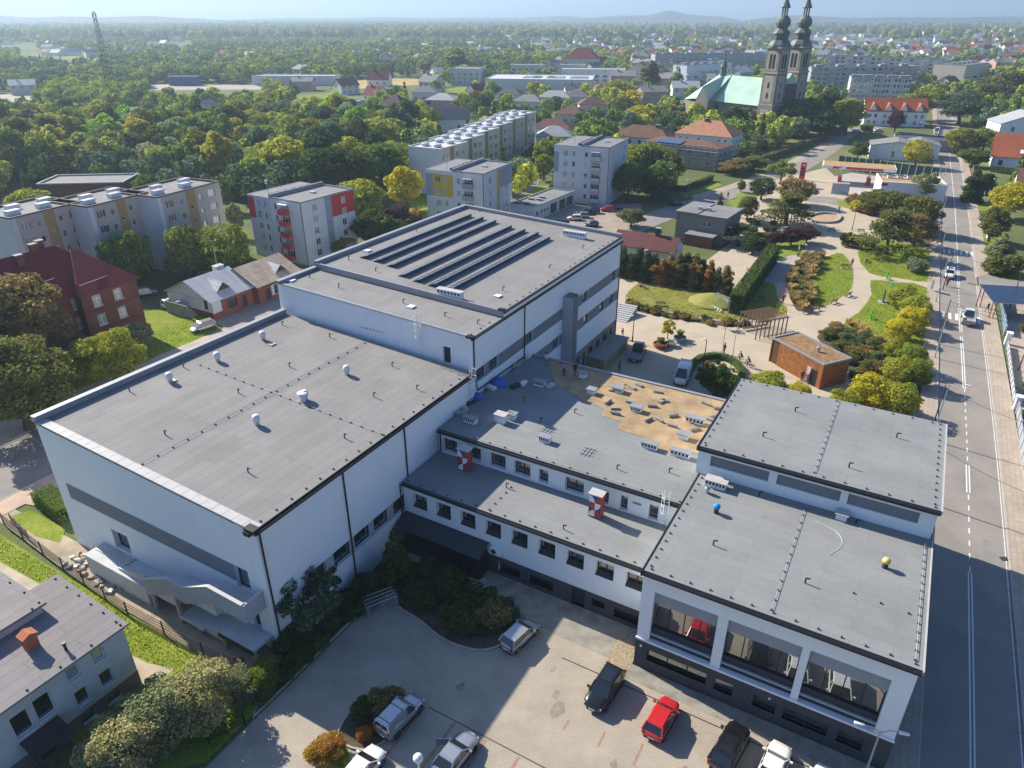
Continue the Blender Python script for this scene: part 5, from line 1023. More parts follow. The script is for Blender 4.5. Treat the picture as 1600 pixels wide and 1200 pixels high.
# ---- brick house, bar and shop by the left street
bf = rowz([(2 + 3.1 * i, 'c2') for i in range(8)], 1.35, (1.1, 4.1, 7.1), 1.8, 'c2')
t = bld('brick_house', 'three-storey red brick house with dark red hipped roof', 'house', W(-67.2, -2), R(60.3), 38.0, 12.5, 9.6, BRICK, {'f': rowz([(2.2 + 3.3 * i, 'c2') for i in range(11)], 1.35, (1.1, 4.1, 7.0), 1.75, 'c2')}, hip=('x', 5.2), roofm=TILE_R, eave=.5, sill=True)
b = MB(); ops = rowz([(1.6, 'c2'), (4.9, 'c2')], 1.4, (1.1, 4.1, 7.0), 1.75, 'c2'); wall_face(b, (29.2, -1.6), (1, 0), (0, -1), 0, 8.8, 0, 9.7, ops, .2); b.quad((38, -1.6, 0), (38, -.01, 0), (38, -.01, 9.7), (38, -1.6, 9.7)); b.quad((29.2, -.01, 0), (29.2, -1.6, 0), (29.2, -1.6, 9.7), (29.2, -.01, 9.7)); b.build('projecting_bay', BRICK, t)
put_windows(t, 'f', 38, 12, ops, .2, True, shift=(29.2, -1.6))
b = MB(); b.poly([(28.7, -2.2, 9.4), (38.6, -2.2, 9.4), (33.6, 5.5, 14.3)]); b.poly([(28.7, 1.2, 9.9), (28.7, -2.2, 9.4), (33.6, 5.5, 14.3)]); b.poly([(38.6, -2.2, 9.4), (38.6, 1.2, 9.5), (33.6, 5.5, 14.3)]); b.build('bay_roof', TILE_R, t)
for z in (3.6, 6.5): b = MB(); b.box(29.15, 38.05, -1.68, -1.61, z, z + .18); b.build('brick_course', mat('brick_trim', (.13, .04, .03), .9, .1), t)
for x, y, zz in ((16, 6, 14.2), (26, 5, 14.0), (29, 6.5, 14.6), (30.5, 7.5, 14.6), (20.5, 9, 12)): roof_box(t, 'chimney', x, y, zz - 1.2, .9, .7, 2.4, BRICK, CONC)
b = MB(); b.tube((4, -.52, 10.5), (28, 1.3, 11.9), .05, n=4); b.tube((30, -.8, 10.5), (37.5, .0, 10.6), .05, n=4); b.build('snow_guard', WHITE_P, t)
t = bld('bar', 'small bar with pale metal roof, stucco gable and outdoor stair', 'bar', W(-61.7, 45.3), R(60.3), 8.6, 11, 3.2, mat('stucco_red', (.24, .075, .05), .9, .1, .8), {'f': [(3.2, .9, 2.0, 1.5, 'd2'), (6.2, .1, 1.0, 2.2, 'door')], 'l': [(4, 1.0, .9, .9, 'd1'), (9.2, 1.6, .9, 1.9, 'door')]}, gable=('x', 2.6), roofm=GALVR, panels=[('l', 0, 11, 1.2, 3.15, PALE), ('f', .05, 1.9, 1.0, 3.1, PALE)])
b = MB(); b.poly([(-.03, .15, 3.2), (-.03, 5.5, 5.72), (-.03, 10.85, 3.2)][::-1]); b.build('gable_panel', PALE, t)
b = MB(); b.poly([(2.4, 1.2, 4.0), (5.0, 1.2, 4.0), (3.7, 1.2, 5.2)]); o = b.build('dormer', ANTH, t); b = MB(); b.poly([(2.2, .9, 3.95), (3.7, .9, 5.35), (3.7, 5.0, 5.6), (2.2, 2.0, 4.1)]); b.poly([(3.7, .9, 5.35), (5.2, .9, 3.95), (5.2, 2.0, 4.1), (3.7, 5.0, 5.6)]); b.build('dormer_roof', GALVR, o)
for i in range(7): b = MB(); b.box(-1.6, -.06, 4.0 + i * .45, 4.45 + i * .45, 0, .35 * (i + 1) - .01 * i); b.build('outdoor_step', CONC, t)
b = MB(); b.box(-1.8, -1.62, 4, 9.5, 0, 2.2); b.build('stair_wall', mat('rubble', (.25, .25, .25), .9, .3, 3), t); roof_box(t, 'chimney', 7.6, 6.5, 4.6, 1.6, 1.0, 1.6, CREAM)
b = MB(); b.tube((8.0, 7.2, 5.5), (8.0, 7.2, 10.5), .05, n=5); b.build('mast', GALV, t)
t = bld('corner_shop', 'brick shop with rusty sheet-metal roof next to the bar', 'shop', W(-60.6, 54.2), R(60.3), 10, 10, 3.3, MATS['stucco_red'], {'f': [(1.6, .1, 1.1, 2.2, 'door'), (3.6, .8, 2.4, 1.7, 'd2'), (7.4, .9, 1.2, 1.5, 'd1')]}, gable=('x', 2.4), roofm=RUST, panels=[('f', 3.0, 9.9, .7, 2.6, PALE)])
b = MB(); b.box(1.2, 9.6, -.12, -.03, 2.7, 3.2); sg = b.build('shop_sign', ANTH, t)
b = MB(); b.poly([(5.4, 1.2, 4.0), (7.8, 1.2, 4.0), (6.6, 1.2, 5.1)]); o = b.build('dormer', ANTH, t); b = MB(); b.poly([(5.2, .9, 3.95), (6.6, .9, 5.2), (6.6, 4.6, 5.4), (5.2, 2.0, 4.1)]); b.poly([(6.6, .9, 5.2), (8.0, .9, 3.95), (8.0, 2.0, 4.1), (6.6, 4.6, 5.4)]); b.build('dormer_roof', GALVR, o)
def sign_text(parent, txt, size, loc, rot, m, name='lettering'):
    cu = bpy.data.curves.new(name, 'FONT'); cu.body = txt; cu.size = size; cu.extrude = .01; cu.align_x = 'CENTER'; o_ = bpy.data.objects.new('tmp', cu); COL.objects.link(o_)
    me = bpy.data.meshes.new_from_object(o_.evaluated_get(bpy.context.evaluated_depsgraph_get())); bpy.data.objects.remove(o_); me.materials.clear(); me.materials.append(m)
    q = link(name, me, parent, loc); q.rotation_euler = rot; return q
sign_text(sg, 'SKAY', .5, (6.0, -.14, 2.78), (R(90), 0, 0), WHITE_P)
# ---- house at the bottom left
hw = [(12.0, 1.0, .0, 0, 'x')]
f = [(2.0, 3.0, 1.1, 1.9, 'w1'), (6.0, 3.0, 1.1, 1.9, 'w1'), (9.0, 3.0, 1.1, 1.9, 'w1'), (11.9, 3.0, 1.15, 1.9, 'w1'), (13.35, 3.1, 1.15, 1.9, 'w1'), (15.7, 4.4, .9, 1.15, 'w1'), (17.5, 4.45, .9, 1.15, 'w1'), (15.7, 1.95, .9, 1.4, 'w1'), (17.5, 2.0, .9, 1.4, 'w1'), (15.6, .35, .95, .65, 'd1'), (17.5, .35, .95, .65, 'd1')]
nc = Vector((-28.1, 37.4)); uu = Vector((math.cos(R(59)), math.sin(R(59)))); p = nc - uu * 20
t = bld('felt_roofed_house', 'grey-white house with flat felt roof and brick chimney, bottom left corner', 'house', (p.x, p.y, 0), R(59), 20, 8.2, 6.0, mat('dirty_render', (.50, .51, .50), .9, .14, .5), {'f': f, 'r': []}, roof=FELT, parapet=0, base=(1.4, mat('plinth_brown', (.17, .13, .11), .9, .15)), sill=True)
r = MB(); r.hexa([(-.3, -.35, 5.95), (20.3, -.35, 5.95), (20.3, 8.4, 6.5), (-.3, 8.4, 6.5), (-.3, -.35, 6.12), (20.3, -.35, 6.12), (20.3, 8.4, 6.7), (-.3, 8.4, 6.7)]); r.build('roof_deck', grid_mat('roof_felt_lilac', (.255, .235, .235), (.235, .215, .218), (.17, .155, .16), 6, .95, .03, rot=R(59), var=.1), t)
r = MB(); r.box(-4, 17.6, 5.5, 12, 6.3, 7.2); r.build('raised_part', mat('dirty_render', (.5, .5, .5)), t); r = MB(); r.box(-4.2, 17.9, 5.2, 12.2, 7.2, 7.4); r.build('raised_roof', MATS['roof_felt_lilac'], t)
for zf, pts, n in (((lambda x, y: 6.15 + .065 * y), ((.5, .0), (19.9, .0)), 13), ((lambda x, y: 6.15 + .065 * y), ((19.9, .5), (19.9, 8)), 8), ((lambda x, y: 7.4), ((17.6, 5.6), (17.6, 11.5)), 6), ((lambda x, y: 7.4), ((5, 5.4), (17, 5.4)), 6)): rod_line(t, pts, n, zf, False)
c = MB(); c.box(15.1, 15.9, 2.8, 3.5, 6.2, 7.5); o = c.build('chimney', mat('orange_brick', (.42, .14, .075), .9, .15, 3), t); c = MB(); c.prism_y([(14.98, 7.5), (16.02, 7.5), (15.5, 7.75)], 2.7, 3.6); c.build('cap', MATS['orange_brick'], o)
c = MB(); c.lathe([(.1, 0), (.1, .5), (.16, .55), (.16, .7)], (16.6, 1.0, 6.2), 8); c.build('vent_pipe', BLACK, t)
c = MB(); c.hexa([(11.9, -1.6, 2.0), (14.4, -1.6, 2.0), (14.4, -.01, 2.6), (11.9, -.01, 2.6), (11.9, -1.6, 2.1), (14.4, -1.6, 2.1), (14.4, -.01, 2.7), (11.9, -.01, 2.7)]); c.build('canopy', mat('canopy_brown', (.06, .04, .035), .7, .1), t); c = MB(); c.box(12.6, 13.6, -.05, -.03, .1, 2.0); c.build('door', BLACK, t)
# ---- petrol station
nc = G(1285, 262, 4.6); t = thing('petrol_station', 'petrol station canopy with red and white fascia over two pump islands', 'petrol station', (nc.x, nc.y, 0), R(-22))
b = MB(); b.box(0, 20, 0, 8, 4.5, 5.4); b.build('canopy', WHITE_P, t); b = MB(); b.box(.3, 19.7, .3, 7.7, 5.4, 5.46); b.build('canopy_roof', mat('tan_roof', (.40, .26, .12), .9, .15, .5), t)
b = MB(); b.box(6.5, 16.5, -.06, -.01, 4.65, 5.25); b.build('fascia', mat('signal_red', (.6, .03, .04), .5, .03), t); b = MB(); b.prism_y([(2.5, 4.6), (4.5, 4.6), (5.6, 5.35), (4.2, 5.1), (3.4, 5.35)], -.07, -.01); b.build('fascia_emblem', MATS['signal_red'], t)
for x in (5.5, 13.5):
    b = MB(); b.tube((x, 4, 0), (x, 4, 4.5), .22); b.build('column', WHITE_P, t); b = MB(); b.box(x - .5, x + .5, 2.2, 3.2, .15, 1.9); b.box(x - .5, x + .5, 5, 6, .15, 1.9); b.build('pump', MATS['signal_red'], t); b = MB(); b.box(x - .8, x + .8, 1, 7, 0, .15); b.build('pump_island', CONC, t)
p = G(1372, 312); t = bld('station_shop', 'white petrol station shop with tan roof and air units', 'shop', (p.x, p.y, 0), R(-18), 16, 12, 4.6, WHITE_R, {}, roof=mat('tan_roof', (.4, .26, .12)), parapet=.3, coping=WHITE_P)
for x in (3, 5.5, 8, 10.5, 13): roof_box(t, 'air_unit', x, 8, 4.5, 1.4, 1.0, .9, WHITE_P, ANTH)
b = MB(); b.box(-.1, 1.5, -.08, -.01, 3.8, 4.5); b.build('red_sign', MATS['signal_red'], t)
p = G(1252, 281); t = thing('price_totem', 'tall red price totem by the church road', 'sign', (p.x, p.y, 0), R(-20)); t.scale = (.75, .75, .8); b = MB(); b.box(-1.1, 1.1, -.25, .25, .2, 6.5); b.build('board', MATS['signal_red'], t)
for z in (1.6, 2.7, 3.8): b = MB(); b.box(-.8, .8, -.27, -.255, z, z + .7); b.build('price_window', ANTH, t)
b = MB(); b.prism_y([(-.7, 5), (0, 5.6), (.7, 5), (.3, 5.9), (-.3, 5.9)], -.28, -.252); b.build('emblem', WHITE_P, t)
p = G(1298, 303); t = thing('glass_shelter', 'small grey glazed enclosure at the station entrance', 'shelter', (p.x, p.y, 0), R(-18)); b = MB()
for x in (0, 1.5, 3, 4.5): b.box(x, x + .1, 0, .1, 0, 3)
b.box(0, 4.6, 0, 2, 2.9, 3.0); b.build('frame', GALV, t); b = MB(); b.box(.05, 4.5, .03, .06, .1, 2.9); b.build('panel', mat('shelter_panel', (.35, .42, .48), .3, .05), t)
# green mesh fence with posts behind the station
a0, a1 = G(1312, 242, 4.5), G(1470, 262, 4.5); n = 14; t = thing('sports_fence', 'tall dark green panel fence behind the petrol station', 'fence', (a0.x, a0.y, 0), math.atan2(a1.y - a0.y, a1.x - a0.x)); L = (a1 - a0).length / n
for i in range(n + 1):
    b = MB(); b.box(i * L - .1, i * L + .1, -.1, .1, 0, 4.6); b.build('post', GALV, t)
    if i < n:
        b = MB(); b.box(i * L + .12, (i + 1) * L - .12, -.02, .02, .2, 4.3); b.build('panel', mat('green_screen', (.012, .05, .04), .7, .1), t)
p = G(1356, 248); t = bld('white_bungalow', 'white bungalow with dark flat roofs behind the petrol station', 'house', (p.x, p.y, 0), R(-24), 17, 12, 4.6, WHITE_R, {'f': [(7, 1, 1, 2, 'd1')]}, gable=('y', 1.6), roofm=ROOFG); p = G(1405, 246); t = bld('white_annex', 'white annex with dark roof left of the golden tree', 'house', (p.x, p.y, 0), R(-24), 12, 11, 4.4, WHITE_R, {}, gable=('y', 1.5), roofm=ROOFG)
p = G(1395, 232); t = bld('flat_pavilion', 'low dark flat-roofed building beyond the white bungalow', 'building', (p.x, p.y, 0), R(-24), 26, 14, 3.6, MIDG, {}, roof=ROOFD, parapet=.2)
# ---- houses at the right edge
p = G(1546, 262); t = bld('orange_roof_house', 'white house with large bright orange tiled roof and dormers at the right edge', 'house', (p.x, p.y, 0), R(-30), 24, 14, 4.2, WHITE_R, {'f': [(2, 1, 1.2, 1.6, 'd1'), (8, 1, 1.8, 1.8, 'd2')]}, gable=('x', 6.0), roofm=TILE_O, eave=.7)
b = MB(); b.prism_y([(9, 6.2), (12, 6.2), (10.5, 7.8)], 2.2, 5.5); o = b.build('dormer', ANTH, t); b = MB(); b.quad((7.2, .6, 5.1), (9.0, .6, 5.1), (9.0, 1.9, 6.1), (7.2, 1.9, 6.1)); b.build('roof_window', WHITE_P, t)
p = G(1556, 222); t = bld('white_gable_house', 'tall white gabled house behind the orange roof', 'house', (p.x, p.y, 0), R(-12), 22, 14, 7, WHITE_R, {'f': rowz([4, 9, 14], 1.3, (1.2, 4.2), 1.6, 'd1')}, gable=('y', 4.0), roofm=ROOFL)
p = G(1582, 310); t = bld('cream_house', 'cream house with brown roof at the right edge', 'house', (p.x, p.y, 0), R(-30), 14, 10, 4, CREAM, {'l': rowz([2, 5], 1.2, (1.0,), 1.5, 'd1')}, gable=('x', 3.4), roofm=TILE_B)
p = G(1590, 610); t = bld('white_villa_corner', 'white modern house corner with glass balconies at the right edge', 'house', W(57.0, 84), RZ, 12, 16, 7, WHITE_R, {'l': rowz([1.5, 5.5, 9.5], 2.2, (.6, 3.8), 2.2, 'd2')}, roof=ROOFG, parapet=.3, coping=WHITE_P)
for z in (3.3, 6.2): b = MB(); b.box(-1.0, -.01, 1, 15, z, z + .25); b.build('balcony_slab', WHITE_P, t)
# ---- big flats beyond the church
def slab_block(name, label, uL, vL, uR, vR, h, d, st, m=PALE, roofm=ROOFG, nwin=18):
    a, c = G(uL, vL), G(uR, vR); L = (c - a).length; ang = math.atan2(c.y - a.y, c.x - a.x); zs = [1 + 2.8 * i for i in range(st)]
    f = [(L * (i + .2) / nwin, z, L / nwin * .6, 1.5, 'd2' if i % 3 else 'w2') for i in range(nwin) for z in zs]
    t = bld(name, label, 'apartment block', (a.x, a.y, 0), ang, L, d, h, m, {'f': f, 'r': rowz([2, 6], 1.6, zs, 1.5, 'd2')}, roof=roofm, parapet=.4, coping=COPE, dep=.12)
    for i in range(5): roof_box(t, 'lift_house', L * (i + .5) / 5, d / 2, h - .1, 5, 3, 1.4, MIDG)
    for i in range(0, nwin, 3):
        for z in zs[1:]: b = MB(); b.box(L * i / nwin, L * (i + 1) / nwin, -1.0, -.01, z - .3, z + .7); b.build('balcony', GREY_L if i % 2 else m, t)
slab_block('long_flats', 'long grey five-storey flats just right of the church towers', 1262, 142, 1428, 140, 14.5, 12, 5, mat('flats_grey', (.42, .43, .45), .9, .06)); slab_block('long_flats', 'white five-storey flats in front of the long grey flats', 1322, 163, 1415, 166, 14, 12, 5)
slab_block('long_flats', 'farther long flats whose white end faces the street', 1290, 116, 1465, 124, 14, 13, 5, MATS['flats_grey']); slab_block('long_flats', 'grey-blue flats left of the church towers', 1022, 112, 1200, 110, 14, 12, 4, mat('flats_blue', (.36, .39, .43), .9, .05)); slab_block('white_hall', 'white slab-like flats directly behind the church roof', 1070, 140, 1140, 134, 15, 12, 4, WHITE_R, nwin=7)
slab_block('depot', 'cream windowless block and red sheds right of the long flats', 1502, 133, 1538, 128, 13, 22, 2, mat('sand_render', (.55, .48, .38), .9, .05), nwin=3)
a = G(1348, 196); t = bld('orange_row_houses', 'row of white terraced houses with orange roofs and four gables', 'terrace', (a.x, a.y, 0), R(-12), 26, 12, 6.5, WHITE_R, {'f': rowz([1.5, 4, 8, 10.5, 14.5, 17, 21, 23.5], 1.2, (.8, 3.6), 1.5, 'd1')}, gable=('x', 5.0), roofm=TILE_O)
for i in range(4): x = 3.2 + i * 6.5; b = MB(); b.poly([(x - 1.6, -.05, 6.4), (x + 1.6, -.05, 6.4), (x, -.05, 9.6)]); o = b.build('gable', WHITE_R, t); b = MB(); b.quad((x - 1.9, -.3, 6.2), (x, -.3, 9.9), (x, 4.5, 10.0), (x - 1.9, 1, 6.9)); b.quad((x, -.3, 9.9), (x + 1.9, -.3, 6.2), (x + 1.9, 1, 6.9), (x, 4.5, 10.0)); b.build('gable_roof', TILE_O, o)
# ---- warehouse with pale roof, hall etc. in the middle distance
def simple(name, label, cat, u, v, rz, w, d, h, m, roofm, gab=None, hipr=None, win=0, par=.3, **kw):
    p = G(u, v); f = rowz([(w * (i + .25) / win) for i in range(win)], w / win * .5, [1.0 + 2.8 * q for q in range(max(1, int(h // 2.9)))], 1.4, 'd2') if win else []
    return bld(name, label, cat, (p.x, p.y, 0), R(rz), w, d, h, m, {'f': f}, roof=roofm, roofm=roofm, gable=gab, hip=hipr, parapet=par, coping=COPE_L, dep=.1, **kw)
t = simple('supermarket', 'wide pale-roofed supermarket hall with solar fields', 'building', 758, 141, -8, 72, 44, 7, PALE, ROOFW)
for i in range(3): b = MB(); b.box(24 + i * 16, 36 + i * 16, 14, 30, 6.95, 7.3); b.build('solar_field', PV, t)
simple('long_hall', 'long pale green hall behind the supermarket', 'building', 798, 118, -4, 62, 14, 8, mat('pale_green', (.45, .53, .42), .9, .05), ROOFL, win=12); simple('blue_store', 'pale store with blue and red signs right of the supermarket', 'shop', 876, 129, -6, 48, 20, 9, WHITE_R, ROOFL, win=8)
t = simple('green_villa', 'tall pale green house with red hipped roof above the store', 'house', 880, 112, -14, 30, 20, 11, MATS['pale_green'], TILE_R, hipr=('x', 8), win=6); simple('pale_cube', 'pale blue-green cube building on the meadow', 'building', 704, 133, -10, 22, 16, 11, mat('pale_teal', (.42, .5, .48), .9, .05), ROOFL, win=5); simple('timber_house', 'cream house with dark gabled roof and timber balcony', 'house', 975, 132, -20, 20, 16, 9, CREAM, TILE_B, gab=('y', 6), win=4)
simple('brown_gable_house', 'cream three-storey house with steep dark brown roof in the trees', 'house', 592, 193, -22, 13, 12, 8, CREAM, mat('dark_brown_tiles', (.085, .06, .055), .9, .15, .5), hipr=('x', 4.4), win=4); simple('white_barn', 'white house with long pale roof at the edge of the wood', 'house', 188, 192, 6, 17, 9, 3.2, WHITE_R, ROOFL, gab=('x', 3.2), win=3); simple('white_barn', 'white house with steep grey roof right of the pale-roofed house', 'house', 303, 186, -14, 10, 9, 5, WHITE_R, mat('taupe_tiles', (.26, .22, .21), .9, .1), gab=('y', 3.4), win=2)
simple('brick_shed', 'flat red-brown shed at the wood edge', 'shed', 310, 200, 4, 13, 8, 3, BRICK, ROOFL); simple('dark_gable_house', 'house with black gabled roof amid the trees', 'house', 452, 183, -10, 20, 11, 3.6, PALE, ROOFD, gab=('x', 3.6), win=4); simple('pink_house', 'pink house with grey roof behind the trees', 'house', 665, 175, -12, 16, 12, 6, mat('pink_render', (.5, .34, .3), .9, .06), ROOFL, hipr=('x', 2.8), win=4); simple('grey_roof_house', 'grey-roofed house left of the pink house', 'house', 644, 158, -10, 15, 11, 5, PALE, mat('slate', (.17, .17, .19), .8, .1), hipr=('x', 3), win=3)
simple('taupe_house', 'white house with taupe gabled roof behind the terraced flats', 'house', 680, 208, 10, 15, 9, 5.6, WHITE_R, MATS['taupe_tiles'], gab=('x', 4)); simple('blue_cube_house', 'small pale blue flat-roofed house', 'house', 530, 178, -10, 11, 9, 6, mat('pale_blue', (.45, .5, .55), .9, .05), ROOFL, win=3); simple('garage_row', 'flat grey workshop roof behind the beige flats', 'building', 66, 318, 6, 22, 12, 5, BRICK, ROOFG)
simple('depot_hall', 'long low pale depot hall in the distance', 'building', 395, 133, -2, 60, 18, 6, PALE, ROOFL); simple('lorry_depot', 'blue-sided trailer shed by the pale work yard', 'building', 265, 134, 0, 20, 8, 6, mat('blue_sheet', (.04, .09, .25), .6, .1), ROOFW)
for i, (u, v, w, m, rm, lab) in enumerate(((866, 194, 14, PALE, TILE_B, 'small bungalow with rusty hipped roof right of the terraced flats'), (830, 218, 16, CREAM, TILE_B, 'low house with brown flat hip right of the terraced flats'), (838, 232, 13, WHITE_R, ROOFL, 'small white flat-roofed house near the terraced flats'), (905, 178, 15, PALE, TILE_B, 'brown hipped house among dark firs'), (800, 172, 16, PALE, ROOFG, 'grey-roofed house behind the terraced flats'), (840, 165, 18, PALE, ROOFL, 'wide pale house behind the terraced flats'), (880, 165, 14, PALE, mat('slate', (.17, .17, .19)), 'slate-roofed house with red awning'), (930, 150, 16, CREAM, TILE_B, 'brown-roofed house left of the timber house'), (775, 160, 15, PALE, ROOFD, 'dark gabled house below the supermarket'))):
    simple('detached_house', lab, 'house', u, v, -20 + 7 * (i % 4), w, 10, 4.6, m, rm, hipr=('x', 3.0), win=4)
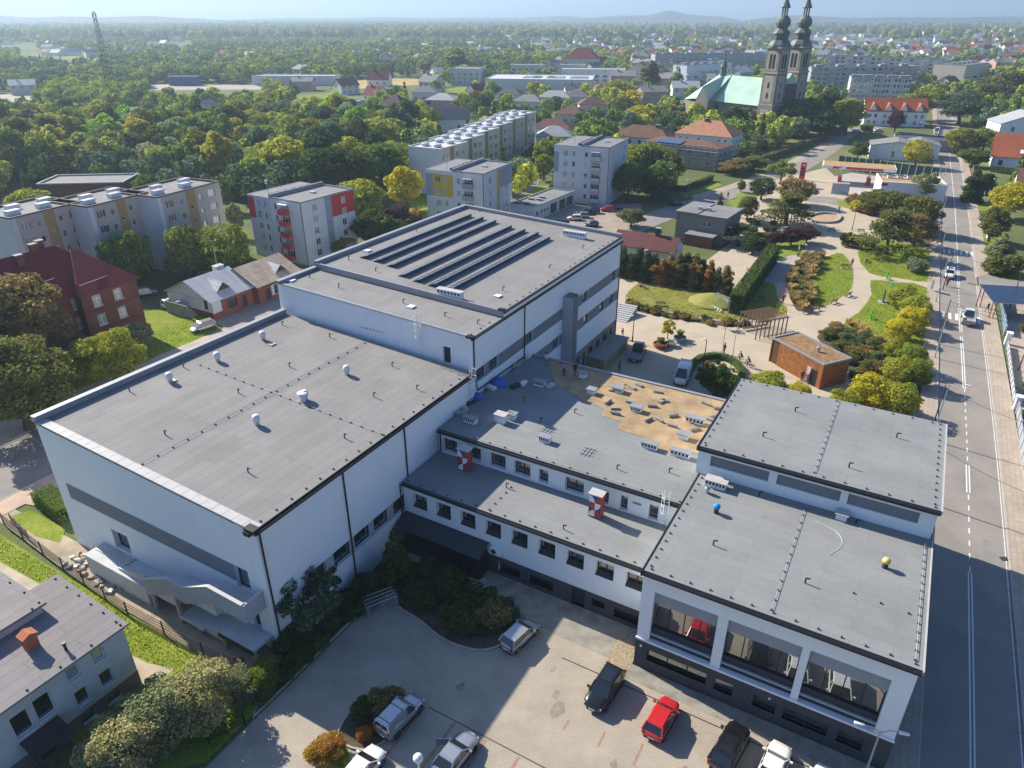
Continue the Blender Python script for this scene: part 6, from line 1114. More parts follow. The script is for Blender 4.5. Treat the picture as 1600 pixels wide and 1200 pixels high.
# ---------------------------------------------------------------- trees and shrubs one can point at
def clear(x, y, r):
    for lx, ly, rz, w, d in RECTS:
        c, s = math.cos(-rz), math.sin(-rz); a = (x - lx) * c - (y - ly) * s; b = (x - lx) * s + (y - ly) * c
        if -r < a < w + r and -r < b < d + r: return False
    return True
for a in (
    (-8, 428, 15, 170, 'hero', 'BR', 'leaning over the left street beside the brick house'), (-4, 530, 12, 165, 'hero', 'OL', 'with yellowing branches at the left edge'),
    (158, 512, 8.5, 105, 'hero', 'YG', 'with orange tips in front of the brick house'), (112, 528, 6.5, 60, 'loose', 'BG', 'left of the orange-tipped tree'), (211, 502, 5, 40, 'oval', 'SV', 'at the brick house corner'),
    (187, 357, 11, 80, 'ball', 'MG', 'left of the three before the beige flats'), (284, 347, 11, 70, 'ball', 'LG', 'middle one of the three before the beige flats'), (345, 347, 11, 80, 'ball', 'LG', 'right one of the three before the beige flats'), (362, 316, 8, 26, 'oval', 'SV', 'between beige flats and red-panelled flats'),
    (588, 328, 8.5, 84, 'round', 'DG', 'behind the solar roof next to the red-panelled flats'), (540, 372, 6, 50, 'loose', 'OL', 'at the foot of the red-panelled flats'), (560, 280, 11, 90, 'round', 'YG', 'right of the red-panelled flats'), (628, 256, 12, 66, 'round', 'YE', 'with orange top left of the yellow-panelled flats'), (622, 318, 4.5, 44, 'shrub', 'PU', 'below the golden tree'), (648, 325, 3, 26, 'shrub', 'OR', 'by the yellow-panelled flats'),
    (510, 228, 14, 100, 'round', 'DG', 'left of the terraced flats'), (585, 222, 14, 90, 'round', 'MG', 'next to the terraced flats'), (610, 218, 12, 70, 'round', 'LG', 'touching the terraced flats'), (540, 212, 13, 60, 'loose', 'YG', 'above the red-panelled flats'), (38, 294, 7, 70, 'round', 'YG', 'left of the workshop roof'),
    (714, 74, 22, 42, 'poplar', 'LG', 'standing out above the meadow'), (965, 124, 13, 56, 'willow', 'YG', 'left of the timber house'), (1020, 94, 20, 34, 'poplar', 'OL', 'left one of two tall trees before the blue flats'), (1060, 102, 18, 40, 'conifer', 'OL', 'right one of two tall trees before the blue flats'), (985, 140, 13, 50, 'loose', 'YE', 'behind the brown-roofed house'), (1003, 164, 12, 48, 'loose', 'YE', 'beside the dark firs'), (1028, 162, 12, 22, 'conifer', 'DG', 'left of the white villa'), (1052, 164, 12, 36, 'conifer', 'BG', 'at the church apse'),
    (1090, 158, 9, 34, 'round', 'LG', 'between church and white villa'), (1150, 164, 14, 44, 'oval', 'DG', 'against the church nave'), (1178, 203, 8, 30, 'round', 'LG', 'on the church lawn'), (1196, 206, 7, 24, 'conifer', 'OL', 'at the church tower foot'), (1140, 190, 8, 30, 'oval', 'DG', 'right of the white villa'), (1215, 208, 5, 28, 'oval', 'OL', 'right of the church lawn'),
    (1262, 150, 16, 74, 'round', 'OL', 'first of the row right of the church'), (1300, 140, 17, 64, 'round', 'DG', 'second of the row right of the church'), (1332, 152, 15, 52, 'round', 'YG', 'last of the row right of the church'), (1290, 165, 13, 60, 'round', 'DG', 'low one in the row right of the church'),
    (1452, 136, 15, 76, 'loose', 'LG', 'at the far end of the street'), (1512, 140, 15, 70, 'round', 'BG', 'right of the street end'), (1545, 130, 15, 60, 'pine', 'OL', 'behind the white gabled house'), (1582, 108, 17, 80, 'round', 'OL', 'at the upper right edge'), (1500, 200, 9, 36, 'oval', 'YG', 'beside the red garden wall'), (1522, 202, 9, 40, 'round', 'OL', 'left of the orange roof'), (1545, 198, 9, 40, 'willow', 'LG', 'touching the orange-roofed house'), (1526, 232, 6, 46, 'oval', 'MG', 'clipped, left of the orange-roofed house'), (1405, 172, 9, 26, 'oval', 'PU', 'right of the orange row houses'), (1355, 192, 4, 22, 'shrub', 'LG', 'before the orange row houses'),
    (1441, 217, 9, 46, 'globe', 'YE', 'behind the petrol station'), (1345, 221, 6, 30, 'round', 'MG', 'left of the white bungalow'), (1452, 268, 8, 44, 'loose', 'SV', 'at the petrol station shop'), (1005, 222, 13, 74, 'round', 'LG', 'left of the scaffolded building'), (1042, 228, 12, 62, 'round', 'OL', 'beside the scaffolded building'), (985, 250, 11, 54, 'round', 'MG', 'right of the plain white flats'), (1025, 262, 9, 60, 'round', 'DG', 'low one by the scaffolded building'), (855, 216, 11, 44, 'loose', 'LG', 'left of the plain white flats'), (868, 268, 6, 24, 'conifer', 'OL', 'by the low shop row'), (850, 240, 8, 34, 'oval', 'LG', 'left of the plain white flats, lower one'), (988, 325, 4.5, 44, 'round', 'OL', 'rounded, at the car park edge'),
    (925, 172, 9, 56, 'round', 'DG', 'right of the terraced flats'), (940, 182, 8, 40, 'oval', 'DG', 'before the brown-roofed house'), (930, 197, 7, 30, 'oval', 'LG', 'small, before the brown-roofed house'), (668, 168, 10, 44, 'willow', 'LG', 'before the terraced flats'), (745, 140, 13, 50, 'round', 'OL', 'above the terraced flats'),
    (1128, 298, 6, 16, 'conifer', 'DG', 'small, behind the grey cube house'), (1160, 281, 3.5, 14, 'oval', 'LG', 'small, on the crossing lawn'), (1172, 306, 6, 38, 'round', 'OL', 'right of the grey cube house'), (1150, 247, 5, 50, 'round', 'BR', 'left one of the russet pair by the church road'), (1180, 242, 5, 44, 'round', 'OL', 'right one of the russet pair by the church road'), (1195, 274, 6.5, 42, 'globe', 'DG', 'dense, at the park corner'), (1225, 250, 7, 46, 'loose', 'LG', 'on the church road verge'), (1248, 278, 7, 58, 'round', 'BR', 'behind the park pergola'), (1238, 300, 8, 84, 'pine', 'OL', 'in front of the park pergola'), (1240, 355, 4, 34, 'round', 'PU', 'near the small lawn'), (1265, 352, 4, 38, 'round', 'PU', 'dark, beside the park path'), (1216, 360, 3.5, 28, 'round', 'PU', 'small, left of the park path'), (1158, 350, 5, 60, 'loose', 'BG', 'in the cube house garden'), (1180, 368, 4, 40, 'round', 'DG', 'in the cube house garden'),
    (1372, 296, 6, 54, 'round', 'OL', 'left one behind the upper lawn'), (1400, 298, 6.5, 54, 'round', 'OL', 'middle one behind the upper lawn'), (1446, 305, 8.5, 60, 'round', 'OL', 'right one beside the street'), (1402, 328, 9.5, 96, 'pine', 'OL', 'with bare trunk on the upper lawn'), (1440, 335, 7, 64, 'pine', 'BR', 'low one on the upper lawn'), (1345, 312, 3, 28, 'shrub', 'YE', 'at the plaza edge'), (1330, 362, 3.2, 30, 'shrub', 'DG', 'on the park path corner'), (1352, 368, 2.5, 40, 'shrub', 'OL', 'right of the park path corner'), (1435, 402, 3, 36, 'shrub', 'SV', 'pale, on the upper lawn'),
    (1418, 447, 4, 52, 'ball', 'YG', 'first of the golden row by the street'), (1436, 462, 4, 50, 'ball', 'YG', 'second of the golden row by the street'), (1432, 478, 4.2, 48, 'ball', 'YE', 'third of the golden row by the street'), (1410, 496, 3.8, 44, 'ball', 'YE', 'fourth of the golden row by the street'), (1405, 528, 3.5, 36, 'ball', 'YG', 'fifth of the golden row by the street'), (1432, 538, 4, 46, 'ball', 'LG', 'sixth of the golden row by the street'), (1410, 558, 4, 52, 'ball', 'YG', 'seventh of the golden row by the street'), (1440, 560, 4.2, 46, 'ball', 'LG', 'eighth of the golden row by the street'), (1372, 586, 4.6, 76, 'ball', 'YE', 'largest, behind the right rear roof'), (1412, 600, 4.4, 66, 'ball', 'YG', 'beside the largest golden one'), (1324, 612, 3, 52, 'ball', 'YG', 'low, behind the right rear roof'), (1204, 581, 3, 56, 'ball', 'YG', 'between van and wooden pavilion'), (1252, 599, 2.4, 40, 'ball', 'YE', 'small, before the wooden pavilion'),
    (1122, 572, 4.5, 66, 'round', 'DG', 'inside the round bed'), (1150, 590, 3.4, 50, 'round', 'DG', 'at the right of the round bed'), (1046, 500, 3.2, 22, 'loose', 'YE', 'thin, between the planters'), (1134, 492, 2.4, 14, 'loose', 'YE', 'pale, behind the flagpole'),
    (1590, 285, 9, 66, 'round', 'YE', 'by the cream house at the right edge'), (1562, 322, 8, 46, 'oval', 'OL', 'right of the street before the cream house'), (1530, 262, 9, 38, 'column', 'DG', 'at the red garden wall'), (1574, 363, 5, 46, 'conifer', 'SV', 'on the right verge'), (1574, 397, 4, 60, 'shrub', 'OL', 'at the side road corner'), (1545, 270, 6, 34, 'oval', 'DG', 'before the orange-roofed house'),
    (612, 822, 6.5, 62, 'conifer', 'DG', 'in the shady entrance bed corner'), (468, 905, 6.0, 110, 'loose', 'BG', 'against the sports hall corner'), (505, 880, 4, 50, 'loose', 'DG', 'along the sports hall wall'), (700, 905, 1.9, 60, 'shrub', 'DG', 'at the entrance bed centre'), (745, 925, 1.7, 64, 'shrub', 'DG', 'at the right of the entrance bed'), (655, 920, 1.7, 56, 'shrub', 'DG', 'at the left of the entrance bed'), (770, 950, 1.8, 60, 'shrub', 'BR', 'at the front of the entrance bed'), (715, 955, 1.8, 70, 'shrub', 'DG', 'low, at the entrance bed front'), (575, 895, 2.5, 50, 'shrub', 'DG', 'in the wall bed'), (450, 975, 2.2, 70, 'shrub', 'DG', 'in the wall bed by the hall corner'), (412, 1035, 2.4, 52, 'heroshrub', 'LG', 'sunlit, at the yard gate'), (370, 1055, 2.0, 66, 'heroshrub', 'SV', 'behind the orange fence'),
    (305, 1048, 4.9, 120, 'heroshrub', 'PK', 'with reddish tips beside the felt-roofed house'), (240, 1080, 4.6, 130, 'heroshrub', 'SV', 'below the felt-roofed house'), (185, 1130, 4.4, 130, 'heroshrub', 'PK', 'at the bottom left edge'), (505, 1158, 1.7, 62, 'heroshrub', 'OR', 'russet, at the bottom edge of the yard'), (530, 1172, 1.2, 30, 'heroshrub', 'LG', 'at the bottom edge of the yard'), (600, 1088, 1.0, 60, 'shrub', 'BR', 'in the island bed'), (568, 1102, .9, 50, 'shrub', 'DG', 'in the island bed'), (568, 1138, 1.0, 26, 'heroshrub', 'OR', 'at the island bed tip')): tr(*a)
rg = random.Random(12)
# thuja row before the playground
TC = ['DG', 'YE', 'DG', 'BG', 'BR', 'OR', 'BR', 'BR', 'DG', 'BR', 'DG', 'OR', 'OL', 'BR']
for i in range(14):
    p = G(972 + i * 12.2, 432 + i * 2.2 + rg.uniform(-2, 2)); plant('thuja', '%s columnar thuja in the autumn row above the playground, %s' % (CN[TC[i]], ('at its left end', 'second from left', 'third from left', 'fourth from left', 'fifth from left', 'sixth from left', 'left of its middle', 'right of its middle', 'sixth from right', 'fifth from right', 'fourth from right', 'third from right', 'second from right', 'at its right end')[i]), 'tree', (p.x, p.y), 'column', rg.uniform(5.0, 6.8), rg.uniform(2.9, 3.8), CV[TC[i]], 'thuja row above the playground')
def hedge(name, label, path, w, h, col, n, leaf=.09, z=0.0):
    g = np.random.default_rng(n); path = [Vector(p[:2]) for p in path]; seg = [(path[i + 1] - path[i]).length for i in range(len(path) - 1)]; tot = sum(seg); c = []; nr = []
    for _ in range(n):
        q = g.random() * tot; i = 0
        while i < len(seg) - 1 and q > seg[i]: q -= seg[i]; i += 1
        d = (path[i + 1] - path[i]).normalized(); nv = Vector((-d.y, d.x)); p = path[i] + d * q; f = g.random()
        if f < .05: en = g.random() < .5; p = path[0] if en else path[-1]; off = g.uniform(-w / 2, w / 2); zz = g.uniform(.05, h); nn = (d.x, d.y, .2)
        elif f < .38: off = g.uniform(-w / 2, w / 2); zz = h + g.normal(0, .07); nn = (0, 0, 1)
        else: sd = 1 if g.random() < .5 else -1; off = sd * (w / 2 + g.normal(0, .06)); zz = g.uniform(.05, h); nn = (nv.x * sd, nv.y * sd, .2)
        c.append((p.x + nv.x * off, p.y + nv.y * off, zz + z)); nr.append(nn)
    c = np.array(c); nr = np.array(nr) + g.normal(size=(n, 3)) * .45; nr /= np.linalg.norm(nr, axis=1)[:, None]; a = np.cross(nr, g.normal(size=(n, 3))); a /= np.linalg.norm(a, axis=1)[:, None]; b = np.cross(nr, a); s = (leaf * g.uniform(.6, 1.3, n))[:, None]
    v = np.stack([c - a * s, c - b * s * .8, c + a * s, c + b * s * .8], 1).reshape(-1, 3); o = link(name, quads_mesh(name, v, HEDGE), color=col); tag(o, label, 'hedge')
    path[0] = path[0] + (path[1] - path[0]).normalized() * .5; path[-1] = path[-1] + (path[-2] - path[-1]).normalized() * .5; m = MB(); kerb(m, path, w * .8, z, z + h * .92); m.build('core', mat('hedge_core', (.05, .07, .025), .95, .2), o); return o
hedge('hedge', 'tall clipped dark green hedge between cube house garden and park', gp((1146, 492), (1176, 450), (1206, 408)), 2.2, 3.6, DG, 9000, .14)
hedge('hedge', 'clipped hedge at the street corner of the sports hall', gp((70, 782), (112, 812)), 2.0, 1.6, MG, 7000, .07)
hedge('hedge', 'low curved hedge round the round bed', smooth_path(gp((1075, 585), (1090, 566), (1120, 560), (1150, 572), (1158, 592), (1140, 606)), 5), .8, .9, MG, 6000, .07)
hedge('hedge', 'dark hedge along the far side of the scaffolded building', gp((1030, 296), (1070, 300), (1112, 282)), 1.2, 1.6, DG, 2500, .16)
hedge('hedge', 'long hedge between church road and church', smooth_path(gp((1130, 268), (1200, 250), (1260, 228), (1318, 205)), 4), 2.4, 2.2, OL, 6000, .2)
hedge('hedge', 'dark hedge beside the lane of the terraced flats', gp((800, 285), (822, 258), (838, 240)), 3, 3.5, DG, 4000, .2)
hedge('hedge', 'row of clipped bushes before the orange-roofed house', gp((1548, 268), (1600, 276)), 1.6, 1.8, DG, 2500, .14)
# ornamental grasses and low perennials in the park beds
def fill(px, n, kind, cols, h, w, name, label, cat, group, seed):
    r = random.Random(seed); P = [G(*p) for p in px]; xs = [p.x for p in P]; ys = [p.y for p in P]; k = 0; tries = 0
    while k < n and tries < 20000:
        tries += 1; x, y = r.uniform(min(xs), max(xs)), r.uniform(min(ys), max(ys)); inside = False
        for i in range(len(P)):
            a, b = P[i], P[i - 1]
            if (a.y > y) != (b.y > y) and x < (b.x - a.x) * (y - a.y) / (b.y - a.y) + a.x: inside = not inside
        if inside: cn = r.choice(cols); plant(name, label % CN.get(cn, cn) if '%' in label else label, cat, (x, y, .05), kind, h * r.uniform(.7, 1.25), w * r.uniform(.75, 1.25), CV[cn] if cn in CV else cn, group); k += 1
CV['STRAW'] = (.50, .37, .15); CN['STRAW'] = 'straw-coloured'; CV['TAN'] = (.38, .27, .12); CN['TAN'] = 'tan'
fill([(1230, 436), (1248, 410), (1264, 398), (1288, 397), (1276, 418), (1266, 440), (1270, 474), (1254, 486), (1241, 477)], 70, 'grass', ['STRAW', 'TAN', 'TAN', 'OL'], 1.3, 1.9, 'ornamental_grass', '%s ornamental grass tuft in the curved bed beside the oval lawn', 'grass tuft', 'ornamental grasses in the curved bed', 4)
fill([(1278, 527), (1314, 507), (1358, 530), (1398, 556), (1440, 580), (1400, 622), (1335, 592)], 46, 'shrub', ['OL', 'DG', 'BG', 'BR', 'OL', 'TAN'], 1.5, 2.4, 'bed_shrub', '%s shrub in the bed behind the wooden pavilion', 'shrub', 'shrubs behind the wooden pavilion', 5)
fill([(1320, 505), (1345, 512), (1395, 545), (1440, 556), (1400, 566), (1350, 540)], 26, 'grass', ['STRAW', 'OL', 'STRAW'], 1.2, 1.6, 'ornamental_grass', '%s ornamental grass tuft along the lower lawn', 'grass tuft', 'ornamental grasses along the lower lawn', 6)
fill([(978, 468), (1010, 480), (1060, 492), (1120, 502), (1170, 506), (1165, 512), (1110, 508), (1040, 496), (985, 484)], 48, 'shrub', ['OL', 'BR', 'TAN', 'OL', 'DG'], .8, 1.3, 'bed_shrub', '%s low shrub in the strip below the playground', 'shrub', 'low shrubs below the playground', 7)
fill([(1090, 570), (1120, 565), (1150, 580), (1140, 600), (1095, 600)], 24, 'shrub', ['OL', 'DG', 'YG', 'OR'], .6, .9, 'bed_plant', '%s small plant in the round bed', 'plant', 'plants in the round bed', 8)
fill([(1325, 318), (1345, 314), (1400, 320), (1460, 324), (1460, 372), (1420, 368), (1400, 345), (1350, 334)], 34, 'shrub', ['OL', 'OL', 'DG', 'BR', 'OR'], 2.6, 4.5, 'tall_shrub', '%s shrub in the thicket between plaza and street', 'shrub', 'thicket between plaza and street', 9)
fill([(1165, 345), (1210, 352), (1225, 372), (1205, 395), (1165, 380)], 20, 'shrub', ['OL', 'DG', 'MG', 'PU'], 1.4, 2.4, 'garden_shrub', '%s shrub in the garden right of the grey cube house', 'shrub', 'garden of the cube house', 10)
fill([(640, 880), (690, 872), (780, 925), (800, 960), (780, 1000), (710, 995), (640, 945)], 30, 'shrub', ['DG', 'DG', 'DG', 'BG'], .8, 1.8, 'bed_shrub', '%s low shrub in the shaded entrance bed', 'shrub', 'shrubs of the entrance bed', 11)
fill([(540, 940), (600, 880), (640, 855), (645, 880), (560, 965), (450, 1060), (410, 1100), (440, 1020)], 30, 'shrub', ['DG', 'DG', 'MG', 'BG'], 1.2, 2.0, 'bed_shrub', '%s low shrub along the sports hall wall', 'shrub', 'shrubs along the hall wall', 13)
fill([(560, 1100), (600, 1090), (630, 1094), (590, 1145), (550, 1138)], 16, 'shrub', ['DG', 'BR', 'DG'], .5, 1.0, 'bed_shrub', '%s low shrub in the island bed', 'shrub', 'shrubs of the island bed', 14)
# grass standing on the near lawns, one mass per lawn
def turf(name, poly, n, h, col, seed, label):
    g = np.random.default_rng(seed); P_ = [Vector(p[:2]) for p in poly]; x0, x1 = min(p.x for p in P_), max(p.x for p in P_); y0, y1 = min(p.y for p in P_), max(p.y for p in P_)
    x = g.uniform(x0, x1, n); y = g.uniform(y0, y1, n); ins = np.zeros(n, bool)
    for i in range(len(P_)):
        a, b = P_[i], P_[i - 1]; ins ^= ((a.y > y) != (b.y > y)) & (x < (b.x - a.x) * (y - a.y) / (b.y - a.y + 1e-9) + a.x)
    x, y = x[ins], y[ins]; n = len(x); cl_ = .55 + .45 * np.sin(x * 1.7 + 2 * np.sin(y * .9)) * np.sin(y * 1.3 + x * .4); hh = h * g.uniform(.4, 1.2, n) * (.5 + cl_); a = g.uniform(0, 6.28, n); w_ = g.uniform(.02, .05, n); lx, ly = g.normal(0, .4, n) * hh, g.normal(0, .4, n) * hh
    dx, dy = np.cos(a) * w_, np.sin(a) * w_; z = np.full(n, .03)
    v = np.stack([np.c_[x - dx, y - dy, z], np.c_[x + dx, y + dy, z], np.c_[x + lx + dx * .3, y + ly + dy * .3, z + hh], np.c_[x + lx - dx * .3, y + ly - dy * .3, z + hh]], 1).reshape(-1, 3)
    o = struct(link(name, quads_mesh(name, v, LEAF), color=col), 'stuff'); o['label'] = label
turf('turf', [W(-40, -2.9), W(-28, -3.1), W(-6, -3.4), W(2.2, -2.7), W(2.2, -8.5), W(-3, -9), W(-5.5, -5.0), W(-8, -5.4), W(-14, -5.8), W(-19, -4.5), W(-40, -5.0)], 60000, .16, (.36, .43, .06), 1, 'grass of the lawn below the sports hall ramp')
turf('turf', [W(-57.7, 10), W(-57.7, 42.6), W(-60, 44.5), W(-66, 45), W(-66, 30), W(-64, 10)], 26000, .2, (.33, .41, .055), 2, 'grass of the lawn beside the brick house')
turf('turf', smooth_loop([G(*p) for p in [(1360, 438), (1400, 442), (1449, 451), (1449, 540), (1396, 553), (1355, 531), (1316, 509), (1342, 488), (1362, 460)]], 2), 40000, .2, (.36, .42, .06), 3, 'grass of the lower park lawn')
turf('turf', smooth_loop([G(*p) for p in [(1263, 452), (1272, 424), (1292, 402), (1316, 397), (1332, 420), (1330, 450), (1312, 466), (1284, 480), (1268, 472)]], 3), 30000, .2, (.36, .42, .06), 4, 'grass of the oval park lawn')
turf('turf', smooth_loop([G(*p) for p in [(978, 463), (1004, 440), (1040, 436), (1120, 446), (1160, 452), (1205, 462), (1228, 480), (1222, 492), (1170, 500), (1110, 498), (1060, 490), (1010, 478)]], 3), 36000, .18, (.42, .41, .10), 5, 'dry grass of the playground lawn')
turf('turf', smooth_loop([G(*p) for p in [(1340, 394), (1372, 376), (1412, 381), (1450, 390), (1457, 422), (1452, 441), (1400, 434), (1358, 427)]], 2), 36000, .2, (.36, .42, .06), 6, 'grass of the upper park lawn')
# the wood behind the flats: single trees
WOODPX = [(-80, 300), (60, 292), (210, 280), (300, 285), (360, 300), (450, 305), (560, 285), (640, 235), (640, 205), (560, 192), (450, 200), (330, 212), (180, 205), (-80, 215)]
P = [G(*p) for p in WOODPX]; xs = [p.x for p in P]; ys = [p.y for p in P]; WT = []; r = random.Random(31); tries = 0
while len(WT) < 160 and tries < 40000:
    tries += 1; x, y = r.uniform(min(xs), max(xs)), r.uniform(min(ys), max(ys)); ins = False
    for i in range(len(P)):
        a, b = P[i], P[i - 1]
        if (a.y > y) != (b.y > y) and x < (b.x - a.x) * (y - a.y) / (b.y - a.y) + a.x: ins = not ins
    if not ins or not clear(x, y, 4.5) or any((x - q[0])**2 + (y - q[1])**2 < 46 for q in WT): continue
    WT.append((x, y)); kd = r.choice(['round', 'round', 'round', 'loose', 'oval', 'oval']); cn = r.choice(['MG', 'LG', 'LG', 'YG', 'SV', 'MG', 'BG', 'YG', 'LG', 'OL', 'DG']); side = 'left half' if x < -75 else 'right half'
    plant(KN[kd][0], '%s %s, %s of the wood behind the flats, %s' % (CN[cn], KN[kd][1], side, 'near edge' if y < 215 else 'far side'), 'tree', (x, y), kd, r.uniform(8.5, 17), r.uniform(8, 13.5), tuple(c * r.uniform(1.0, 1.45) for c in CV[cn]), 'wood behind the flats')
# ---------------------------------------------------------------- houses of the town beyond, each a thing
HP = []
for wi, (w, d, h, rise, wm, rm, wn_, rn) in enumerate(((11, 9, 4.5, 3.6, WHITE_R, TILE_O, 'white', 'orange'), (12, 9, 5, 3.4, PALE, TILE_B, 'pale', 'brown'), (10, 9, 5.5, 3.2, CREAM, MATS['slate'], 'cream', 'slate grey'), (13, 10, 5.5, 2.6, PALE, ROOFL, 'pale', 'light grey'), (12, 9, 3.6, 4.2, WHITE_R, TILE_R, 'white', 'dark red'), (14, 10, 6, 2.2, MATS['pink_render'], ROOFG, 'pinkish', 'grey'))):
    m = MB(); m.box(0, w, 0, d, 0, h)
    for x, q in ((0, 1), (w, 0)): pts = [(x, 0, h), (x, d, h), (x, d / 2, h + rise)]; m.poly(pts if not q else pts[::-1])
    rr = MB(); e = .5; sl = rise / (d / 2); rr.quad((-e, -e, h - e * sl + .1), (w + e, -e, h - e * sl + .1), (w + e, d / 2, h + rise + .12), (-e, d / 2, h + rise + .12)); rr.quad((w + e, d + e, h - e * sl + .1), (-e, d + e, h - e * sl + .1), (-e, d / 2, h + rise + .12), (w + e, d / 2, h + rise + .12)); rr.box(w * .3, w * .3 + .8, d * .4, d * .4 + .8, h + rise * .5, h + rise + 1.0)
    wd = MB()
    for k in range(3):
        for z in ((1.0,) if h < 5 else (.9, 3.4)): wd.box(w * (k + .3) / 3, w * (k + .3) / 3 + 1.3, -.03, .02, z, z + 1.3); wd.box(w - .02, w + .03, d * (k + .3) / 3, d * (k + .3) / 3 + 1.1, z, z + 1.3)
    HP.append((m.mesh('wall', wm), rr.mesh('roof', rm), wd.mesh('windows', GLASS), wn_, rn))
r = random.Random(5); HOUSES = []; tries = 0
while len(HOUSES) < 280 and tries < 30000:
    tries += 1; v = 44 + 120 * r.random() ** 1.6; u = r.uniform(-40, 1640); pr = .9 if u > 860 else (.45 if u > 640 else .16)
    if v > 135 and u < 640: pr *= .3
    if r.random() > pr: continue
    p = G(u, v)
    if not clear(p.x, p.y, 11) or any((p.x - q[0])**2 + (p.y - q[1])**2 < 19**2 for q in HOUSES): continue
    if 1180 < u < 1300 and 100 < v: continue
    if p.y < 480 and (abs(u - 1475) < 40): continue
    HOUSES.append((p.x, p.y)); wm, rm, wd, wn_, rn = r.choice(HP)
    zone = 'far left among woods' if u < 640 else ('in the middle distance left of the church' if u < 1180 else 'in the distance right of the church'); dd = 'near' if v > 100 else ('farther' if v > 70 else 'farthest')
    t = thing('distant_house', '%s house, %s gabled roof, %s, %s' % (wn_, rn, zone, dd), 'house', (p.x, p.y, 0), r.uniform(-.9, .9), 'houses of the town beyond'); s_ = r.uniform(.9, 1.35); t.scale = (s_, s_, s_)
    link('wall', wm, t); link('roof', rm, t); struct(link('windows', wd, t), 'stuff')
fh = [MB() for _ in range(4)]; r = random.Random(99); FH = []
while len(FH) < 1100:                          # the rest of the town, too small to tell apart
    v = 31 + 62 * r.random() ** 1.7; u = r.uniform(-60, 1660)
    if r.random() > (.95 if u > 820 else (.4 if u > 560 else .25)): continue
    p = G(u, v); FH.append((p.x, p.y)); a = r.uniform(-.8, .8); w, d, h, q = r.uniform(9, 16), r.uniform(8, 11), r.uniform(4, 7), r.uniform(2.5, 4); R_ = Matrix.Rotation(a, 3, 'Z'); T_ = lambda x, y, z: tuple(R_ @ Vector((x, y, z)) + p)
    fh[0].hexa([T_(0, 0, 0), T_(w, 0, 0), T_(w, d, 0), T_(0, d, 0), T_(0, 0, h), T_(w, 0, h), T_(w, d, h), T_(0, d, h)]); fh[0].poly([T_(0, 0, h), T_(0, d / 2, h + q), T_(0, d, h)]); fh[0].poly([T_(w, 0, h), T_(w, d, h), T_(w, d / 2, h + q)])
    m = fh[r.choice((1, 2, 2, 3))]; m.quad(T_(-.4, -.4, h - .2), T_(w + .4, -.4, h - .2), T_(w + .4, d / 2, h + q + .1), T_(-.4, d / 2, h + q + .1)); m.quad(T_(w + .4, d + .4, h - .2), T_(-.4, d + .4, h - .2), T_(-.4, d / 2, h + q + .1), T_(w + .4, d / 2, h + q + .1))
M4 = MB(); M4.v = []
for i, f_ in enumerate(fh):
    o_ = len(M4.v); M4.v += f_.v; M4.f += [tuple(j + o_ for j in f) for f in f_.f]; M4.m += [i] * len(f_.f)
o = struct(M4.build('far_town', [WHITE_R, TILE_O, ROOFL, MATS['slate']]), 'stuff'); o['label'] = 'scattered houses of the far town towards the horizon'
# ---------------------------------------------------------------- the woods and gardens beyond, as one mass
FARC = bpy.data.collections.new('far_tree_kinds'); FK = []
def far_leaf(name, col):
    m = leaf_mat(name, .25); nt = m.node_tree; hs = [n for n in nt.nodes if n.type == 'HUE_SAT'][0]
    for l in list(hs.inputs['Color'].links): nt.links.remove(l)
    hs.inputs['Color'].default_value = (*col, 1); return m
for i, (cn, sh_) in enumerate((('MG', 0), ('DG', 0), ('OL', 0), ('LG', 1), ('YG', 1), ('BG', 0), ('DG', 2), ('YE', 1))):
    rr = random.Random(i)
    if sh_ == 2: lob = [(0, 0, 2 + k * 1.5, 1.9 - .3 * k, 1.9 - .3 * k, 1.0) for k in range(6)]
    else: lob = [(0, 0, 6, 3.0, 3.0, 3.2)] + clumps(rr, 9, 0, 6, 4.0 if not sh_ else 3.2, 3.4 if not sh_ else 4.4, 1.5)
    o = bpy.data.objects.new('far_tree_%d' % i, quads_mesh('far_tree_%d' % i, leaf_cloud(lob, 420, .62, 50 + i, .75), far_leaf('far_leaves_%d' % i, tuple(min(.55, c * 1.35) for c in CV[cn])))); FARC.objects.link(o); FK.append(o)
g = np.random.default_rng(9)
def far_points(n, y0, y1, sc0, sc1, power=1.0):
    y = y0 + (y1 - y0) * g.random(n) ** power; x = (g.random(n) * 2 - 1) * (y * .80 + 60)
    f = np.sin(x * .011 + 1.3) * np.sin(y * .009 + .4) + .6 * np.sin(x * .031 + y * .017) + .5 * np.sin(y * .043 - x * .012 + 2)
    left = 1 / (1 + np.exp(-(-x + 20) / 60)); keep = g.random(n) < np.clip(.30 + .65 * left + .32 * f, .12, 1)
    return np.c_[x, y][keep], g.uniform(sc0, sc1, n)[keep]
pa, sa = far_points(9500, 185, 620, .55, 1.15); pb, sb = far_points(26000, 560, 1700, .65, 1.2, 1.1); pc, sc_ = far_points(24000, 1500, 5200, 1.1, 2.2, 1.3)
pts = np.r_[pa, pb, pc]; scl = np.r_[sa, sb, sc_]
keep = np.ones(len(pts), bool)
for lx, ly, rz, w, d in RECTS + [(q[0] - 7, q[1] - 7, 0, 15, 14) for q in HOUSES + FH]:
    c_, s_ = math.cos(-rz), math.sin(-rz); a = (pts[:, 0] - lx) * c_ - (pts[:, 1] - ly) * s_; b = (pts[:, 0] - lx) * s_ + (pts[:, 1] - ly) * c_; mg = 4.0 if ly < 420 else 1.5
    keep &= ~((a > -mg) & (a < w + mg) & (b > -mg - 3) & (b < d + mg))
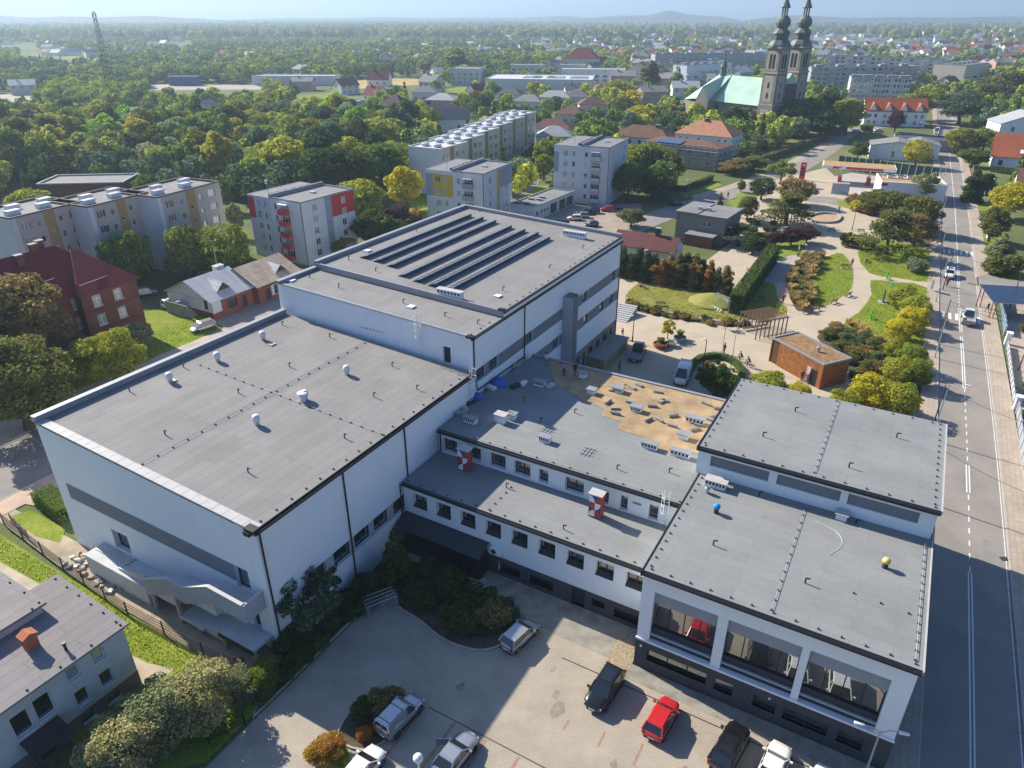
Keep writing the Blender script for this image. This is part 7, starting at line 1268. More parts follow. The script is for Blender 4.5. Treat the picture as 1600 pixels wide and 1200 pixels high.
def path_clear(px, wd, k):
    A = [Vector(q[:2]) for q in px]
    for i in range(len(A) - 1):
        p, q = A[i], A[i + 1]; L2 = (q - p).length_squared; t_ = np.clip(((pts[:, 0] - p.x) * (q.x - p.x) + (pts[:, 1] - p.y) * (q.y - p.y)) / L2, 0, 1)
        k &= (pts[:, 0] - p.x - t_ * (q.x - p.x)) ** 2 + (pts[:, 1] - p.y - t_ * (q.y - p.y)) ** 2 > wd ** 2
    return k
keep = path_clear([RPATH[i] for i in range(0, len(RPATH), 4)], 10, keep); keep = path_clear(gp((930, 380), (1010, 345), (1090, 318), (1200, 285), (1290, 235), (1330, 205), (1400, 195)), 11, keep); keep = path_clear(gp((1120, 190), (1215, 200), (1245, 190)), 24, keep); keep = path_clear([W(-46, 60), W(-46, 220)], 9, keep)
def poly_clear(px, k):
    A = [G(*p) for p in px]; ins = np.zeros(len(pts), bool); x, y = pts[:, 0], pts[:, 1]
    for i in range(len(A)):
        a, b = A[i], A[i - 1]; ins ^= ((a.y > y) != (b.y > y)) & (x < (b.x - a.x) * (y - a.y) / (b.y - a.y + 1e-9) + a.x)
    return k & ~ins
def seen(px): return [(u_, v_ if i_ < len(px) / 2 else 24 + (v_ - 24) * 1.20) for i_, (u_, v_) in enumerate(px)]   # open ground in front, so the clearing shows
for px in ([(525, 126), (600, 120), (662, 122), (668, 136), (580, 141), (525, 143)], [(684, 136), (740, 134), (748, 148), (688, 152)], [(1240, 60), (1320, 58), (1392, 62), (1390, 70), (1240, 70)], [(232, 130), (402, 131), (420, 141), (228, 143)], [(-20, 146), (72, 144), (64, 159), (-20, 161)], [(465, 146), (542, 141), (547, 152), (468, 160)], [(1440, 64), (1478, 64), (1472, 72), (1440, 72)], [(30, 80), (150, 84), (145, 93), (30, 91)], [(880, 31), (1120, 35), (1120, 40), (880, 37)], [(1150, 32), (1215, 34), (1215, 38), (1150, 37)], [(230, 66), (300, 64), (305, 70), (228, 72)], [(0, 70), (60, 68), (64, 75), (0, 77)]): keep = poly_clear(seen(px), keep)
for px in ([(-200, 900), (-200, 320), (200, 320), (360, 330), (450, 318), (600, 300), (700, 280), (850, 330), (850, 900)], [(840, 900), (830, 250), (900, 320), (1010, 345), (1100, 260), (1480, 200), (1480, 900)], [(1480, 900), (1480, 300), (1900, 300), (1900, 900)]): keep = poly_clear(px, keep)
for k_, (hx, hy, hw) in enumerate([(lx + w * .5 * math.cos(rz), ly + w * .5 * math.sin(rz), w * .55) for lx, ly, rz, w, d in RECTS if ly > 235] + [(q[0], q[1], 7) for i_, q in enumerate(HOUSES) if i_ % 4]):
    L_ = math.hypot(hx, hy); ux_, uy_ = hx / L_, hy / L_; al = pts[:, 0] * ux_ + pts[:, 1] * uy_ - L_; la = -pts[:, 0] * uy_ + pts[:, 1] * ux_
    keep &= ~((al < 4) & (al > -.11 * L_) & (np.abs(la) < hw))
pts, scl = pts[keep], scl[keep]; n = len(pts)
me = bpy.data.meshes.new('far_woods'); me.vertices.add(n); me.vertices.foreach_set('co', np.c_[pts, np.zeros(n)].astype(np.float32).ravel())
at = me.attributes.new('tree_scale', 'FLOAT', 'POINT'); at.data.foreach_set('value', scl.astype(np.float32))
nz = np.sin(pts[:, 0] * .02) + np.sin(pts[:, 1] * .015 + 1) + g.normal(0, 1.1, n); kind = np.where(nz > 1.6, g.integers(3, 5, n), np.where(nz < -1.6, g.integers(5, 7, n), g.choice([0, 0, 3, 2, 4, 5, 3, 7, 6, 1], n))); at = me.attributes.new('tree_kind', 'INT', 'POINT'); at.data.foreach_set('value', kind.astype(np.int32))
at = me.attributes.new('tree_turn', 'FLOAT', 'POINT'); at.data.foreach_set('value', (g.random(n) * 6.28).astype(np.float32)); me.update()
fo = struct(link('far_woods', me), 'stuff'); fo['label'] = 'woods and garden trees stretching to the horizon'
ng = bpy.data.node_groups.new('far_woods', 'GeometryNodeTree'); ng.interface.new_socket('Geometry', in_out='INPUT', socket_type='NodeSocketGeometry'); ng.interface.new_socket('Geometry', in_out='OUTPUT', socket_type='NodeSocketGeometry')
N = ng.nodes; L = ng.links; gi = N.new('NodeGroupInput'); go = N.new('NodeGroupOutput'); ci = N.new('GeometryNodeCollectionInfo'); ci.inputs['Collection'].default_value = FARC; ci.inputs['Separate Children'].default_value = True; ci.inputs['Reset Children'].default_value = True
ip = N.new('GeometryNodeInstanceOnPoints'); ip.inputs['Pick Instance'].default_value = True
def nat(nm, ty): a_ = N.new('GeometryNodeInputNamedAttribute'); a_.data_type = ty; a_.inputs['Name'].default_value = nm; return a_.outputs[0]
L.new(gi.outputs[0], ip.inputs['Points']); L.new(ci.outputs[0], ip.inputs['Instance']); L.new(nat('tree_kind', 'INT'), ip.inputs['Instance Index']); L.new(nat('tree_scale', 'FLOAT'), ip.inputs['Scale'])
cx = N.new('ShaderNodeCombineXYZ'); L.new(nat('tree_turn', 'FLOAT'), cx.inputs[2]); er = N.new('FunctionNodeEulerToRotation'); L.new(cx.outputs[0], er.inputs[0]); L.new(er.outputs[0], ip.inputs['Rotation']); L.new(ip.outputs[0], go.inputs[0])
md = fo.modifiers.new('woods', 'NODES'); md.node_group = ng
# ---------------------------------------------------------------- vehicles
def paint(name, c, metal=.0): return mat('paint_' + name, c, .28, .0, metal=metal, spec=.5, coat=.6)
PAINT = {'silver': paint('silver', (.42, .43, .45), .6), 'white': paint('white', (.72, .72, .71)), 'black': paint('black', (.008, .008, .01)), 'red': paint('red', (.50, .018, .022)), 'navy': paint('navy', (.012, .018, .05)), 'grey': paint('grey', (.13, .135, .15), .5), 'blue': paint('blue', (.02, .05, .22)), 'champagne': paint('champagne', (.42, .38, .33), .5)}
LAMP_R = mat('tail_red', (.4, .01, .01), .3, 0); LAMP_W = mat('lamp_clear', (.7, .72, .75), .15, 0, metal=.3); CGL = glass_mat('car_glass', (.008, .010, .012), .03, .02)
CARS = {  # length, width, body stations (x, bottom, top, half width), cabin (screen base, roof front, roof rear, rear base, belt, roof)
    'hatch': (4.05, 1.74, [(-2.0, .42, .80, .62), (-1.92, .28, .95, .78), (-1.3, .24, .98, .86), (0, .23, .96, .87), (1.0, .24, .93, .85), (1.6, .26, .82, .80), (1.95, .30, .70, .68), (2.03, .42, .58, .5)], (1.05, .35, -1.45, -1.92, .92, 1.48)),
    'suv': (4.5, 1.85, [(-2.2, .5, .95, .68), (-2.12, .36, 1.08, .84), (-1.4, .32, 1.10, .92), (0, .31, 1.08, .925), (1.1, .32, 1.05, .91), (1.8, .34, .98, .86), (2.15, .38, .85, .74), (2.25, .5, .7, .55)], (1.15, .45, -1.6, -2.1, 1.04, 1.66)),
    'sedan': (4.5, 1.78, [(-2.25, .42, .80, .60), (-2.15, .30, .93, .76), (-1.5, .25, .97, .86), (0, .23, .93, .88), (1.1, .24, .90, .86), (1.8, .27, .80, .80), (2.2, .32, .68, .66), (2.27, .42, .58, .5)], (1.0, .3, -.85, -1.6, .90, 1.43)),
    'mpv': (4.4, 1.80, [(-2.15, .42, .85, .64), (-2.07, .28, 1.0, .80), (-1.3, .24, 1.02, .89), (0, .23, 1.0, .90), (1.1, .24, .97, .88), (1.75, .27, .85, .82), (2.1, .32, .70, .68), (2.2, .42, .58, .5)], (1.35, .55, -1.75, -2.05, .96, 1.66)),
    'caddy': (4.2, 1.72, [(-2.1, .36, 1.2, .72), (-2.05, .28, 1.3, .82), (-1.0, .25, 1.3, .86), (.25, .24, 1.1, .865), (.9, .24, .98, .85), (1.55, .26, .90, .80), (2.0, .3, .75, .68), (2.08, .42, .6, .5)], (1.0, .35, -2.0, -2.06, 1.0, 1.82)),
    'van': (5.2, 2.0, [(-2.6, .4, 2.15, .86), (-2.55, .34, 2.3, .95), (-1.0, .3, 2.34, .98), (.8, .3, 2.3, .975), (1.25, .3, 1.5, .96), (1.9, .32, 1.25, .92), (2.4, .36, 1.0, .82), (2.55, .5, .85, .66)], (2.0, 1.0, .2, .1, 1.25, 2.3)),
    'pickup': (5.6, 2.0, [(-2.8, .55, .62, .93), (-2.7, .5, .66, .95), (0, .45, .7, .95), (.5, .4, 1.2, .95), (1.6, .4, 1.15, .93), (2.3, .4, 1.0, .86), (2.7, .45, .8, .7), (2.8, .5, .7, .55)], (1.9, 1.25, .3, .05, 1.1, 2.1))}
def car_parts(kind, col):
    L, W_, st, (wb, rf, rr, rb, belt, roof) = CARS[kind]; pm = PAINT[col]; out = []
    b = MB(); rings = []
    for x, zb, zt, hw in st:
        half = [(hw * .72, zb), (hw * .95, zb + .10), (hw, zb + (zt - zb) * .45), (hw * .97, zb + (zt - zb) * .75), (hw * .88, zt - .03), (hw * .55, zt)]
        rings.append([(x, y, z) for y, z in half] + [(x, -y, z) for y, z in half[::-1]])
    n = len(rings[0]); vs = [p for r_ in rings for p in r_]; fs = [(i*n+j, i*n+(j+1) % n, (i+1)*n+(j+1) % n, (i+1)*n+j) for i in range(len(rings)-1) for j in range(n)]
    fs = [f[::-1] for f in fs] + [tuple(range(n)), tuple(range((len(rings)-1)*n, len(rings)*n))[::-1]]
    b.add(vs, fs); out.append(('body', b.mesh('car_body', pm, True), []))
    hb = max(s_[3] for s_ in st) * .92; ht = hb * .80; g = MB()
    g.hexa([(rb, -hb, belt), (wb, -hb, belt), (wb, hb, belt), (rb, hb, belt), (rr, -ht, roof - .04), (rf, -ht, roof - .04), (rf, ht, roof - .04), (rr, ht, roof - .04)]); out.append(('windows', g.mesh('car_windows', CGL), []))
    if kind != 'van':
        r_ = MB(); r_.hexa([(rr - .06, -ht - .02, roof - .06), (rf + .05, -ht - .02, roof - .06), (rf + .05, ht + .02, roof - .06), (rr - .06, ht + .02, roof - .06), (rr + .1, -ht * .9, roof + .03), (rf - .15, -ht * .9, roof + .03), (rf - .15, ht * .9, roof + .03), (rr + .1, ht * .9, roof + .03)]); out.append(('roof', r_.mesh('car_roof', pm), []))
    p = MB(); mids = {'hatch': (.0,), 'suv': (-.15, -1.35), 'sedan': (-.25,), 'mpv': (-.1, -1.3), 'caddy': (.0,), 'van': (), 'pickup': ()}[kind]
    for sy in (-1, 1):
        p.tube((wb, sy * hb, belt), (rf, sy * ht, roof - .03), .045, n=5); p.tube((rb, sy * hb, belt), (rr, sy * ht, roof - .03), .07 if kind != 'van' else .05, n=5)
        for xm in mids: k = (xm - rb) / (wb - rb); p.tube((xm, sy * hb, belt), (xm * .97, sy * ht, roof - .03), .045, n=5)
    if kind == 'caddy':
        for sy in (-1, 1): p.hexa([(-2.03, sy*hb*1.005 - .01, 1.0), (-.1, sy*hb*1.005 - .01, 1.0), (-.1, sy*hb*1.005 + .01, 1.0), (-2.03, sy*hb*1.005 + .01, 1.0), (-2.0, sy*ht*1.02 - .01, roof - .04), (-.1, sy*ht*1.02 - .01, roof - .04), (-.1, sy*ht*1.02 + .01, roof - .04), (-2.0, sy*ht*1.02 + .01, roof - .04)])
        p.box(-2.1, -2.03, -.05, .05, 1.0, roof - .1)
    out.append(('pillars', p.mesh('car_pillars', pm), []))
    if kind == 'caddy': q = MB(); [q.tube((-1.8, sy * .6, roof + .05), (-.2, sy * .6, roof + .05), .025, n=4) for sy in (-1, 1)]; [q.tube((x, -.6, roof + .05), (x, .6, roof + .05), .025, n=4) for x in (-1.7, -.3)]; out.append(('roof_rack', q.mesh('roof_rack', BLACK), []))
    if kind == 'pickup': q = MB(); [q.box(-2.8, -.1, y - .04, y + .04, .7, 1.15) for y in (-.95, .95)]; q.box(-2.82, -2.74, -.95, .95, .7, 1.15); q.box(-2.75, -.1, -.91, .91, .66, .71); out.append(('cargo_bed', q.mesh('cargo_bed', mat('bed_grey', (.3, .3, .3), .7, .1)), []))
    if kind == 'suv': q = MB(); q.box(-1.2, .1, -.42, .42, roof + .025, roof + .04); out.append(('sunroof', q.mesh('sunroof', CGL), []))
    q = MB(); zb0 = st[3][1]; hm_ = max(s_[3] for s_ in st); q.box(-L * .2, L * .2, -hm_ - .012, hm_ + .012, zb0 + .02, zb0 + .13); q.box(st[-1][0] - .06, st[-1][0] + .02, -.45, .45, .34, .5); q.box(st[0][0] - .02, st[0][0] + .1, -.6, .6, .3, .42); out.append(('trim', q.mesh('car_trim', BLACK), []))
    xs = L * .31; wr = .33 if kind in ('hatch', 'sedan') else .36
    def wheel(sy):
        t_ = MB(); t_.lathe([(wr * .62, -.1), (wr * .93, -.11), (wr, -.06), (wr, .06), (wr * .93, .11), (wr * .62, .1)], n=16); c = MB(); c.lathe([(.05, .09), (wr * .6, .085), (wr * .64, .10)], n=10); c.lathe([(wr * .64, -.1), (.05, -.085)], n=10)
        return t_.mesh('tyre', RUBBER, True), c.mesh('rim', STEEL)
    ty = cached(('wheel', wr), lambda: wheel(1))
    for x in (-xs, xs):
        for sy in (-1, 1): out.append(('wheel', ty[0], [('rim', ty[1])], (x, sy * (W_ / 2 - .10), wr), (R(90) * -sy, 0, 0)))
    xf, xr = st[-2][0], st[1][0]; hf = st[-2][3]; hr = st[1][3]
    hl = cached(('hl', kind), lambda: MB().box(-.12, .03, -.16, .16, -.07, .07).mesh('headlight', LAMP_W)); tl = cached(('tl', kind), lambda: MB().box(-.05, .05, -.09, .09, -.16, .16).mesh('tail_light', LAMP_R)); mi = cached(('mir', col), lambda: MB().box(-.08, .08, -.11, .11, -.08, .08).mesh('mirror', pm)); bp = cached('plate', lambda: MB().box(-.015, .015, -.26, .26, -.055, .055).mesh('number_plate', WHITE_P))
    for sy in (-1, 1):
        out.append(('headlight', hl, [], (xf - .02, sy * hf * .78, st[-2][2] - .10), (0, 0, 0))); out.append(('tail_light', tl, [], (xr - .03, sy * hr * .86, st[1][2] - .16), (0, 0, 0))); out.append(('mirror', mi, [], (wb - .25, sy * (hb + .16), belt + .08), (0, 0, 0)))
    for x in (st[-1][0] + .01, st[0][0] - .01): out.append(('number_plate', bp, [], (x, 0, .52), (0, 0, 0)))
    return out
def car(kind, col, loc, ang, label, cat='car', group=None, z=0.0, sc=.93):
    t = thing({'van': 'delivery_van', 'pickup': 'pickup_truck', 'caddy': 'small_van'}.get(kind, 'parked_car'), label, cat, (loc[0], loc[1], .025 + z), ang, group); t.scale = (sc, sc, sc)
    for part in cached(('car', kind, col), lambda: car_parts(kind, col)):
        o = link(part[0], part[1], t)
        if len(part) > 3: o.location = part[3]; o.rotation_euler = part[4]
        for nm, me in part[2]: link(nm, me, o)
    return t
def heading(u0, v0, u1, v1): a, b = G(u0, v0), G(u1, v1); return math.atan2(b.y - a.y, b.x - a.x)
T = R(60.3)
car('hatch', 'silver', W(15.7, 10.9), T - R(10), 'silver hatchback parked beside the entrance bed in shade')
car('caddy', 'silver', W(11.9, .2), T - R(4), 'silver small van with roof rails in the shaded bay', 'van')
t = car('sedan', 'silver', W(17.0, -.6), T - R(3), 'silver saloon with its door open in the shaded bay')
b = MB(); b.box(-1.05, 0, -.03, .03, .3, 1.0); q = b.build('open_door', PAINT['silver'], t, (.75, .9, 0), R(-60))
car('hatch', 'white', G(566, 1212), T, 'white car half cut off at the bottom edge left'); car('suv', 'black', W(23.7, 9.5), T + R(176), 'black sport utility car nose outward in the sunny yard'); car('hatch', 'red', W(28.2, 9.2), T - R(4), 'bright red hatchback in the sunny yard'); car('suv', 'black', W(33.0, 9.3), T - R(8), 'black car with sunroof near the dark plinth'); car('sedan', 'white', W(35.9, 9.3), T - R(6), 'white saloon at the bottom edge right of the black sunroof car'); car('hatch', 'white', W(38.9, 9.3), T - R(6), 'white car mostly cut off, last one by the corner lamp')
q, d = at_t(131); car('suv', 'white', q + Vector((-d.y, d.x)) * 1.6, T + math.pi, 'white car driving towards the viewer on the street'); q, d = at_t(106.5); car('pickup', 'white', q - Vector((-d.y, d.x)) * 1.0, T + R(1), 'white pickup driving away at the crossing', 'pickup')
q, d = at_t(315); car('sedan', 'navy', q + Vector((-d.y, d.x)) * 1.6, T + math.pi, 'dark car far up the street')
car('van', 'white', G(1066, 594), heading(1076, 574, 1063, 604), 'white delivery van parked in the plaza shade', 'van', z=.03); car('pickup', 'grey', W(4.6, 66.6), heading(983, 575, 997, 548), 'grey flatbed pickup at the plaza edge', 'pickup', z=.03)
car('mpv', 'champagne', G(318, 516), heading(346, 506, 296, 521), 'champagne people carrier on the lawn by the bar'); car('mpv', 'silver', G(228, 462), heading(212, 464, 243, 459), 'silver car beside the brick house'); car('mpv', 'white', G(272, 478), heading(262, 481, 286, 474), 'white car half hidden by the bar stair')
for u, v, k, c, a, lab in ((876, 353, 'suv', 'navy', 168, 'navy car nearest the solar roof in the car park'), (898, 344, 'hatch', 'white', 175, 'white hatchback in the middle of the car park'), (909, 340, 'hatch', 'silver', 175, 'silver hatchback behind the white one'), (913, 335, 'sedan', 'black', 178, 'black saloon in the car park row'), (925, 333, 'suv', 'black', 178, 'black estate at the end of the car park row'), (923, 354, 'hatch', 'grey', 200, 'grey hatchback at the car park front'), (949, 330, 'hatch', 'red', 172, 'red car under the plain white flats'), (962, 327, 'hatch', 'blue', 172, 'blue car next to the red one'), (806, 294, 'sedan', 'navy', 150, 'dark car first in the lane by the terraced flats'), (814, 291, 'sedan', 'black', 150, 'dark car second in the lane by the terraced flats'), (822, 286, 'suv', 'navy', 150, 'dark car third in the lane by the terraced flats'), (830, 276, 'van', 'white', 150, 'white van in the lane by the terraced flats'), (1055, 321, 'sedan', 'black', 20, 'dark car driving on the church road'), (1182, 290, 'hatch', 'red', 205, 'dark red car on the church road by the hedge'), (1338, 207, 'hatch', 'white', 10, 'white car before the orange row houses, left'), (1372, 206, 'sedan', 'white', 10, 'white car before the orange row houses, right')): car(k, c, G(u, v), R(a), lab, 'van' if k == 'van' else 'car')
for i in range(6): car(('hatch', 'sedan')[i % 2], ('white', 'silver', 'grey', 'navy', 'white', 'red')[i], G(1462 + i * .6, 212 - i * 2.0), R(62), ('white', 'silver', 'grey', 'navy', 'pale', 'red')[i] + ' car parked far up the left side of the street')
# ---------------------------------------------------------------- people: one skinned body each
SKIN = mat('skin', (.42, .26, .19), .6, .03); HAIR = mat('hair', (.04, .028, .02), .7, .1)
CLOTH = {k: mat('cloth_' + k, v, .9, .1, 8) for k, v in dict(black=(.02, .02, .025), navy=(.03, .04, .09), grey=(.18, .18, .19), white=(.7, .7, .7), red=(.4, .04, .05), pink=(.45, .16, .22), beige=(.4, .33, .25), blue=(.08, .16, .35), green=(.1, .16, .07)).items()}
def body_mesh(pose):
    J = {'pel': (0, 0, .95), 'chest': (.0, 0, 1.33), 'neck': (.01, 0, 1.5), 'head': (.03, 0, 1.62), 'top': (.03, 0, 1.74)}
    for s, n_ in ((1, 'l'), (-1, 'r')):
        sw = .22 * s if pose == 'walk' else .03 * s
        J.update({'hip' + n_: (0, .1 * s, .9), 'kn' + n_: (.05 + sw * .7, .11 * s, .5), 'an' + n_: (sw * 1.1 - .05, .11 * s, .09), 'to' + n_: (sw * 1.1 + .12, .13 * s, .04), 'sh' + n_: (0, .19 * s, 1.42), 'el' + n_: (-.03 - sw * .4, .25 * s, 1.15), 'wr' + n_: (.08 - sw * .6, .26 * s, .93), 'ha' + n_: (.11 - sw * .7, .26 * s, .83)})
        if pose == 'ride': J.update({'kn' + n_: (.35, .12 * s, .72 + .12 * s), 'an' + n_: (.18, .12 * s, .34 + .14 * s), 'to' + n_: (.33, .13 * s, .30 + .14 * s), 'el' + n_: (.28, .26 * s, 1.18), 'wr' + n_: (.5, .24 * s, 1.06), 'ha' + n_: (.57, .24 * s, 1.05)})
        if pose == 'bend': J.update({'el' + n_: (.5, .22 * s, .85), 'wr' + n_: (.55, .2 * s, .6), 'ha' + n_: (.57, .2 * s, .52), 'sh' + n_: (.36, .19 * s, 1.18)})
    if pose == 'ride': J['chest'] = (.16, 0, 1.3); J['neck'] = (.24, 0, 1.45); J['head'] = (.3, 0, 1.56); J['top'] = (.31, 0, 1.68); [J.__setitem__('sh' + q, (.17, .19 * w_, 1.38)) for q, w_ in (('l', 1), ('r', -1))]
    if pose == 'bend': J['chest'] = (.3, 0, 1.15); J['neck'] = (.42, 0, 1.25); J['head'] = (.52, 0, 1.28); J['top'] = (.6, 0, 1.34)
    E = [('pel', 'chest'), ('chest', 'neck'), ('neck', 'head'), ('head', 'top')] + [e for n_ in 'lr' for e in (('pel', 'hip' + n_), ('hip' + n_, 'kn' + n_), ('kn' + n_, 'an' + n_), ('an' + n_, 'to' + n_), ('chest', 'sh' + n_), ('sh' + n_, 'el' + n_), ('el' + n_, 'wr' + n_), ('wr' + n_, 'ha' + n_))]
    K = list(J); rad = {'pel': .15, 'chest': .16, 'neck': .06, 'head': .105, 'top': .07, 'hip': .1, 'kn': .07, 'an': .05, 'to': .045, 'sh': .075, 'el': .05, 'wr': .035, 'ha': .04}
    me = bpy.data.meshes.new('sk'); me.from_pydata([J[k] for k in K], [(K.index(a), K.index(b)) for a, b in E], []); o = bpy.data.objects.new('sk', me); COL.objects.link(o); md_ = o.modifiers.new('s', 'SKIN'); 
    for i, k in enumerate(K): rr_ = rad.get(k, rad.get(k[:-1], .06)); me.skin_vertices[0].data[i].radius = (rr_, rr_)
    me.skin_vertices[0].data[0].use_root = True; o.modifiers.new('u', 'SUBSURF').levels = 1
    m2 = bpy.data.meshes.new_from_object(o.evaluated_get(bpy.context.evaluated_depsgraph_get())); bpy.data.objects.remove(o); return m2
def person(loc, ang, pose, top, low, label, z=.05, group=None, hair=True):
    src = cached(('body', pose), lambda: body_mesh(pose)); me = src.copy(); me.name = 'person'
    for m_ in (CLOTH[low], CLOTH[top], SKIN, BLACK): me.materials.append(m_)
    for p in me.polygons:
        c = p.center; k = 0
        if pose == 'bend': k = 2 if (c.x > .45 and c.z > 1.16) or (c.z < .58 and c.x > .4) else (1 if c.z > .95 or c.x > .25 and c.z > .6 else 0)
        elif c.z > (1.47 if pose != 'ride' else 1.42): k = 2
        elif c.z > .95: k = 1
        elif abs(c.y) > .19 and c.z > .78: k = 2 if c.z < .92 else 1
        if c.z < .085 and pose != 'ride': k = 3
        p.material_index = k; p.use_smooth = True
    t = tag(link('person', me, None, (loc[0], loc[1], z), ang), label, 'person', group)
    hd = {'bend': (.53, 0, 1.33)}.get(pose, (.30, 0, 1.62) if pose == 'ride' else (.015, 0, 1.68)); b = MB(); b.ball(hd, .115, 10, .8); b.build('hair', HAIR if hair else CLOTH['white'], t, smooth=True); return t
def bike(t, x=0.0):
    o = MB()
    for cx in (-.38, .68):
        for i in range(14): a_, b_ = 2*math.pi*i/14, 2*math.pi*(i+1)/14; o.tube((cx + .34*math.cos(a_), 0, .34 + .34*math.sin(a_)), (cx + .34*math.cos(b_), 0, .34 + .34*math.sin(b_)), .022, n=4)
    o.build('wheels', RUBBER, t); o = MB()
    for a_, b_ in (((-.38, 0, .34), (-.1, 0, .85)), ((-.1, 0, .85), (.5, 0, .9)), ((.5, 0, .98), (.68, 0, .34)), ((.1, 0, .34), (.48, 0, .85)), ((.1, 0, .34), (-.1, 0, .85)), ((-.38, 0, .34), (.1, 0, .34)), ((.5, -.28, 1.02), (.5, .28, 1.02))): o.tube(a_, b_, .022, n=5)
    o.build('frame', BLACK, t); o = MB(); o.box(-.25, .03, -.07, .07, .86, .93); o.build('saddle', BLACK, t)
for u, v, z, a, ps, tp, lw, lab in ((853, 572, 9.13, 200, 'stand', 'white', 'grey', 'roofer in white shirt standing on the shaded middle wing roof'), (881, 588, 9.13, 120, 'bend', 'pink', 'navy', 'roofer in pink top bending over on the shaded roof'), (898, 588, 9.13, 60, 'stand', 'black', 'navy', 'roofer in black standing on the shaded roof'),
        (972, 529, .05, 300, 'walk', 'pink', 'white', 'person in pale trousers walking past the pickup'), (967, 582, .05, 280, 'walk', 'grey', 'navy', 'person in grey walking in the plaza shade below the pickup'), (1131, 553, .05, 200, 'stand', 'black', 'black', 'person in black standing by the flagpoles'), (1252, 596, .05, 240, 'walk', 'navy', 'black', 'left one of two walkers before the wooden pavilion'), (1262, 600, .05, 240, 'walk', 'red', 'navy', 'right one of two walkers, in red, before the wooden pavilion'), (1222, 474, .05, 250, 'walk', 'red', 'black', 'person in red on the path beside the hedge lawn'), (1541, 489, .13, 100, 'walk', 'black', 'grey', 'person in black on the right pavement'), (1330, 417, .05, 60, 'stand', 'red', 'black', 'person in red beside the park bench'), (1310, 332, .05, 40, 'walk', 'pink', 'navy', 'person in pink crossing the plaza by the roundel'), (1248, 392, .05, 20, 'stand', 'grey', 'white', 'person in grey by the upper bench'), (1137, 310, .05, 80, 'walk', 'black', 'red', 'person at the church road corner')): person(G(u, v, z - .05 if z > 5 else 0), R(a), ps, tp, lw, lab, z)
p = person(G(1479, 447), T + math.pi, 'ride', 'black', 'black', 'cyclist in black riding along the left lane', .02)
t = thing('bicycle', 'bicycle ridden along the left lane of the street', 'bicycle', (*G(1479, 447).xy, .02), T + math.pi); bike(t)
for i, (u, v, tp, lb) in enumerate(((1158, 566, 'black', 'left'), (1170, 574, 'navy', 'right'))):
    person(G(u, v), R(160), 'ride', tp, 'black', '%s one of the pair astride bicycles by the round bed' % lb, .05); t = thing('bicycle', 'bicycle under the %s one of the pair by the round bed' % lb, 'bicycle', (*G(u, v).xy, .05), R(160)); bike(t)
# ---------------------------------------------------------------- park pieces
CLAD = mat('larch_cladding', (.30, .115, .035), .75, .28, 1.6)
t = thing('wooden_pavilion', 'slatted timber pavilion with planted roof in the park', 'pavilion', (37.6, 94.0, 0), R(-66)); w, d, h = 9.75, 4.8, 3.6
b = MB(); b.box(.12, w - .12, .12, d - .12, 0, h - .1); b.build('inner_wall', mat('dark_timber', (.10, .045, .018), .8, .1), t)
b = MB(); r = random.Random(2); x = 1.6
while x < w - .1: b.box(x, x + .19, -.02 - r.random() * .02, .1, .05, h); x += .215
y = .0
while y < d - .1: b.box(w - .1, w + .02 + r.random() * .02, y, y + .19, .05, h); b.box(-.02 - r.random() * .02, .1, y, y + .19, .05, h); y += .215
x = .0
while x < w - .1: b.box(x, x + .19, d - .1, d + .02, .05, h); x += .215
b.box(0, 1.5, .8, .9, .05, h); struct(b.build('cladding', CLAD, t), 'stuff')
b = MB(); b.box(7.9, 9.0, -.06, -.045, .1, 2.4); b.build('doorway', BLACK, t); b = MB(); b.box(7.2, 7.85, -.07, -.045, .1, 2.5); b.build('door_leaf', GREY_L, t)
b = MB(); b.box(-.1, w + .1, -.1, .12, h, h + .25); b.box(-.1, w + .1, d - .12, d + .1, h, h + .25); b.box(-.1, .12, .12, d - .12, h, h + .25); b.box(w - .12, w + .1, .12, d - .12, h, h + .25); b.build('roof_edge', COPE, t)
b = MB(); b.box(.12, w - .12, .12, d - .12, h - .1, h + .1); b.build('planted_roof', grass_mat('sedum', (.16, .13, .05), (.28, .16, .09), (.36, .24, .13), .9), t)
b = MB(); b.tube((6.2, 2.4, h + .1), (6.2, 2.4, h + .5), .25); b.lathe([(.2, .5), (.3, .6), (.3, .75), (.05, .9)], (6.2, 2.4, h), 12); b.build('roof_vent', STEEL, t)
PERG = mat('pergola_timber', (.13, .07, .05), .8, .2, 2)
def pergola(label, a, b, dd, h, n, nr):
    a, b = Vector(a[:2]), Vector(b[:2]); L = (b - a).length; t = thing('pergola', label, 'pergola', (*a, 0), math.atan2(b.y - a.y, b.x - a.x))
    for y in (0, dd):
        for i in range(n): m_ = MB(); x = L * i / (n - 1); m_.box(x - .06, x + .06, y - .08, y + .08, 0, h); m_.build('post', PERG, t)
        m_ = MB(); m_.box(-.1, L + .1, y - .06, y + .06, h, h + .16); m_.build('beam', PERG, t)
    for i in range(nr): m_ = MB(); x = L * i / (nr - 1); m_.box(x - .035, x + .035, -.3, dd + .3, h + .16, h + .28); m_.build('rafter', PERG, t)
    m_ = MB(); m_.box(.5, L - .5, dd - .8, dd - .3, .4, .48); m_.build('seat', PERG, t)
pergola('brown timber pergola on the plaza beside the pavilion', G(1180, 531), G(1226, 523), 4.2, 2.9, 8, 12); pergola('smaller timber pergola behind the layered pine', G(1214, 350), G(1256, 348), 3.0, 2.8, 9, 12)
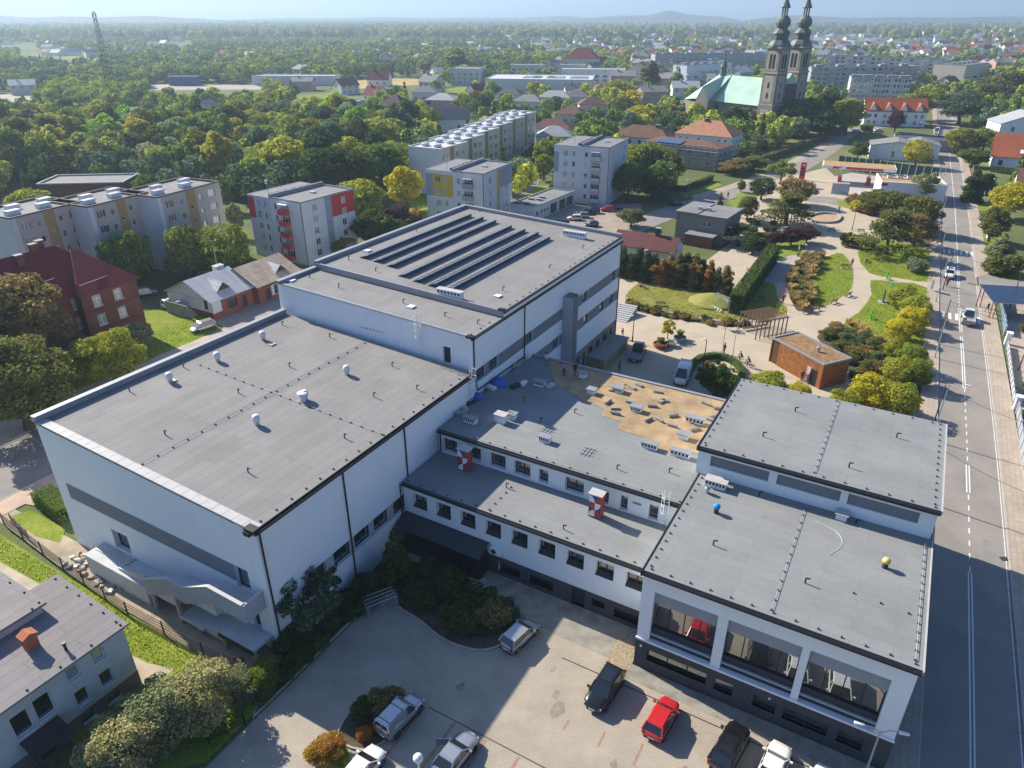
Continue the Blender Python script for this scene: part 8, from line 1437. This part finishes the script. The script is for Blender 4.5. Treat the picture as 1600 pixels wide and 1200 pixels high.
for u, v, m_, lab, rr_ in ((1031, 543, mat('orange_planter', (.42, .10, .04), .7, .1), 'orange faceted planter near the pickup', 1.15), (1048, 541, CONC, 'grey concrete planter with small tree', .9), (1062, 533, mat('blue_planter', (.22, .36, .45), .6, .08), 'pale blue faceted planter with grass', 1.05)):
    p = G(u, v); t = thing('planter', lab, 'planter', (p.x, p.y, .04)); b = MB(); b.lathe([(rr_ * .75, 0), (rr_, .7), (rr_ * .88, .7), (rr_ * .8, .5)], n=8); b.build('bowl', m_, t); b = MB(); b.lathe([(rr_ * .85, .55), (.02, .6)], n=8); b.build('soil', SOIL, t)
for u, v, c in ((1031, 540, 'OL'), (1062, 529, 'YG')): p = G(u, v); plant('planter_plant', CN[c] + ' plants growing in a faceted planter', 'plant', (p.x, p.y, .5), 'grass' if c == 'YG' else 'shrub', .9, 1.4, CV[c])
def lamp_post(label, p, h, arm=1.2, ang=0.0, heads=1, m=GALV, head=WHITE_P, name='street_lamp'):
    t = thing(name, label, 'lamp post', (p[0], p[1], 0), ang); b = MB(); b.tube((0, 0, 0), (0, 0, h), .09, .05, 8); b.tube((0, 0, 0), (0, 0, .8), .12, .12, 8); b.build('pole', m, t)
    for s in ((1,) if heads == 1 else (1, -1)):
        if arm > 0: b = MB(); q = [(0, 0, h - .2), (s * arm * .35, 0, h + .25), (s * arm, 0, h + .3)]; b.tube(q[0], q[1], .04, n=6); b.tube(q[1], q[2], .035, n=6); b.build('arm', m, t)
        b = MB(); b.hexa([(s*arm - .3, -.13, h + .24), (s*arm + .35, -.1, h + .26), (s*arm + .35, .1, h + .26), (s*arm - .3, .13, h + .24), (s*arm - .3, -.11, h + .36), (s*arm + .3, -.07, h + .34), (s*arm + .3, .07, h + .34), (s*arm - .3, .11, h + .36)]); b.build('lamp_head', head, t)
lamp_post('twin-headed white street lamp at the bottom right corner', W(41.3, 12.0), 4.6, 1.3, RZ + R(14), 2)
p = G(653, 1183, 4.2); t = thing('globe_lamp', 'round white globe lamp at the bottom edge of the yard', 'lamp post', (p.x, p.y, 0)); b = MB(); b.tube((0, 0, 0), (0, 0, 3.9), .05); b.build('pole', WHITE_P, t); b = MB(); b.ball((0, 0, 4.1), .32, 16); b.build('globe', WHITE_P, t, smooth=True)
for i, tt in enumerate((62, 88, 114, 140, 172, 210)):
    q, d = at_t(tt); n_ = Vector((-d.y, d.x)); lamp_post('street lamp on the left pavement ' + ('behind the right rear block', 'beside the lower lawn', 'beside the golden row', 'at the upper lawn', 'at the far crossing', 'by the petrol station')[i], q + n_ * 3.7, 7.5, 1.8, math.atan2(-n_.y, -n_.x))
for u, v, h, lab in ((988, 533, 4.0, 'dark plaza lamp beside the pickup'), (1163, 452, 4.0, 'park lamp at the hedge end'), (1010, 425, 4.2, 'park lamp before the thuja row'), (1331, 360, 5, 'park lamp on the plaza corner'), (1388, 330, 5, 'park lamp in front of the thicket'), (1095, 600, 6.5, 'lamp post beside the white van'), (1545, 316, 6, 'lamp post before the clipped bushes'), (1073, 325, 7, 'tall lamp post on the church road'), (1046, 312, 8, 'tall pole by the russet trees')): lamp_post(lab, G(u, v), h, .5, R(200), 1, ANTH)
for u, v, h in ((1127, 560, 9), (1140, 585, 8)): p = G(u, v); b = MB(); b.tube((0, 0, 0), (0, 0, h), .06, .03, 6); tag(b.build('flagpole', STEEL, None, (p.x, p.y, 0)), 'bare flagpole %s the round bed' % ('behind' if v < 570 else 'inside'), 'flagpole')
def bench(u, v, ang, lab):
    p = G(u, v); t = thing('park_bench', lab, 'bench', (p.x, p.y, .05), ang)
    for k in range(3): b = MB(); b.box(-.9, .9, -.22 + k * .16, -.09 + k * .16, .42, .46); b.build('seat_slat', WOOD, t)
    for k in range(2): b = MB(); b.box(-.9, .9, .27 + k * .03, .31 + k * .03, .55 + k * .18, .68 + k * .18); b.build('back_slat', WOOD, t)
    for x in (-.7, .7): b = MB(); b.box(x - .04, x + .04, -.22, .3, .0, .42); b.build('leg', CONC, t)
for i, (u, v, a, lab) in enumerate(((1260, 490, 20, 'left one of the two benches at the grass bed tip'), (1274, 486, 20, 'right one of the two benches at the grass bed tip'), (1301, 474, 210, 'bench at the lower rim of the oval lawn'), (1324, 463, 220, 'bench at the right rim of the oval lawn'), (1320, 420, 0, 'bench at the upper rim of the oval lawn'), (1287, 422, 10, 'bench inside the oval lawn'), (1299, 362, 5, 'bench left on the plaza edge'), (1345, 364, 5, 'bench right on the plaza edge'), (1248, 400, 60, 'bench at the small lawn'), (1032, 478, 170, 'bench at the front of the playground'), (1078, 440, 175, 'bench under the thuja row'), (1190, 470, 150, 'bench on the hedge lawn'), (1004, 450, 120, 'bench at the playground entrance'), (1354, 410, 60, 'bench at the upper lawn'))): bench(u, v, R(a), lab)
# playground: swing, slide on a mound, low fence
p = G(1052, 437); t = thing('swing', 'steel A-frame swing on the playground', 'swing', (p.x, p.y, .05), R(-15)); b = MB()
for x in (-1.4, 1.4): [b.tube((x, s * .9, 0), (x, 0, 2.3), .05, n=6) for s in (-1, 1)]
b.tube((-1.4, 0, 2.3), (1.4, 0, 2.3), .05, n=6); b.build('frame', GALV, t)
for x in (-.6, .6): b = MB(); b.box(x - .25, x + .25, -.1, .1, .5, .54); o = b.build('seat', BLACK, t); b = MB(); [b.tube((x + q, 0, .54), (x + q, 0, 2.3), .012, n=4) for q in (-.22, .22)]; b.build('chains', GALV, o)
p = G(1115, 472); b = MB(); b.lathe([(4.6, 0), (3.8, .3), (2.4, .85), (.9, 1.3), (.05, 1.4)], n=20); o = b.build('play_mound', GRASS_DRY, None, (p.x, p.y, .04), smooth=True); struct(o)
t = thing('slide', 'grey steel slide running down the playground mound', 'slide', (p.x + .2, p.y, .05), R(-50)); b = MB(); b.hexa([(0, -.35, 1.42), (4.4, -.35, .2), (4.4, .35, .2), (0, .35, 1.42), (0, -.35, 1.48), (4.4, -.35, .26), (4.4, .35, .26), (0, .35, 1.48)]); b.build('chute', GALV, t)
for y in (-.4, .36): b = MB(); b.hexa([(0, y, 1.42), (4.4, y, .2), (4.4, y + .05, .2), (0, y + .05, 1.42), (0, y, 1.75), (4.4, y, .5), (4.4, y + .05, .5), (0, y + .05, 1.75)]); b.build('side_rail', GALV, t)
for i in range(9): q = G(1092 + i * 4.2, 474 + i * 1.6 + (i - 4) ** 2 * .12); b = MB(); b.tube((0, 0, 0), (0, 0, .5), .2, n=7); tag(b.build('stepping_post', WHITE_P, None, (q.x, q.y, .05)), 'white stepping post in the arc along the foot of the mound', 'post', 'stepping posts')
def low_fence(name, label, path, h, gap, m, rails=2, bars=0):
    path = [Vector(q[:2]) for q in path]; t = thing(name, label, 'fence', (*path[0], 0)); o = path[0]
    for i in range(len(path) - 1):
        a, b_ = path[i] - o, path[i + 1] - o; L = (b_ - a).length; n = max(1, int(L / gap)); rb = MB()
        for k in range(n + (1 if i == len(path) - 2 else 0)): q = a + (b_ - a) * k / n; m_ = MB(); m_.box(q.x - .04, q.x + .04, q.y - .04, q.y + .04, 0, h); m_.build('post', m, t)
        for k in range(rails): z = h * (.25 + .68 * k / max(1, rails - 1)); rb.tube((a.x, a.y, z), (b_.x, b_.y, z), .025, n=4)
        if bars:
            nb = int(L / bars)
            for k in range(nb): q = a + (b_ - a) * k / nb; rb.tube((q.x, q.y, .1), (q.x, q.y, h * .93), .012, n=3)
        struct(rb.build('rails', m, t), 'stuff')
    return t
low_fence('playground_fence', 'low green mesh fence round the playground lawn', smooth_path(gp((978, 468), (1010, 481), (1060, 492), (1120, 500), (1175, 502), (1228, 494)), 3), .9, 2.0, mat('green_wire', (.03, .07, .03), .6, 0), 3)
low_fence('garden_fence', 'leaning dark post and wire fence below the sports hall ramp', [W(-36, -1.7), W(-24.5, -2.6), W(-14.4, -3.15), W(-5.3, -2.9), W(-1.8, -2.6)], 1.5, 3.3, mat('fence_post_dark', (.06, .05, .04), .8, .1), 4, .18)
low_fence('orange_fence', 'rusty orange bar fence beside the yard gate', [W(-1.5, -2.6), W(-.9, -5.5)], 1.3, 1.5, mat('rust_orange', (.42, .20, .06), .8, .15), 2, .14)
low_fence('timber_fence', 'old grey timber fence at the left street corner', [W(-35.5, -1.2), W(-31.5, -1.8)], 1.3, 1.3, mat('grey_timber', (.25, .21, .17), .9, .2), 4, .16)
b = MB(); b.box(-.2, .2, -.2, .2, 0, 1.5); tag(b.build('gate_pillar', BRICK, None, W(-1.2, -2.5), RZ), 'brick gate pillar at the end of the wire fence', 'pillar'); low_fence('dark_gate', 'dark steel gate leaf by the yard entrance', [W(1.4, -7.9), W(2.4, -5.6)], 1.2, 1.2, BLACK, 2, .12)
def bar_stack(label, s, q, ang, n, L, h):
    t = thing('barrier_stack', label, 'barrier', W(s, q), RZ + ang)
    for k in range(n):
        m_ = MB(); y = k * .42; m_.tube((0, y, .1), (L, y, .1), .035, n=5); m_.tube((0, y, h), (L, y, h), .035, n=5); m_.tube((0, y, 0), (0, y, h), .035, n=5); m_.tube((L, y, 0), (L, y, h), .035, n=5)
        for i in range(1, 14): m_.tube((L * i / 14, y, .1), (L * i / 14, y, h), .015, n=4)
        m_.build('barrier_panel', GALV, t)
bar_stack('stack of steel crowd barriers in the shady yard corner', 3.6, 6.6, R(60), 4, 2.6, 1.3); bar_stack('pair of steel barriers by the glazed entrance', 10.2, 12.4, R(60), 3, 1.8, 1.3)
b = MB(); [b.tube((i * .3, 0, .05), (i * .3 + .02, -.35, .55), .02, n=4) or b.tube((i * .3 + .02, -.35, .55), (i * .3 + .25, 0, .05), .02, n=4) for i in range(6)]; tag(b.build('bicycle_rack', GALV, None, W(22.5, 11.5), RZ), 'zigzag bicycle rack at the gravel strip by the right front block', 'bicycle rack')
# fitness machines, board, bins
GRN = mat('fitness_green', (.06, .42, .05), .5, .05)
for u, v, k in ((1385, 438, 0), (1360, 500, 1), (1392, 455, 2)):
    p = G(u, v); t = thing('fitness_machine', ('green cross-trainer at the top of the lower lawn', 'large green fitness frame on the lower lawn', 'small green fitness step near the golden row')[k], 'fitness machine', (p.x, p.y, .05), R(20)); b = MB(); b.tube((0, 0, 0), (0, 0, 1.7), .09); b.tube((0, 0, 1.7), (.6, 0, 1.9), .05); b.tube((0, 0, .3), (1.0, 0, .3), .07); b.build('column', GRN, t)
    b = MB(); [b.tube((.5 + .4*math.cos(i*.7), .35, .7 + .4*math.sin(i*.7)), (.5 + .4*math.cos((i+1)*.7), .35, .7 + .4*math.sin((i+1)*.7)), .05) for i in range(9)]; b.box(.2, .9, -.4, -.2, .2, .28); b.build('wheel_and_step', GRN, t)
p = G(1379, 473); t = thing('information_board', 'dark upright board on a pale slab in the lower lawn', 'sign', (p.x, p.y, .05), R(70)); b = MB(); b.box(-.5, .5, -.08, .08, .1, 2.2); b.build('board', ANTH, t); b = MB(); b.box(-1.1, 1.1, -.7, .7, 0, .1); b.build('slab', CONC, t)
p = G(1454, 455); t = thing('poster_stand', 'blue poster stand on the left pavement', 'sign', (p.x, p.y, .12), R(75)); b = MB(); b.box(-.5, .5, -.06, .06, .5, 2.0); b.build('panel', mat('poster_blue', (.10, .16, .28), .5, .3, 3), t); b = MB(); [b.tube((x, 0, 0), (x, 0, .5), .04) for x in (-.4, .4)]; b.build('legs', GALV, t)
for u, v, c, lab in ((1534, 304, 'blue', 'left blue bin on the right verge'), (1541, 304, 'blue', 'right blue bin on the right verge'), (1543, 372, 'white', 'white bag by the right verge')): p = G(u, v); b = MB(); b.hexa([(-.25, -.25, 0), (.25, -.25, 0), (.25, .25, 0), (-.25, .25, 0), (-.33, -.33, 1.1), (.33, -.33, 1.1), (.33, .33, 1.1), (-.33, .33, 1.1)]); o = b.build('waste_bin', PAINT[c], None, (p.x, p.y, .05)); tag(o, lab, 'bin'); b = MB(); b.box(-.36, .36, -.36, .36, 1.1, 1.18); b.build('lid', PAINT[c], o)
# pavement shelter with solar roof at the right edge
a, c = G(1552, 470, 3.2), G(1640, 470, 3.2); t = thing('solar_carport', 'carport with slanting solar roof beyond the right pavement', 'carport', (a.x, a.y, 0), RZ + R(20)); b = MB()
for k in range(6): m_ = MB(); m_.hexa([(k*1.7, 0, 3.0), (k*1.7 + 1.65, 0, 3.0), (k*1.7 + 1.65, 6, 3.9), (k*1.7, 6, 3.9), (k*1.7, 0, 3.08), (k*1.7 + 1.65, 0, 3.08), (k*1.7 + 1.65, 6, 3.98), (k*1.7, 6, 3.98)]); m_.build('solar_panel', PV, t)
b.box(-.1, 10.3, -.05, .05, 2.85, 2.99); b.box(-.1, 10.3, 5.9, 6.0, 3.7, 3.88); b.build('frame', GALV, t)
for x in (.3, .9, 9.6): b = MB(); b.tube((x, .3, 0), (x - .1, .2, 2.9), .09); b.tube((x, 5.6, 0), (x, 5.8, 3.8), .09); b.build('post', mat('rust_post', (.28, .09, .05), .7, .1), t)
# right-hand garden walls and fences
def panel_fence(label, s, t0, t1, h, m, step=2.4, pill=True):
    t = thing('street_fence', label, 'fence', W(s, t0), RZ); y = 0
    while y < t1 - t0 - .1:
        L = min(step, t1 - t0 - y); m_ = MB(); m_.box(-.05, .05, y + .14, y + L - .02, .12, h - .1); m_.build('panel', m, t)
        if pill: m_ = MB(); m_.box(-.13, .13, y - .12, y + .12, 0, h); m_.build('pillar', GREY_L, t)
        y += L
panel_fence('grey panel fence along the right pavement', 52.6, 55, 75, 1.6, MIDG); panel_fence('dark panel fence near the lower right edge', 52.9, 40, 54.4, 1.5, ANTH); panel_fence('pale low fence before the white modern house', 52.4, 77, 98, 1.1, GREY_L, 2.0); panel_fence('blue mesh panels by the solar carport', 52.2, 103, 122, 1.7, mat('blue_panel', (.16, .26, .36), .6, .1), 2.4); panel_fence('red brick garden wall far along the right side of the street', 48.5, 205, 300, 1.4, mat('brick_wall', (.26, .09, .06), .9, .15, 1), 4)
for s, q in ((52.6, 75.6), (52.4, 99)): m_ = MB(); m_.box(-.35, .35, -.45, .45, 0, 1.9); m_.box(-.42, .42, -.52, .52, 1.9, 2.0); tag(m_.build('gate_pier', WHITE_R, None, W(s, q), RZ), 'white gate pier on the right pavement, %s one' % ('nearer' if q < 90 else 'farther'), 'pillar')
sh('garden', [W(53.0, 30), W(80, 30), W(80, 76), W(53.0, 76)], .03, GRASS); sh('forecourt_right', [W(52.4, 76), W(70, 76), W(70, 128), W(52.4, 128)], .03, WALK)
for i, (s, q, c, k) in enumerate(((54.2, 80, 'DG', 'globe'), (54.3, 82.6, 'MG', 'globe'), (55, 77.8, 'YE', 'shrub'), (54.3, 76.6, 'YG', 'shrub'), (56, 72, 'DG', 'round'), (55, 64, 'OL', 'round'), (56.5, 57, 'DG', 'round'), (55.2, 106, 'OL', 'shrub'), (56, 48, 'MG', 'round'))): p = W(s, q); plant('garden_shrub', '%s %s %s' % (CN[c], 'ball shrub' if k == 'globe' else 'shrub', ('first behind the pale low fence', 'second behind the pale low fence', 'at the nearer white gate pier', 'just below the nearer white gate pier', 'behind the grey panel fence top', 'behind the grey panel fence middle', 'behind the grey panel fence end', 'beside the blue mesh panels', 'behind the dark panel fence')[i]), 'shrub', (p.x, p.y), k, 1.6 if k != 'round' else 3, 1.8 if k != 'round' else 4, CV[c])
# stairs and terrace at the far end of the gymnasium block
p = W(-5.2, 78.0); t = thing('terrace_stairs', 'pale outdoor steps beyond the far corner of the gymnasium block', 'stairs', p, RZ)
for k in range(9): m_ = MB(); m_.box(0, 3.6, k * .55, k * .55 + .53, 0, .15 * (k + 1)); m_.build('step', COPE_L, t)
t = thing('wooden_deck', 'grey-topped timber deck shed under the gymnasium block wall', 'deck', W(-.5, 59.5), RZ); m_ = MB(); m_.box(0, 2.7, 0, 9.2, 0, 1.7); m_.build('side_boards', mat('deck_boards', (.36, .25, .14), .8, .2, 1), t); m_ = MB(); m_.box(-.05, 2.9, -.1, 9.4, 1.7, 1.8); m_.build('deck_top', mat('deck_grey', (.27, .28, .25), .8, .1), t)
# building site bits on the roof and by the ramp
for i, (u, v, w_, c) in enumerate(((780, 600, 1.8, (.03, .13, .45)), (745, 622, 1.2, (.03, .13, .45)))): p = G(u, v, 9.12); g2 = np.random.default_rng(i); b = MB(); b.lathe([(w_ * .55, 0), (w_ * .5, .25), (w_ * .3, .5), (.05, .55)], n=9); me = b.mesh('tarp', mat('blue_tarp', c, .5, .2, 3)); [v_.co.__iadd__(Vector(g2.normal(0, .08, 3))) for v_ in me.vertices]; tag(link('tarpaulin', me, None, (p.x, p.y, 9.16)), ('larger' if i == 0 else 'smaller') + ' crumpled blue tarpaulin on the shaded roof', 'tarpaulin')
r = random.Random(17)
for i, (u, v) in enumerate(((767, 607), (735, 630), (725, 640), (808, 572), (818, 600), (805, 605), (860, 605), (718, 648))): p = G(u, v, 9.12); m_ = MB(); m_.box(-.6, .6, -.3, .3, .0, .18 + .2 * r.random()); tag(m_.build('material_pile', (WHITE_P, ANTH, COPE_L, CONC)[i % 4], None, (p.x, p.y, 9.13), r.uniform(0, 3)), '%s pile of building material on the shaded roof' % ('white', 'dark', 'pale', 'grey')[i % 4], 'building material', 'building material on the roof')
for i in range(46):
    s, q = r.uniform(-25.5, -17.5), r.uniform(-2.4, -.3); sz = r.uniform(.12, .38); m_ = MB(); m_.hexa([tuple(Vector(c_) * sz + Vector((r.uniform(-.1, .1), r.uniform(-.1, .1), 0))) for c_ in ((-1, -.7, 0), (1, -.7, 0), (1, .7, 0), (-1, .7, 0), (-.7, -.5, .8), (.8, -.6, .7), (.7, .6, .8), (-.8, .5, .6))])
    if i < 45: tag(m_.build('rubble_piece', (CONC, COPE_L, DIRT)[i % 3], None, W(s, q, .03), r.uniform(0, 3)), '%s lump of rubble by the unfinished ramp' % ('grey', 'pale', 'earthy')[i % 3], 'rubble', 'rubble by the ramp')
p = W(-22.8, -.35); t = thing('plywood_sheet', 'plywood sheet leaning on the sports hall wall', 'board', p, RZ); m_ = MB(); m_.hexa([(0, -.9, .03), (.9, -.9, .03), (.9, -.85, .03), (0, -.85, .03), (.1, -.05, 1.9), (.9, -.05, 1.9), (.9, .0, 1.9), (.1, .0, 1.9)]); m_.build('sheet', WOOD, t)
# overhead wires across the street
PL = ('nearest the campus', 'by the right rear block', 'by the golden row', 'by the zebra crossing')
for i, (tt, h0) in enumerate(((46, 6.5), (60, 7), (92, 7), (120, 7))):
    a, b_ = W(43.2, tt + 2, h0), W(53.5, tt - 3, h0 - .3); m_ = MB()
    for k in range(8): q0, q1 = a.lerp(b_, k / 8), a.lerp(b_, (k + 1) / 8); q0 = q0 - Vector((0, 0, .5 * math.sin(math.pi * k / 8))); q1 = q1 - Vector((0, 0, .5 * math.sin(math.pi * (k + 1) / 8))); m_.tube(q0, q1, .022, n=4)
    tag(m_.build('overhead_wire', BLACK), 'overhead wire crossing the street ' + PL[i], 'wire')
    for q in (a, b_): lamp = MB(); lamp.tube((0, 0, 0), (0, 0, h0 + .3), .09, .06, 8); tag(lamp.build('wire_pole', ANTH, None, (q.x, q.y, 0)), 'concrete wire pole on the %s pavement ' % ('left' if q is a else 'right') + PL[i], 'pole')
# radio mast on the left skyline
p = G(178, 152); H_ = (p.y * math.tan(R(.3)) + CAM_H); t = thing('radio_mast', 'slim steel lattice radio mast on the left', 'mast', (p.x, p.y, 0)); b = MB(); H_ = 47
for sx, sy in ((-1, -1), (1, -1), (1, 1), (-1, 1)): b.tube((sx * 2.2, sy * 2.2, 0), (sx * .6, sy * .6, H_), .14, .09, 4)
for k in range(14):
    z0, z1 = H_ * k / 14, H_ * (k + 1) / 14; w0, w1 = 2.2 - 1.6 * k / 14, 2.2 - 1.6 * (k + 1) / 14
    for (ax, ay), (bx, by) in (((-1, -1), (1, -1)), ((1, -1), (1, 1)), ((1, 1), (-1, 1)), ((-1, 1), (-1, -1))): b.tube((ax * w0, ay * w0, z0), (bx * w1, by * w1, z1), .06, n=4); b.tube((ax * w1, ay * w1, z1), (bx * w1, by * w1, z1), .06, n=4)
b.build('lattice', ANTH, t); b = MB(); [b.box(x - .2, x + .2, y - .2, y + .2, z, z + 2.2) for x, y, z in ((1, 0, 44), (-1, 0, 44), (0, 1, 41), (0, -1.1, 41), (.9, .5, 38))]; b.build('antennas', GALV, t)
# ---------------------------------------------------------------- the air
hz = MB(); hz.box(-17000, 17000, -800, 17000, -1.5, 320); hm = bpy.data.materials.new('haze_air'); hm.use_nodes = True
for n_ in list(hm.node_tree.nodes): hm.node_tree.nodes.remove(n_)
ho = hm.node_tree.nodes.new('ShaderNodeOutputMaterial'); hv = hm.node_tree.nodes.new('ShaderNodeVolumePrincipled')
hv.inputs['Color'].default_value = (.60, .79, 1.0, 1); hv.inputs['Density'].default_value = .00025; hv.inputs['Anisotropy'].default_value = .3
hm.node_tree.links.new(hv.outputs[0], ho.inputs['Volume']); struct(hz.build('haze', hm), 'stuff')
